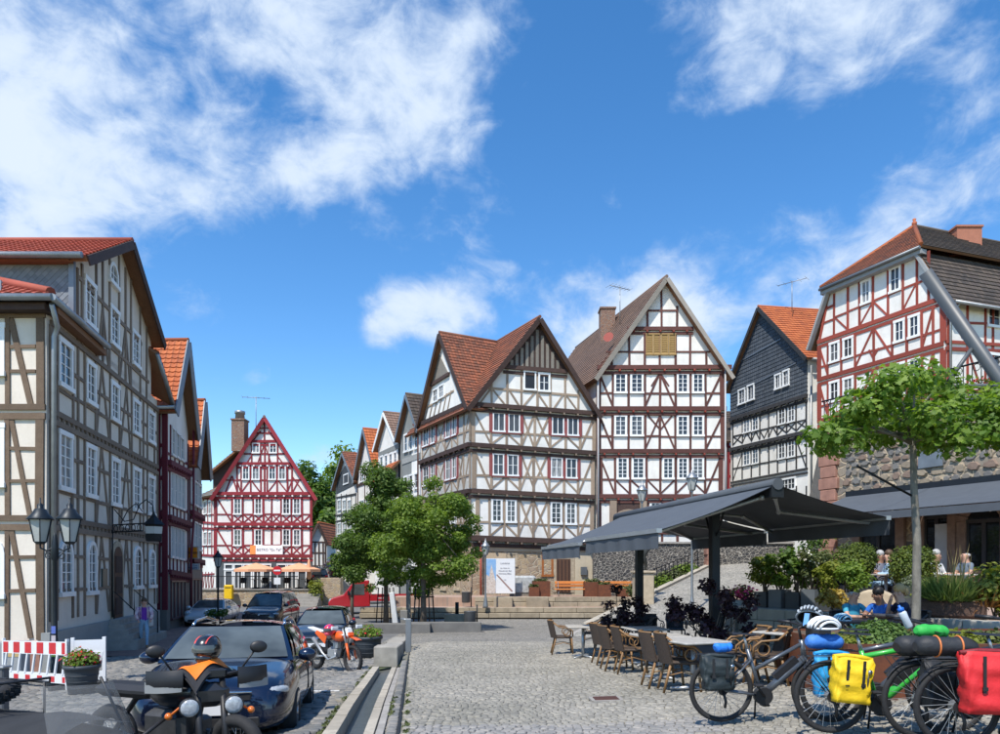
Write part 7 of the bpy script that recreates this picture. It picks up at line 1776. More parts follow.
# ================================================================== bicycles
def bicycle(label, loc, rz, fcol, dk=BLKP, guards=False, mixte=False, lean=0, stand=True, steer=0):
    t = thing('bicycle', label, 'bicycle', loc, 'touring bicycles parked by the planter', rz); t.rotation_euler = (lean, 0, rz)
    spoked(t, (-.53, 0, .355), .355, .026, n=24, spr=.0022); spoked(t, (.60, 0, .355), .355, .026, n=24, spr=.0022)
    bb, st, hd0, hd1, ra = V((-.08, 0, .29)), V((-.24, 0, .80)), V((.40, 0, .70)), V((.36, 0, .90)), V((-.53, 0, .355))
    def tb(nm, a, b, r, m=fcol): return MB().tube([a, b], r, 10).build(nm, m, t)
    tb('down_tube', bb, hd0, .043); tb('top_tube', hd1 - V((0, 0, .05)), (bb.lerp(st, .55) if mixte else st - V((0, 0, .06)).lerp(V((0, 0, .1)), .0)), .022 if mixte else .026); tb('seat_tube', bb, st, .022); tb('head_tube', hd0 - V((0, 0, .02)), hd1, .03)
    for s_ in (-.06, .06): tb('chain_stay', bb + V((0, s_ * .6, 0)), ra + V((0, s_, 0)), .014); tb('seat_stay', bb.lerp(st, .78) + V((0, s_ * .5, 0)), ra + V((0, s_, 0)), .011); tb('fork_blade', hd0 + V((0, s_ * .6, -.02)), V((.60, s_, .355)), .017, dk)
    tb('seat_post', st, st + V((-.04, 0, .15)), .014, ALU)
    mb = MB(); mb.grid(lambda u, v: V((-.43 + .28 * u, (v - .5) * (.17 - .13 * u ** .7), .965 + .02 * (1 - u) - .02 * abs(2 * v - 1) ** 2)), 8, 6); mb.grid(lambda u, v: V((-.43 + .28 * u, (v - .5) * (.15 - .12 * u ** .7), .93 + .02 * (1 - u))), 8, 6); mb.build('saddle', dk, t)
    mb = MB(); mb.tube([hd1, hd1 + V((-.03, 0, .13)), hd1 + V((.03, 0, .15))], .016, 8); mb.build('stem', dk, t)
    c = hd1 + V((.03, 0, .15)); mb = MB(); mb.tube([c + V((-.12, -.33, .03)), c + V((-.03, -.18, .02)), c, c + V((-.03, .18, .02)), c + V((-.12, .33, .03))], .014, 7); mb.build('handlebar', dk, t)
    for s_ in (-1, 1): MB().tube([c + V((-.05, s_ * .22, .025)), c + V((-.13, s_ * .36, .032))], .019, 8).build('grip', dk, t)
    mb = MB(); mb.lathe(bb + V((.01, 0, 0)), [(.085, -.06), (.1, -.03), (.1, .03), (.085, .06)], 18, axis=(0, 1, 0)); mb.build('motor', M('motor_grey', (.03, .032, .035), .5), t)
    mb = MB(); mb.lathe(bb + V((.0, -.075, 0)), [(.095, -.004), (.095, .004)], 22, axis=(0, 1, 0)); mb.build('chainring', dk, t)
    for s_ in (-1, 1): e = bb + V((.1 * s_, s_ * .1, -.135 * s_)); mb = MB(); mb.tube([bb + V((0, s_ * .085, 0)), e], .012, 6); mb.bbox(e + V((0, s_ * .06, 0)), (.09, .1, .025), .008); mb.build('crank', dk, t)
    mb = MB(); mb.lathe(ra + V((0, -.05, 0)), [(.055, -.012), (.05, .012)], 16, axis=(0, 1, 0)); mb.tube([ra + V((.0, -.06, 0)), ra + V((.03, -.065, -.12)), ra + V((.02, -.065, -.19))], .016, 6); mb.build('derailleur', dk, t)
    b0, b1 = bb.lerp(hd0, .35) + V((-.03, 0, .055)), bb.lerp(hd0, .85) + V((-.03, 0, .055)); mb = MB(); mb.beam(b0, b1, .075, .07); mb.build('battery', dk, t)
    mb = MB()
    for s_ in (-.06, .06): mb.tube([(-.28, s_, .745), (-.82, s_, .745), (-.53, s_, .36)], .007, 5)
    mb.tube([(-.5, -.06, .745), (-.5, .06, .745)], .006, 5); mb.tube([(-.75, -.06, .745), (-.75, .06, .745)], .006, 5); mb.tube([(-.3, -.06, .745), (-.3, .06, .745)], .006, 5); mb.build('rack', dk, t, kind='stuff')
    if stand: MB().tube([bb + V((-.05, .05, -.06)), bb + V((-.0, .2, -.285))], .011, 6).build('kickstand', dk, t)
    if guards:
        for x, a0 in ((-.53, .12), (.60, .1)):
            mb = MB(); m_ = 14
            for k in range(m_ + 1):
                a = math.pi * (a0 + .75 * k / m_) * 1.0
                for s_ in (-.028, -.015, .015, .028): mb.v.append((x - .375 * math.cos(a + .2), s_, .355 + .375 * math.sin(a + .2) + (.012 if abs(s_) < .02 else 0)))
            for k in range(m_):
                for j in range(3): mb.f.append([k * 4 + j, k * 4 + j + 1, k * 4 + j + 5, k * 4 + j + 4]); mb.m.append(0); mb.sm.append(True)
            mb.build('mudguard', dk, t)
    return t
FG = M('frame_grey', (.10, .115, .135), .35, .4, coat=.5); FGR = M('frame_green', (.04, .42, .05), .35, coat=.6); FBK = M('frame_black', (.02, .02, .022), .35, coat=.4); FOR = M('frame_orange', (.6, .12, .02), .35, coat=.5)
def at(loc, rz, p, lean=0): return V(loc) + Matrix.Rotation(rz, 3, 'Z') @ (Matrix.Rotation(lean, 3, 'X') @ V(p))
def gl(x, y): return V((x, y, gz(x, y)))
BK = [(gl(2.95, 7.9), R(2)), (gl(3.98, 7.5), R(3)), (gl(3.73, 6.95), R(-2)), (gl(4.33, 6.55), R(3)), (gl(4.37, 6.02), R(-4))]
bicycle('grey step-through electric bicycle with black rear bag, leftmost', *BK[0], FG, mixte=True); bicycle('bicycle with blue bags, mostly hidden behind the yellow bag', *BK[1], FG, guards=True)
bicycle('bright green electric bicycle with yellow rear bag', *BK[2], FGR); bicycle('black bicycle with mudguards and black bags', *BK[3], FBK, guards=True); bicycle('black bicycle with red bag at the right edge', *BK[4], FBK, guards=True)
def pannier(label, bk, side, mat, w=.34, h=.42, x=-.55, z=.50, roll=True, d=.17, tilt=0.0, lid=None):
    loc, rz = bk; c = at(loc, rz, (x, side * .15, z)); t = thing('pannier_bag', label, 'bag', c - V((0, 0, h / 2)), 'bicycle bags', rz); t.rotation_euler = (0, tilt, rz)
    mb = MB(); n = 28; rn = random.Random(label); ph = [rn.uniform(0, 6.28) for _ in range(6)]
    for i in range(15):
        v = i / 14; ww = w * (.84 + .16 * v ** .7) / 2; dd = d / 2 * (.9 if v < .05 else 1) * (1 if v < .72 else max(.16, 1 - (v - .72) * 3.1))
        for k in range(n):
            a = 2 * math.pi * k / n; ca, sa = math.cos(a), math.sin(a); wr = .012 * math.sin(3 * a + 7 * v + ph[0]) + .009 * math.sin(8 * a - 13 * v + ph[1]) + .008 * math.sin(21 * v + 2 * a + ph[2]) + rn.uniform(-.003, .003)
            mb.v.append(((ww + wr * .6) * math.copysign(abs(ca) ** .32, ca), (dd + wr) * math.copysign(abs(sa) ** .38, sa), h * v + (.01 * math.sin(a * 3 + ph[3]) if v > .8 else 0)))
    for i in range(14):
        for k in range(n): a = i * n + k; b = i * n + (k + 1) % n; mb.f.append([a, b, b + n, a + n]); mb.m.append(0); mb.sm.append(True)
    mb.f += [list(range(n))[::-1], [14 * n + k for k in range(n)]]; mb.m += [0, 0]; mb.sm += [True, False]
    o = mb.build('body', mat, t)
    if roll: mb = MB(); mb.tube([(-w / 2 * 1.0, 0, h - .005), (-w / 5, .008, h + .008), (w / 5, -.004, h + .004), (w / 2 * 1.0, 0, h - .01)], [.018, .024, .024, .018], 8); mb.build('rolled_top', lid or mat, t)
    mb = MB(); mb.tube([(w * .32, side * d * .5, h * .18), (w * .32, side * d * .52, h * .7)], .008, 5); mb.build('strap', BLKP, t)
    for x in (-.2, .2): MB().obox((w * x - .012, side * d * .5, h * .35), (.024, 0, 0), (0, side * .012, 0), (0, 0, h * .6)).build('strap', BLKP, t); MB().box((w * x, side * (d * .5 + .012), h * .42), (.04, .014, .03)).build('buckle', BLKP, t)
    mb = MB(); mb.lathe((w * .36, side * d * .48, h * .72), [(.022, 0), (.02, .01), (0, .012)], 12, axis=(0, side, 0)); mb.build('reflector', CHR, t)
    return t
def cloth(n, c, v=.12): return M(n, c, .62, var=v, vs=7, bump=.8, bs=14)
pannier('dark teal-black roll-top bag on the grey bicycle', BK[0], -1, cloth('bag_black', (.014, .024, .028)), .36, .36, -.62, .56)
pannier('yellow roll-top bag on the green bicycle', BK[2], -1, cloth('bag_yellow', (.78, .52, .01)), .37, .43, -.42, .54, tilt=.08)
pannier('bright blue bag behind the yellow one', BK[1], -1, cloth('bag_blue', (.02, .3, .62)), .36, .44, -.62, .52); pannier('black bag on the mudguarded bicycle', BK[3], -1, cloth('bag_black2', (.02, .022, .026)), .36, .42, -.42, .52)
pannier('red roll-top bag at the right edge', BK[4], -1, cloth('bag_red', (.62, .02, .025)), .5, .5, -.34, .58, lid=cloth('bag_maroon', (.2, .01, .015)))
def duffel(label, bk, p, L_, r, mat, rz=0, strap=None):
    c = at(*bk, p); t = thing('rack_bag', label, 'bag', c, 'bicycle bags', bk[1] + rz)
    mb = MB(); rn = random.Random(label); mb.tube([(-L_ / 2 + L_ * k / 12, rn.uniform(-.006, .006), rn.uniform(-.006, .008)) for k in range(13)], [r * .45, r * .86] + [r * rn.uniform(.88, 1.04) for _ in range(9)] + [r * .85, r * .45], 16); mb.build('body', mat, t)
    if strap:
        for x in (-.08, .1): MB().torus((x, 0, .0), r * 1.03, .008, 18, 5, axis=(1, 0, 0)).build('strap', strap, t)
duffel('black rack pack across the mudguarded bicycle', BK[3], (-.5, 0, .83), .5, .1, cloth('bag_black2', (.02, .022, .026)), 0, None); duffel('green rolled cover on the black rack pack', BK[3], (-.42, 0, .97), .3, .06, cloth('bag_green', (.03, .4, .06)))
duffel('black roll with orange straps on the right-hand bicycle', BK[4], (-.62, 0, .86), .5, .085, cloth('bag_black2', (.02, .022, .026)), 0, M('strap_orange', (.7, .2, .05), .5)); duffel('blue roll bag under the white helmet', BK[1], (-.62, 0, .84), .4, .08, cloth('bag_blue2', (.05, .2, .6)), .1)
duffel('small blue rain cover on the black rear bag', BK[0], (-.55, -.12, .83), .22, .05, cloth('bag_blue3', (.02, .2, .75)), .3)
def bike_helmet(label, c, mat, rz, r=.14, tilt=0):
    t = thing('bicycle_helmet', label, 'helmet', c, 'bicycle helmets', rz); t.rotation_euler = (0, tilt, rz); mb = MB()
    mb.grid(lambda u, v: V((r * 1.15 * math.cos(2 * math.pi * u) * math.sin(v * 1.55 + .02), r * .85 * math.sin(2 * math.pi * u) * math.sin(v * 1.55 + .02), r * .8 * math.cos(v * 1.55))), 20, 8); mb.build('liner', BLKP, t)
    for k in range(-3, 4):
        y = k * .27; q = math.sqrt(max(.02, 1 - y * y * .95)); mb = MB(); mb.tube([V((r * 1.2 * q * math.cos(a), r * .92 * y * (1 + .1 * math.sin(a)), r * .88 * q * math.sin(a) + .005)) for a in np.linspace(.05, 3.09, 9)], [r * .07] + [r * .105] * 7 + [r * .07], 6); mb.build('rib', mat, t)
    mb = MB(); mb.torus((0, 0, .01), r * .98, r * .09, 20, 6, axis=(0, 0, 1)); mb.build('rim', mat, t)
HW = M('helmet_white', (.72, .73, .74), .35); HGm = M('helmet_grey', (.36, .4, .43), .35)
bike_helmet('grey vented helmet hanging on the grey bicycle handlebar', at(*BK[0], (.50, .1, 1.12)), HGm, 1.0, tilt=.7); bike_helmet('white vented helmet strapped on the blue roll bag', at(*BK[1], (-.62, 0, .97)), HW, .1); bike_helmet('white helmet with blue stripe lying on the dark table', V((5.75, 12.1, gz(5.75, 12.1) + .78)), M('helmet_whiteblue', (.6, .68, .74), .35, col2=(.1, .45, .65), vs=18), .4, .135)
t = thing('drink_bottle', 'clear drinking bottle with blue cap on the green bicycle', 'bottle', at(*BK[2], (.22, .0, 1.02)), None); t.rotation_euler = (0, -.45, 0)
MB().lathe((0, 0, 0), [(.03, 0), (.036, .02), (.034, .1), (.037, .16), (.025, .18)], 14).build('flask', M('bottle_clear', (.55, .6, .66), .15), t); MB().lathe((0, 0, .18), [(.03, 0), (.03, .03), (.012, .04), (.012, .06)], 12).build('cap', M('bottle_blue', (.02, .15, .6), .4), t)
t = thing('handlebar_phone', 'smartphone with lit blue screen on the grey bicycle handlebar', 'phone', at(*BK[0], (.40, -.05, 1.12)), None, R(25)); t.rotation_euler = (0, .2, R(25))
MB().box((0, 0, 0), (.015, .075, .15)).build('case', BLKP, t); MB().box((-.009, 0, 0), (.003, .066, .14)).build('screen', M('screen_blue', (.2, .45, .85), .15), t)
t = thing('handlebar_bag', 'black handlebar bag on the grey bicycle', 'bag', at(*BK[0], (.55, 0, .88)), None); mb = MB(); mb.bbox((0, 0, .1), (.2, .28, .24), .05); mb.build('body', cloth('bag_black2', (.02, .022, .026)), t)
t = thing('bar_end', 'orange handlebar grip at the right edge', 'handlebar', at(*BK[4], (.1, .1, 1.0)), None); MB().tube([(0, 0, 0), (.5, .05, .05)], .022, 10).build('grip', FOR, t)
# ================================================================== people
SKIN = M('skin', (.52, .30, .21), .55, var=.1, vs=9); SKIN2 = M('skin_tan', (.36, .19, .12), .55, var=.1, vs=9)
def person(label, loc, rz, pose, shirt, legs, skin, hair, shoe=BLKP, sleeves=True, hairstyle='short', lean=0., arms=None, bald=False, group=None, shorts=False):
    t = thing('person', label, 'person', loc, group, rz); sit = pose == 'sit'
    hz = .53 if sit else .93; V3 = lambda x, y, z: V((x + lean * max(0, z - hz), y, z - .25 * abs(lean) * max(0, z - hz)))
    J = {'pel': (V((0, 0, hz)), .125), 'bel': (V3(0, 0, hz + .16), .12), 'che': (V3(0, 0, hz + .36), .135), 'nek': (V3(.0, 0, hz + .53), .05), 'hea': (V3(.025, 0, hz + .63), .075), 'top': (V3(.03, 0, hz + .72), .085), 'nos': (V3(.125, 0, hz + .65), .018)}
    E = [('pel', 'bel'), ('bel', 'che'), ('che', 'nek'), ('nek', 'hea'), ('hea', 'top'), ('hea', 'nos')]
    for s_, n in ((1, 'l'), (-1, 'r')):
        a = (arms or {}).get(n, 'rest')
        J['sh' + n] = (V3(0, s_ * .18, hz + .46), .062)
        if a == 'rest': el, wr = ((.08, s_ * .24, hz + .22), (.30, s_ * .17, hz + .22)) if sit else ((-.02, s_ * .25, hz + .2), (.06, s_ * .25, hz - .04))
        elif a == 'swing': el, wr = (.06, s_ * .24, hz + .22), (.24, s_ * .2, hz + .06)
        elif a == 'chin': el, wr = (.2, s_ * .16, hz + .24), (.17, s_ * .04, hz + .5)
        elif a == 'table': el, wr = (.18, s_ * .24, hz + .26), (.40, s_ * .1, hz + .27)
        J['el' + n] = (V3(*el), .043); J['wr' + n] = (V3(*wr), .03); d = (V(wr) - V(el)).normalized(); J['ha' + n] = (V3(*(V(wr) + d * .06)), .032)
        E += [('che', 'sh' + n), ('sh' + n, 'el' + n), ('el' + n, 'wr' + n), ('wr' + n, 'ha' + n)]
        lat = V((0, 1, 0)) if abs(d.y) < .8 else V((1, 0, 0)); cu = d.cross(lat)
        for k in range(5):
            b0 = V(wr) + d * (.085 if k else .03) + lat * ((k - 2.5) * .018 if k else s_ * -.035); J['f%s%d' % (n, k)] = (V3(*(b0 + d * (.05 + .012 * (2 - abs(k - 2.6))) + cu * .02)), .0085); E.append(('ha' + n, 'f%s%d' % (n, k)))
        st = {'l': .22, 'r': -.2}[n] if pose == 'walk' else 0
        J['hi' + n] = (V((0, s_ * .09, hz - .03)), .095)
        if sit: kn, an = (.43, s_ * .12, .50), (.40, s_ * .12, .09)
        else: kn, an = (.06 + st * .55, s_ * .085, .49), (st - .02, s_ * .08, .085)
        J['kn' + n] = (V(kn), .062); J['an' + n] = (V(an), .042); J['to' + n] = (V((an[0] + .15, an[1], .04)), .037)
        E += [('pel', 'hi' + n), ('hi' + n, 'kn' + n), ('kn' + n, 'an' + n), ('an' + n, 'to' + n)]
    names = list(J); me = bpy.data.meshes.new('body'); me.from_pydata([J[k][0] for k in names], [(names.index(a), names.index(b)) for a, b in E], [])
    o = bpy.data.objects.new('body', me); COL.objects.link(o); m = o.modifiers.new('k', 'SKIN'); m.use_smooth_shade = True
    for i, k in enumerate(names): q = me.skin_vertices[0].data[i]; q.radius = (J[k][1], J[k][1]); q.use_root = (k == 'pel')
    s2 = o.modifiers.new('s', 'SUBSURF'); s2.levels = s2.render_levels = 2; apply_mods(o); o.parent = t
    for mm in (shirt, legs, skin, shoe): o.data.materials.append(mm)
    segs = [(J[a][0], J[b][0], a, b) for a, b in E]
    def cls(a, b, f):
        if b in ('nek',): return 0 if f < .75 else 2
        if a in ('nek', 'hea') or b[:2] == 'ha' or b[0] == 'f' and len(b) == 3: return 2
        if b[:2] == 'wr': return 0 if sleeves == 'long' else 2
        if b[:2] == 'el': return 0 if sleeves == 'long' or f < .6 else 2
        if b[:2] == 'to': return 3
        if b[:2] in ('kn',): return 1
        if b[:2] == 'an': return (2 if shorts else 1) if f < .92 else 3
        if b[:2] == 'hi': return 1
        if b == 'bel': return 1 if f < .25 else 0
        return 0
    for p in o.data.polygons:
        c = p.center; best = None
        for (a, b, na, nb) in segs:
            ab = b - a; f = clamp((c - a).dot(ab) / max(1e-9, ab.dot(ab)), 0, 1); dd = (a + ab * f - c).length
            if best is None or dd < best[0]: best = (dd, na, nb, f)
        p.material_index = cls(*best[1:]); p.use_smooth = True
    hc = J['top'][0]
    if not bald:
        mb = MB(); mb.ell(hc + V((-.03, 0, .016)), (.1, .092, .098), 16, 12, noise=.05, seed=3)
        if hairstyle == 'long': mb.ell(hc + V((-.075, 0, -.08)), (.06, .085, .13), 12, 8, noise=.05)
        elif hairstyle == 'tail': mb.ell(hc + V((-.13, 0, -.02)), (.05, .04, .09), 10, 7, noise=.05)
        mb.build('hair', hair, t)
    else: mb = MB(); mb.ell(hc + V((-.05, 0, -.05)), (.075, .096, .05), 12, 8); mb.build('hair', hair, t)
    for s_ in (-1, 1): MB().ell(hc + V((.088, s_ * .035, -.045)), (.012, .014, .009), 8, 6).build('eye', BLKP, t); MB().ell(hc + V((.0, s_ * .092, -.06)), (.022, .012, .034), 8, 6).build('ear', skin, t)
    MB().ell(hc + V((.09, 0, -.125)), (.012, .028, .007), 8, 6).build('mouth', M('lips', (.4, .12, .1), .5), t)
    return t
def fab(n, c): return M('fabric_' + n, c, .85, var=.15, vs=8, bump=.3, bs=25)
HBR = M('hair_brown', (.09, .05, .025), .6, var=.3, vs=30); HBL = M('hair_blond', (.45, .3, .13), .6, var=.3, vs=30); HDK = M('hair_dark', (.02, .016, .014), .5, var=.3, vs=30); HGY = M('hair_grey', (.4, .39, .37), .6, var=.2, vs=30)
w0 = gp(144, 25.2); w0.z += .02
wp = person('woman walking in purple top, open pink and white jacket and light jeans', w0, R(-60), 'walk', fab('purple', (.16, .03, .33)), fab('jeans', (.27, .42, .56)), SKIN, HBR, M('shoe_tan', (.3, .14, .06), .6), 'long', 'long', arms={'l': 'swing', 'r': 'swing'})
mb = MB()
for s_ in (-1, 1): mb.grid(lambda u, v: V((.105 - .24 * u, s_ * (.085 + .10 * math.sin(math.pi * u * .75)), 1.0 + .42 * v)), 6, 5); mb.tube([(0, s_ * .19, 1.4), (.06, s_ * .255, 1.15), (.22, s_ * .21, 1.0)], [.07, .056, .046], 10)
mb.build('jacket', M('jacket_pinkwhite', (.72, .66, .66), .8, col2=(.5, .22, .27), vs=9), wp)
t = thing('hand_bag', 'small white bag carried by the walking woman', 'bag', w0 + V((.22, .05, .78)), None); mb = MB(); mb.bbox((0, 0, .1), (.1, .22, .26), .03); mb.torus((0, 0, .26), .07, .008, 14, 5, axis=(1, 0, 0)); mb.build('body', M('bag_white', (.6, .6, .58), .6), t)
def seat_at(px, Y, zf=None): x = (px - 500) / F * Y; return V((x, Y, gz(x, Y) if zf is None else zf))
SEATS = [(851, 13.3, None, -75, 'bald man in turquoise shirt sitting behind the steel planter', dict(shirt=fab('turq', (.05, .33, .48)), legs=fab('dark', (.03, .03, .04)), skin=SKIN, hair=HGY, bald=True, lean=.08, arms={'l': 'table', 'r': 'table'})),
 (886, 12.9, None, -150, 'dark-haired man in blue shirt leaning over the table', dict(shirt=fab('blue', (.02, .14, .55)), legs=fab('dark', (.03, .03, .04)), skin=SKIN2, hair=HDK, lean=.32, arms={'l': 'table', 'r': 'table'})),
 (905, 12.4, None, 172, 'blond woman in navy top with hand at her chin', dict(shirt=fab('navy', (.012, .016, .05)), legs=fab('dark', (.03, .03, .04)), skin=SKIN, hair=HBL, hairstyle='tail', lean=.12, arms={'l': 'table', 'r': 'chin'})),
 (880, 18.4, TZ, -70, 'grey-haired guest in grey shirt on the terrace, behind the round bushes', dict(shirt=fab('grey', (.2, .21, .26)), legs=fab('dark', (.03, .03, .04)), skin=SKIN2, hair=HGY)),
 (889, 17.9, TZ, 165, 'brown-haired guest in pale blue shirt between the round bushes', dict(shirt=fab('pale', (.4, .58, .75)), legs=fab('jeans', (.27, .42, .56)), skin=SKIN, hair=HBR, sleeves='long')),
 (936, 17.6, TZ, -60, 'grey-haired guest in white blouse on the terrace beside the maple trunk', dict(shirt=fab('white', (.75, .75, .74)), legs=fab('dark', (.03, .03, .04)), skin=SKIN, hair=HGY, sleeves='long')),
 (966, 17.2, TZ, 185, 'balding man in grey shirt on the terrace by the wicker chair', dict(shirt=fab('greyb', (.14, .18, .22)), legs=fab('dark', (.03, .03, .04)), skin=SKIN, hair=HGY, bald=True)),
 (837, 17.9, TZ, 10, 'guest in coral top half hidden by the terrace shrubs', dict(shirt=fab('coral', (.6, .2, .14)), legs=fab('dark', (.03, .03, .04)), skin=SKIN, hair=HBR))]
for (px, Y, zf, a, lab, kw) in SEATS:
    p = seat_at(px, Y, zf); person(lab, p, R(a), 'sit', group='seated cafe guests', **kw)
    o = copy_tree(ch_tan if zf and px > 950 else ch_dk); o.location = p; o.rotation_euler = (0, 0, R(a)); o['label'] = 'chair under the ' + ' '.join(lab.split()[:5]).replace(' in', '').replace(' sitting', ''); o['group'] = 'chairs of the seated guests'
for (px, Y, lab) in ((886, 17.2, 'terrace table of the pair between the round bushes'), (951, 16.9, 'terrace table of the pair by the wicker chair')):
    o = copy_tree(tb0); o.location = seat_at(px, Y, TZ); o['label'] = lab; o['group'] = 'terrace tables'
# ================================================================== planters and plants
ZANTH = M('planter_zinc', (.12, .135, .15), .55, var=.2)
t = planter('long rusty corten-steel planter behind the bicycles', (6.6, 9.85, gz(6, 9.8) - .08), (4.8, 2.3, .72), CORTEN, name='steel_planter')
for k in range(4): MB().box((-2.402 + .0, -.8 + k * .5, .36), (.006, .012, .7)).build('seam', BLKP, t)
zs = gz(6, 9.8) + .58
def pl(px, py, Y): return P(px, py, Y)
shrub('juniper_shrub', 'feathery green juniper at the left end of the rusty planter', V((4.9, 9.4, zs)), [(pl(862, 636, 9.3), (.2, .25, .13)), (pl(878, 632, 9.4), (.24, .3, .16)), (pl(895, 636, 9.3), (.2, .25, .13)), (pl(872, 640, 9.0), (.28, .2, .1)), (pl(888, 630, 9.8), (.2, .2, .1))], m_leaf('leaf_juniper', (.05, .10, .025), (.12, .2, .05), .2), 5200, .05, 31, shell=.3)
for k, (px, lab) in enumerate(((846, 'yellow-green ground cover at the planter corner'), (930, 'low herbs left of the middle in the rusty planter'), (955, 'lime ground cover right of the maple trunk'), (980, 'lime ground cover near the right edge of the planter'), (1000, 'leafy herb at the right edge of the planter'))):
    c = pl(px, 638, 9.2 if px > 850 else 8.95); shrub('ground_cover', lab, V((c.x, c.y, zs)), [(V((c.x + dx, c.y + dy, zs + .07)), (.17, .17, .09)) for dx in (-.12, .12) for dy in (0, .3)], (LF_YEL, LF_OLI, LF_YEL, LF_YEL, LF_OLI)[k], 700, .06, 40 + k, group='ground cover in the steel planter')
e0, e1 = V((5.6, 16.6, 0)), V((8.5, 11.6, 0)); eu = (e1 - e0).normalized(); en = V((-eu.y, eu.x, 0))
PLT = [(.02, LF_YEL, .85, 'loose lime-green shrub at the left end of the terrace planters', LEAF4, .3), (.09, LF_LIN, 1.0, 'bright green bush second in the terrace planters', LEAF4, .3), (.17, LF_DK, 1.25, 'glossy dark laurel in the middle terrace planter', LEAF4, .3), (.24, LF_OLI, 1.15, 'olive-green shrub with pale flowers in a terrace planter', LEAF4, .28), (.31, LF_YEL, .75, 'low lime shrub in the fifth terrace planter', LEAF4, .28), (.385, LF_LIN, .7, 'feathery green bush in the right terrace planter', LEAF4, .34)]
for k, (s_, mt, h, lab, shp, r_) in enumerate(PLT):
    c = e0 + (e1 - e0) * s_ + en * -.42; c = e0.lerp(e1, s_) + V((.865, .5, 0)) * .62; an = math.atan2(eu.y, eu.x)
    planter('dark square box along the terrace edge, under the %s' % (' '.join(lab.split()[:4]).replace(' at', '').replace(' in', '')), (c.x, c.y, TZ - .02), (.34, .36, (.36, .42, .38, .45, .34, .4)[k]), (ANTH, ZANTH)[k % 2], an, 'terrace edge planters')
    b0 = V((c.x, c.y, TZ + .36)); rnd = random.Random(k)
    cl_ = [(b0 + V((rnd.uniform(-.22, .22), rnd.uniform(-.2, .2), .85 * h * rnd.uniform(.15, .95))), (r_ * rnd.uniform(.35, .7), r_ * .6, r_ * rnd.uniform(.3, .55))) for _ in range(10)]
    shrub('potted_shrub', lab, b0, cl_, mt, 1500 if k != 2 else 900, .07 if k != 2 else .12, 50 + k, 8, 'terrace edge shrubs', extra=(LF_WHT, 60, .06) if k == 3 else (LF_YEL, 25, .06) if k == 2 else None)
c = P(832, 601, 14.75); shrub('potted_shrub', 'rust-and-yellow leaved plant hanging over the terrace wall', V((c.x + .1, c.y + .1, TZ + .1)), [(c + V((dx, 0, dz)), (.2, .2, .13)) for dx, dz in ((-.1, .05), (.12, 0), (.02, .12))], m_leaf('leaf_rustyellow', (.3, .2, .04), (.5, .38, .1), .3), 800, .08, 61, cat='plant')
c = P(738, 590, 17.6)
t = planter('grey zinc flower box with pink petunias at the ramp corner', (c.x, c.y, TZ - .3), (.55, .45, .42), ZINC, 0); MB().box((0, 0, -.35), (.5, .4, .72)).build('pedestal', GREYST, t)
cs = [(V((c.x + dx, c.y, TZ + .25 + dz)), (.2, .2, .16)) for dx, dz in ((-.2, 0), (.1, .1), (.25, 0))]; shrub('petunias', 'pink petunias at the ramp corner', V((c.x, c.y, TZ + .08)), cs, LF_LIN, 500, .07, 70, extra=(LF_PNK, 260, .09), cat='flowers')
for (px, py, Y, lab, d) in ((853, 562, 17.6, 'left clipped round box bush on the terrace', 1), (911, 566, 16.6, 'right clipped round box bush by the maple trunk', 2)):
    c = P(px, py, Y); b0 = V((c.x, c.y, TZ)); planter('dark box under the %s round bush' % ('left' if d == 1 else 'right'), (c.x, c.y, TZ - .02), (.55, .55, .5), ANTH, .3, 'boxes of the round bushes')
    tree(lab, b0 + V((0, 0, .4)), [b0 + V((0, 0, .6)), c], [(c, (.5, .5, .46)), (c + V((.12, -.1, .08)), (.4, .42, .38)), (c + V((-.12, -.1, -.05)), (.4, .42, .36))], LF_BOX, 5200, .055, 80 + d, 'clipped box bushes', name='box_bush', limbs=0, shell=.75, r0=.04, r1=.03)
c = P(874, 600, 14.4); t = thing('stone_cheek', 'rounded pale sandstone cheek block on the terrace edge', 'block', (c.x, c.y, TZ - .02))
mb = MB(); mb.prism([V((-.4, 0, 0)), V((.4, 0, 0)), V((.4, 0, .22)), V((.33, 0, .38)), V((.15, 0, .46)), V((-.1, 0, .47)), V((-.25, 0, .42)), V((-.36, 0, .25))], V((0, .6, 0))); o = mb.build('block', SANDST, t); bv = o.modifiers.new('b', 'BEVEL'); bv.width = .05; bv.segments = 3; t.rotation_euler = (0, 0, -.5)
c = P(913, 602, 14.0); planter('tall dark slate planter right of the cheek block', (c.x, c.y, TZ - .02), (.5, .45, .55), ANTH, -.4)
c = P(913, 588, 14.0); shrub('potted_shrub', 'grey-green heather in the tall slate planter', V((c.x, c.y, TZ + .48)), [(V((c.x, c.y, TZ + .6)), (.22, .2, .14))], m_leaf('leaf_heather', (.12, .15, .1), (.2, .22, .15), .2), 700, .05, 66, cat='plant')
c = P(950, 600, 12.9); b0 = V((c.x, c.y, TZ)); t = thing('grass_basket', 'wicker trough of tall green grass and straw plumes on the terrace edge', 'plant', b0, world=True)
mb = MB(); mb.bbox((c.x, c.y, TZ + .16), (1.1, .4, .34), .05, rz=-.6); mb.build('basket', M('wicker', (.09, .05, .035), .8, var=.4, vs=40, bump=.7, bs=70), t)
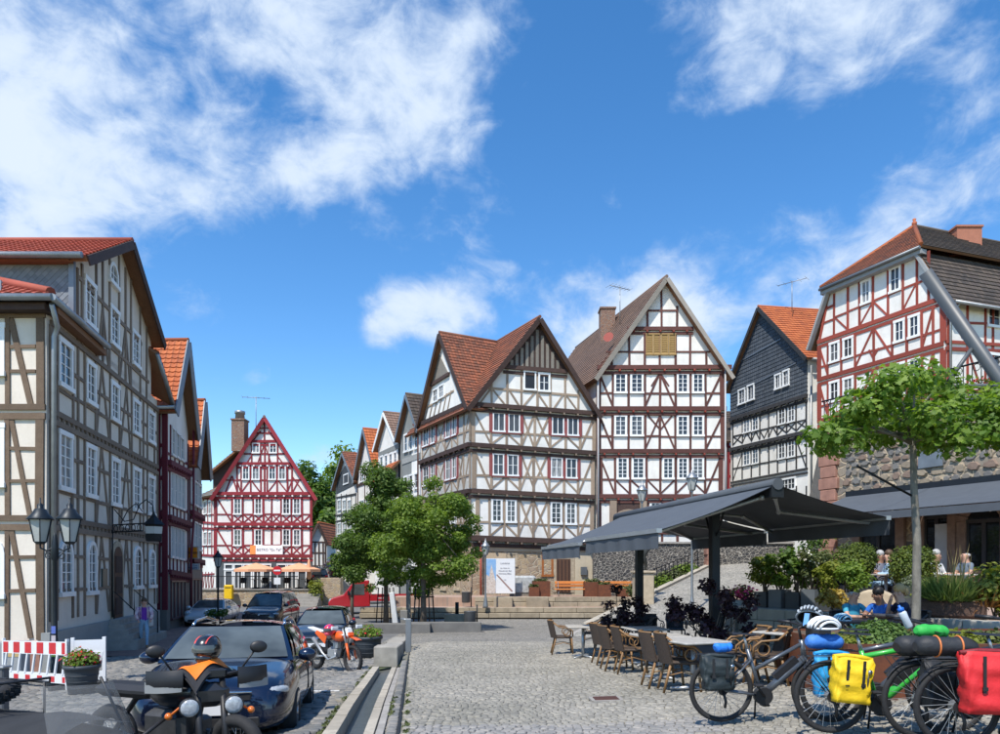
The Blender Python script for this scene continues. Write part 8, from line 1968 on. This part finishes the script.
blades('grass', m_leaf('leaf_grass', (.08, .13, .03), (.2, .26, .08), .3), t, (c.x, c.y, TZ + .3), .36, .48, 900, 5, b0, 1.3, 1.0); blades('plumes', LF_DRY, t, (c.x, c.y, TZ + .3), .2, .95, 26, 6, b0, .35, .6); blades('rusty_grass', LF_RUST, t, (c.x + .45, c.y - .25, TZ + .2), .22, .4, 220, 7, b0, 1.6)
for (px, Y, mt, lab, r_, h) in ((932, 13.6, LF_YEL, 'yellow-green shrub between basket and slate planter', .24, .6), (996, 12.6, LF_YEL, 'lime-leaved plant at the right edge of the terrace', .3, .8), (815, 20.5, LF_DK, 'tall dark climbing bush against the restaurant corner', .5, 2.0)):
    c = P(px, 590, Y); b0 = V((c.x, c.y, TZ)); rnd = random.Random(px); shrub('potted_shrub', lab, b0, [(b0 + V((rnd.uniform(-.2, .2), rnd.uniform(-.2, .2), h * (.3 + .7 * k / 6))), (r_, r_, r_ * .7)) for k in range(7)], mt, 1200, .09, px, group='terrace shrubs', cat='plant')
for (px, py, Y, rx, h, n, sd, lab) in ((716, 615, 13.4, .85, 1.25, 2600, 3, 'large dark purple shrub around the nearer awning post'), (624, 612, 17.2, .6, 1.3, 1700, 4, 'smaller purple-leaved shrub beside the farther awning post')):
    x = (px - 500) / F * Y; b0 = V((x, Y + .35, gz(x, Y + .35))); rnd = random.Random(sd); cl_ = []
    planter('low dark tub under the %s' % ' '.join(lab.split()[:4]), (b0.x, b0.y, b0.z), (.9 * rx + .1, .6, .4), ANTH, .1, 'shrub tubs')
    for k in range(18): a = rnd.uniform(0, 6.28); q = rnd.random() ** .6; cl_.append((b0 + V((rx * q * math.cos(a), rx * .6 * q * math.sin(a), .35 + h * (rnd.random() ** .8) * (1.1 - .45 * q))), (.16, .16, .15)))
    shrub('purple_shrub', lab, b0 + V((0, 0, .35)), cl_, LF_PUR, n, .085, sd + 90, 18)
# planting under the ramp railing
for k in range(4):
    s_ = 11 + k * 2.6; p = RA + RD * s_ - RN * 1.0; b0 = V((p.x, p.y, rz(s_) - .3)); shrub('bed_shrub', 'green bed plants under the iron railing, clump %s from the statue' % ('first', 'second', 'third', 'fourth')[k], b0, [(b0 + V((.4 * j - .4, -.1 * j, .35 + .1 * (j % 2))), (.45, .35, .35)) for j in range(3)], LF_LIN if k % 2 else LF_OLI, 900, .14, 120 + k, group='plants under the ramp railing')
wd = [(V((cl(y) + o, y, gz(cl(y), y) + .01)), (.03, .16, .015)) for y in np.arange(7, 16.5, .45) for o in (-.04, .69, .9) if random.random() < .6]
o = foliage('weeds', LF_OLI, None, wd, 1500, .035, 5, shell=.1); o['kind'] = 'stuff'; tag(o, 'small weeds in the joints along the runnel', 'weeds')
# ================================================================== lamps
FROST = M('frosted_glass', (.42, .44, .42), .35, var=.1); LAMPB = M('lamp_blue_black', (.018, .025, .032), .45, .4)
def lantern(t, c, s_=1.0, mt=LAMPB, post=True):
    mb = MB(); mb.lathe(c, [(.07 * s_, 0), (.11 * s_, .03 * s_), (.12 * s_, .05 * s_)], 6, sm=False)
    for k in range(6): a = 2 * math.pi * k / 6; mb.tube([c + V((.12 * s_ * math.cos(a), .12 * s_ * math.sin(a), .05 * s_)), c + V((.21 * s_ * math.cos(a), .21 * s_ * math.sin(a), .48 * s_))], .012 * s_, 4)
    mb.lathe(c, [(.235 * s_, .47 * s_), (.235 * s_, .5 * s_), (.14 * s_, .6 * s_), (.1 * s_, .68 * s_), (.05 * s_, .7 * s_), (.06 * s_, .76 * s_), (.015 * s_, .8 * s_), (.015 * s_, .9 * s_)], 12); mb.build('lantern_frame', mt, t)
    MB().lathe(c, [(.11 * s_, .05 * s_), (.2 * s_, .47 * s_)], 6, sm=False, cap=False).build('lantern_glass', FROST, t)
b0 = gp(55, 15.6); t = thing('street_lamp', 'double-headed blue-black street lamp beside the striped barrier', 'street lamp', b0, world=True)
lz = P(55, 561, 15.6).z
MB().lathe(b0, [(.17, 0), (.17, .12), (.09, .25), (.08, .9), (.06, 1.0), (.05, 1.1), (.045, lz - b0.z), (.08, lz - b0.z + .05), (.065, lz - b0.z + .35), (.04, lz - b0.z + .55), (0, lz - b0.z + .62)], 14).build('post', LAMPB, t)
for s_ in (-1, 1):
    mb = MB(); q = V((b0.x, b0.y, lz)); mb.tube([q + V((0, 0, .3)), q + V((s_ * .18, 0, .22)), q + V((s_ * .32, 0, .28)), q + V((s_ * .32, 0, .36))], .018, 6); mb.torus(q + V((s_ * .14, 0, .12)), .07, .012, 14, 5, axis=(0, 1, 0)); mb.tube([q + V((0, 0, .0)), q + V((s_ * .2, 0, .2))], .012, 5); mb.build('bracket', LAMPB, t)
    lantern(t, q + V((s_ * .32, 0, .36)), 1.12, LAMPB)
for k, (c_, z_) in enumerate(((.02, .75), (.35, 1.05), (.5, 1.25))): MB().box((b0.x + .02, b0.y - .085, b0.z + z_), (.09, .01, .16)).build('sticker', M('sticker_%d' % k, ((.3, .6, .1), (.45, .4, .42), (.1, .15, .45))[k], .5), t)
for (px, Y, ht, s_, lab, zz) in ((218, 34, 557, 1.0, 'black street lamp between the white sports car and the people carrier', None), (485.5, 40.9, 546, 1.1, 'slim grey street lamp in front of the banner', -.54), (692, 30, 478, 1.1, 'pale lantern on a post behind the awning, right one', .3), (642, 33, 490, 1.1, 'pale lantern on a post behind the awning, left one', .3)):
    b0 = gp(px, Y) if zz is None else V(((px - 500) / F * Y, Y, zz if px > 600 else zz)); 
    if px > 600: q = (V((b0.x, b0.y, 0)) - RA).dot(RD); b0.z = max(gz(b0.x, b0.y), rz(q))
    zt = P(px, ht, Y).z; t = thing('street_lamp', lab, 'street lamp', b0, 'single street lamps', world=True); h = zt - b0.z
    mt = LAMPB if px < 300 else ZINC; MB().lathe(b0, [(.16, -.02), (.15, .1), (.09, .5), (.05, .8), (.045, h - .55 * s_), (.07, h - .5 * s_)], 12).build('post', mt, t); lantern(t, V((b0.x, b0.y, zt - .5 * s_)), s_, mt)
c = gp(218, 33.9); shrub('hanging_basket', 'dark plant bowl round the black street lamp', c + V((0, -.1, .5)), [(c + V((dx, -.1, .75)), (.3, .25, .2)) for dx in (-.25, .25)], LF_DK, 500, .1, 77, cat='plant')
# ================================================================== left-hand street furniture
REFR = M('reflect_red', (.55, .02, .03), .45); PLW = M('barrier_white', (.72, .73, .74), .5, var=.06)
def barrier(label, a, b, full):
    a, b = V(a), V(b); t = thing('safety_barrier', label, 'barrier', a, 'plastic safety barriers', world=True); U_ = (b - a).normalized(); n_ = U_.cross(UP); L_ = (b - a).length
    def bx(nm, u0, u1, z0, z1, d0, d1, m): MB().obox(a + U_ * u0 + V((0, 0, z0)) + n_ * d0, U_ * (u1 - u0), V((0, 0, z1 - z0)), n_ * (d1 - d0)).build(nm, m, t)
    bx('top_board', 0, L_, .72, 1.0, -.02, .02, PLW); bx('bottom_board', 0, L_, .12, .32, -.02, .02, PLW)
    for u in (0, L_ - .07): bx('upright', u, u + .07, 0, 1.06, -.025, .025, PLW)
    for u in (.15, L_ - .2): bx('foot', u, u + .14, 0, .1, -.3, .3, BLKP)
    n = 6
    for k in range(9):
        u = .1 + k * (L_ - .3) / 8; MB().prism([a + U_ * (u - .02) + V((0, 0, .3)), a + U_ * (u + .04) + V((0, 0, .3)), a + U_ * (u + .16) + V((0, 0, .74)), a + U_ * (u + .10) + V((0, 0, .74))], n_ * .03).build('slat', PLW, t)
    if full:
        for k in range(6):
            u = .02 + k * (L_ - .02) / 5.4; bx('red_stripe', u, min(u + L_ * .1, L_ - .01), .74, .98, .02, .024, REFR); bx('red_stripe', u + .02, min(u + L_ * .08, L_ - .01), .14, .26, .02, .024, REFR)
a, b = G(3, 684), G(68, 690); barrier('red and white striped safety barrier with slanted slats', a, b, True)
a, b = gp(71, 15.7), gp(106, 15.8); barrier('plain white safety barrier behind the flower tub', a, b, False)
def tub(label, c, r, h, fl, seed, cat='planter'):
    t = thing('flower_tub', label, 'flower tub', c, 'round flower tubs', world=True); c = V(c)
    MB().lathe(c, [(r * .72, 0), (r * .9, h * .7), (r * .93, h * .86), (r * 1.02, h * .88), (r * 1.03, h), (r * .92, h), (r * .9, h * .9), (0, h * .9)], 22).build('tub', M('tub_grey', (.045, .055, .065), .6, var=.15), t)
    for k in range(3): MB().torus(c + V((0, 0, h * (.25 + .2 * k))), r * (.79 + .055 * k), .008, 24, 4, axis=(0, 0, 1)).build('ridge', M('tub_grey', (.045, .055, .065), .6, var=.15), t)
    cs = [(c + V((r * .55 * math.cos(a), r * .55 * math.sin(a), h + .1)), (r * .5, r * .5, .14)) for a in np.arange(0, 6.2, 1.2)] + [(c + V((0, 0, h + .18)), (r * .6, r * .6, .16))]
    foliage('leaves', LF_LIN, t, cs, 700, .07, seed, off=c); foliage('blossom', LF_RED, t, cs, fl, .075, seed + 1, shell=.9, off=c); foliage('pink_blossom', LF_PNK, t, cs, fl // 2, .06, seed + 2, shell=.9, off=c)
tub('dark ribbed tub of red and pink flowers beside the striped barrier', gp(82, 14.3), .33, .58, 130, 200); tub('dark tub with sparse red flowers by the runnel head', gp(368, 21.0), .42, .62, 30, 210)
c = gp(12, 18.5); t = thing('utility_cabinet', 'low grey utility cabinet with sticker behind the barrier', 'cabinet', c); MB().bbox((0, 0, .45), (.7, .4, .9), .02).build('case', M('cabinet_grey', (.3, .31, .31), .6), t); MB().box((.1, -.205, .62), (.42, .01, .2)).build('sticker', M('sticker_tan', (.5, .35, .15), .6), t)
c = gp(1.5, 11.3); t = thing('bollard', 'square grey bollard at the left edge', 'bollard', c); mb = MB(); mb.bbox((0, 0, .4), (.16, .16, .8), .02); mb.build('post', M('bollard_grey', (.1, .105, .11), .6), t); mb = MB(); mb.bbox((0, 0, .81), (.2, .2, .04), .01); mb.build('cap', ZINC, t)
c = gp(73, 16.4); t = thing('planter_trough', 'dark trough behind the barriers', 'planter', c); mb = MB(); mb.bbox((0, 0, .35), (.8, .35, .5), .04); mb.build('trough', BLKP, t)
# ================================================================== square furniture (middle)
CONC = M('concrete', (.33, .31, .27), .9, var=.25, vs=4, bump=.3, bs=30)
def blk(label, c, sz, mat=CONC, rz_=0, cat='block', name='stone_block', group=None):
    t = MB(); t.bbox((0, 0, sz[2] / 2 - .03), sz, .02, rz=rz_); return tag(t.build(name, mat, off=None) if False else _loc(t.build(name, mat), c), label, cat, group)
def _loc(o, c): o.location = c; return o
y = 17.6; blk('stone trough block at the head of the runnel', V((cl(y) + .3, y, gz(cl(y), y))), (.58, .5, .5)); y = 19.4; blk('second stone trough farther up the runnel', V((cl(y) + .38, y, gz(cl(y), y))), (.46, .9, .46)); y = 22; blk('narrow pale stone channel block towards the trees', V((cl(y) + .45, y, gz(cl(y), y))), (.5, 1.6, .45))
LWALL = [(374, 30.4, 2.2, 'left'), (402, 30.2, 2.4, 'middle-left'), (446, 30.5, 3.0, 'right')]
for (px, Y, w, nm) in LWALL: blk('low grey stone edging of the tree bed, %s piece' % nm, gp(px, Y), (w, .4, .45), M('edging_grey', (.16, .155, .145), .9, var=.25), 0, 'kerb', 'bed_edging', 'tree bed edging')
blk('stone block with iron stub right of the broad linden', gp(458, 35.5), (1.3, .8, .65), STEP); MB_ = MB(); MB_.tube([gp(457, 35.5) + V((0, 0, .6)), gp(457, 35.5) + V((0, 0, 1.2))], .09, 8); tag(MB_.build('iron_stub', IRON), 'short dark iron stub on the stone block by the linden', 'post')
for (px, Y, h, w, lab, tl) in ((396.5, 31.5, 1.75, .24, 'leaning white marble stele between the trees', .12), (404, 31.8, .95, .36, 'short stone pillar between the steles', 0), (408.5, 32.6, 2.3, .2, 'tall dark stone stele beside the linden', 0)):
    t = thing('stone_stele', lab, 'stele', gp(px, Y), 'steles under the trees'); mb = MB(); mb.bbox((0, 0, h / 2 - .03), (w, .25, h), .02, taper=.9); mb.build('shaft', M('marble_%d' % px, (.6, .6, .58) if tl else (.2, .19, .17), .6, var=.2), t); t.rotation_euler = (0, -tl, 0)
    MB().box((0, 0, .06), (w + .15, .4, .14)).build('foot', CONC, t)
for k in range(3):
    c = gp(408.5, 20.6 + k * .75); t = thing('bike_stand', 'grey steel bicycle stand by the runnel, %s from the front' % ('first', 'second', 'third')[k], 'bike stand', c, 'bicycle stands'); MB().bbox((0, 0, .45), (.16, .07, .96), .01).build('plate', M('stand_grey', (.2, .215, .225), .5, .3), t); MB().tube([(0, 0, .9), (-.25, .1, .93)], .015, 6).build('hook', ZINC, t)
for (px, Y) in ((424, 32), (386, 36.5)):
    c = gp(px, Y); t = thing('tree_guard', 'dark steel tree guard round the %s trunk' % ('broad linden' if px == 424 else 'darker linden'), 'tree guard', c, 'tree guards')
    for a in range(4): x, y_ = .55 * math.cos(a * 1.57 + .6), .55 * math.sin(a * 1.57 + .6); MB().tube([(x, y_, -.05), (x * .75, y_ * .75, 1.9)], .03, 6).build('bar', IRON, t)
    MB().torus((0, 0, 1.5), .44, .02, 20, 5, axis=(0, 0, 1)).build('ring', IRON, t)
for (px, Y, lab) in ((466, 42, 'round litter bin at the left end of the steps'), (470, 31.0, 'grey litter bin on the tree bed edging')):
    c = gp(px, Y); c.z = max(c.z, -.56 if Y > 41.4 else c.z); t = thing('litter_bin', lab, 'bin', c, 'litter bins'); MB().lathe((0, 0, .25), [(.22, 0), (.25, .05), (.26, .6), (.27, .62), (.2, .63)], 14).build('drum', M('bin_grey', (.1, .105, .11), .5, .3), t); MB().tube([(.3, 0, 0), (.3, 0, 1.15)], .035, 7).build('post', IRON, t)
# ================================================================== plateau furniture
BO = m_timber('bench_orange', (.62, .22, .05), (.5, .17, .04)); PZ = -.04
def bench(label, px, Y):
    t = thing('bench', label, 'bench', V(((px - 500) / F * Y, Y, PZ)), 'orange benches')
    for k in range(3): MB().bbox((0, -.2 + k * .16, .45), (2.3, .14, .06), .015).build('seat_slat', BO, t)
    for k in range(2): MB().bbox((0, .3 + k * .05, .66 + k * .2), (2.2, .05, .16), .012).build('back_slat', BO, t)
    for x in (-.9, .9): MB().tube([(x, -.2, 0), (x, -.15, .42), (x, .22, .42), (x, .36, .95)], .03, 6).build('leg', ZINC, t)
bench('orange slatted bench in front of the stone ground floor door', 573, 44.3); bench('orange slatted bench right of the first, before the dark wall', 618, 44.1)
for (px, Y, w, h, lab) in ((541, 44.2, 1.05, .95, 'large rusty planter left of the first bench'), (534, 43.8, .6, .6, 'small rusty planter at the left of the pair'), (592, 44.4, 1.0, .9, 'rusty planter between the two benches'), (604, 43.5, .75, .75, 'rusty cube planter in front of the second bench'), (629, 44.0, 1.4, .5, 'low rusty planter at the end of the second bench')):
    x = (px - 500) / F * Y; planter(lab, (x, Y, PZ), (w, w * .8, h), CORTEN, .05, 'rusty planters on the plateau'); b0 = V((x, Y, PZ + h - .05)); shrub('planter_grass', 'low greenery in the ' + lab.split(' ', 0)[0].replace('rusty ', ''), b0, [(b0 + V((w * .25 * j, 0, .1)), (w * .22, w * .2, .12)) for j in (-1, 0, 1)], LF_OLI, 160, .14, px, group='greenery in rusty planters', cat='plant')
a, b = P(485.5, 596, 44), P(515, 561, 44); t = thing('banner', 'upright information banner with blue sky picture in front of the corner house', 'banner', (a.x, 44, PZ), world=True); w, h = b.x - a.x, b.z - a.z
MB().obox(a + V((0, 0, .15)), (w, 0, 0), (0, .03, 0), (0, 0, h)).build('sheet', M('banner_white', (.72, .73, .74), .6, var=.04), t)
MB().obox(a + V((.03, -.006, .18)), (w * .34, 0, 0), (0, .004, 0), (0, 0, h - .06)).build('picture', M('banner_sky', (.12, .33, .66), .6, col2=(.35, .5, .68), vs=3), t)
MB().prism([a + V((.03, -.012, .18)), a + V((w * .35, -.012, .18)), a + V((w * .35, -.012, h * .42)), a + V((w * .2, -.012, h * .9)), a + V((w * .13, -.012, h * .55)), a + V((.03, -.012, h * .62))], (0, .005, 0)).build('picture', M('banner_house', (.42, .33, .28), .7, col2=(.66, .62, .58), vs=9), t)
MB().prism([a + V((w * .36, -.01, h * .6)), a + V((w * .4, -.01, h * .62)), a + V((w * .93, -.01, .3)), a + V((w * .88, -.01, .25))], (0, .005, 0)).build('picture', M('banner_line', (.3, .2, .18), .7), t)
BT = M('banner_text', (.35, .35, .38), .7)
for (s_, z_, sz) in (('Lichtblick', .88, .15), ('ein Haus im', .74, .12), ('Wandel der Zeit', .66, .12), ('Homberg (Efze)', .58, .12), ('Info', .4, .1)): text_mesh(s_, sz, BT, 'lettering', t, a + V((w * .66, -.012, .15 + h * z_ * .98)), (1, 0, 0), UP)
for x in (.02, w - .02): MB().tube([a + V((x, .04, 0)), a + V((x, .04, h + .2))], .03, 6).build('pole', ZINC, t)
c = P(523, 592, 45.3); t = thing('covered_pallet', 'pallet of goods under grey plastic sheeting beside the banner', 'pallet', (c.x, 45.4, PZ)); MB().box((0, 0, .07), (1.7, 1.1, .14)).build('pallet', BOARD, t); mb = MB(); mb.bbox((0, 0, .7), (1.6, 1.0, 1.15), .12); mb.build('sheeting', M('plastic_sheet', (.42, .43, .42), .35, var=.35, vs=6, bump=.8, bs=8), t)
# statue on plinth
c = V((6.6, 33.2, 0)); q = (c - RA).dot(RD); c.z = min(gz(c.x, c.y), rz(q)); t = thing('statue', 'bronze figure with outstretched arm on a pale plinth beside the ramp', 'statue', c)
zt = P(648, 573, 33.2).z - c.z; MB().bbox((0, 0, zt / 2), (.85, .85, zt), .03).build('plinth', SANDST, t); MB().bbox((0, 0, zt + .05), (1.0, 1.0, .1), .02).build('plinth_cap', SANDST, t)
BRZ = M('bronze', (.06, .062, .055), .55, .6, var=.3, vs=12); me = bpy.data.meshes.new('figure'); pts = [((0, 0, .5), .13), ((.04, 0, .85), .15), ((.06, 0, 1.02), .06), ((.08, 0, 1.16), .1), ((.3, 0, .98), .06), ((.62, 0, 1.1), .045), ((-.18, 0, .85), .06), ((-.35, 0, .6), .05), ((.14, 0, .3), .09), ((.1, 0, .0), .06), ((-.15, 0, .3), .09), ((-.25, 0, .0), .06)]
me.from_pydata([p for p, r_ in pts], [(0, 1), (1, 2), (2, 3), (1, 4), (4, 5), (1, 6), (6, 7), (0, 8), (8, 9), (0, 10), (10, 11)], []); o = bpy.data.objects.new('figure', me); COL.objects.link(o); o.modifiers.new('k', 'SKIN')
for i, (p, r_) in enumerate(pts): o.data.skin_vertices[0].data[i].radius = (r_, r_)
s_ = o.modifiers.new('s', 'SUBSURF'); s_.levels = s_.render_levels = 2; apply_mods(o); o.data.materials.append(BRZ); o.parent = t; o.location = (0, 0, zt + .12)
for p_ in o.data.polygons: p_.use_smooth = True
# ================================================================== far end: parasols, mailbox, signs, small house
PEACH = M('parasol_peach', (.72, .36, .2), .8, var=.06); TZR = .13
def parasol(label, px, py, Y, r, closed=False):
    c = P(px, py, Y); b0 = V((c.x, Y, TZR)); t = thing('parasol', label, 'parasol', b0, 'peach bistro parasols', world=True); h = c.z - b0.z
    MB().tube([b0, V((c.x, Y, c.z))], .035, 7).build('pole', WOODDK, t); MB().lathe(b0, [(.3, 0), (.3, .08), (.06, .12)], 12).build('base', IRON, t)
    if closed: MB().lathe(b0, [(.1, h * .32), (.2, h * .4), (.17, h * .7), (.1, h * .95), (.03, h * 1.03)], 10).build('canopy', PEACH, t)
    else: MB().lathe(V((c.x, Y, c.z)), [(r, -.62), (r * 1.0, -.42), (r * .5, -.16), (0, .08)], 8, sm=False, cap=False).build('canopy', PEACH, t)
parasol('left open peach parasol on the bistro terrace', 256, 564, 56.6, 1.75); parasol('right open peach parasol on the bistro terrace', 299, 564, 56.6, 1.7); parasol('closed peach parasol at the right of the bistro terrace', 309, 560, 56.2, .2, True)
for k in range(7):
    px = 243 + k * 11; o = copy_tree(tb0 if k % 2 else ch_dk); o.location = V(((px - 500) / F * 56.9, 56.9, TZR)); o['label'] = ('bistro %s, number %s from the left, behind the terrace railing' % ('table' if k % 2 else 'chair', ('one', 'two', 'three', 'four', 'five', 'six', 'seven')[k])); o['group'] = 'bistro terrace seating'
c = gp(229, 55); t = thing('mailbox', 'yellow letter box on the pavement under the bistro terrace', 'mailbox', c); MB().tube([(0, 0, 0), (0, 0, .6)], .05, 7).build('stand', IRON, t); mb = MB(); mb.bbox((0, 0, 1.1), (.62, .45, 1.1), .05); mb.build('box', M('mail_yellow', (.8, .5, .01), .4), t); MB().box((0, -.23, 1.45), (.45, .02, .06)).build('slot', BLKP, t)
c = gp(277.5, 54.6); t = thing('road_sign', 'no-entry disc on a post in front of the bistro', 'road sign', c); MB().tube([(0, 0, 0), (0, 0, 3.2)], .035, 7).build('post', ZINC, t); MB().lathe((0, -.05, 2.75), [(.34, 0), (.34, .02)], 20, axis=(0, -1, 0)).build('disc', REFR, t); MB().box((0, -.085, 2.75), (.5, .012, .11)).build('bar', PLW, t); MB().box((0, -.05, 1.95), (.5, .02, .5)).build('plate', PLW, t)
c = gp(318, 80); t = thing('side_house', 'small house with orange roof and timber gable behind the bistro', 'house', (c.x, 80, c.z), world=True); gable_house(t, ((311 - 500) / F * 80, 80.), ((326 - 500) / F * 80, 80.5), (.5, 8), c.z - 2, P(318, 542, 80).z, P(318, 542, 80).z, .5, P(318, 524, 80).z, TILE_ORANGE, WHITE, .4, .4, T_DARK)
fx = Fac(t, ((311 - 500) / F * 80, 80.), ((326 - 500) / F * 80, 80.5), T_DARK)
for x in (311.5, 315, 319, 323, 325.5): fx.line(x, 542, x, 566, .2)
for y in (542, 553, 566): fx.line(311, y, 326, y, .2)
c = gp(325, 62); t = thing('yellow_shrub', 'x', 'shrub', c) if False else shrub('street_shrub', 'yellow-green bush at the right end of the bistro terrace', gp(316, 55.5), [(P(316, 585 + 6 * j, 55.5), (.6, .5, .5)) for j in range(3)], LF_YEL, 900, .16, 300)
blk('rubble stone wall end beside the yellow-green bush', gp(328, 57), (2.2, 1.0, 2.2), STONE_WARM, 0, 'wall', 'garden_wall')
# end
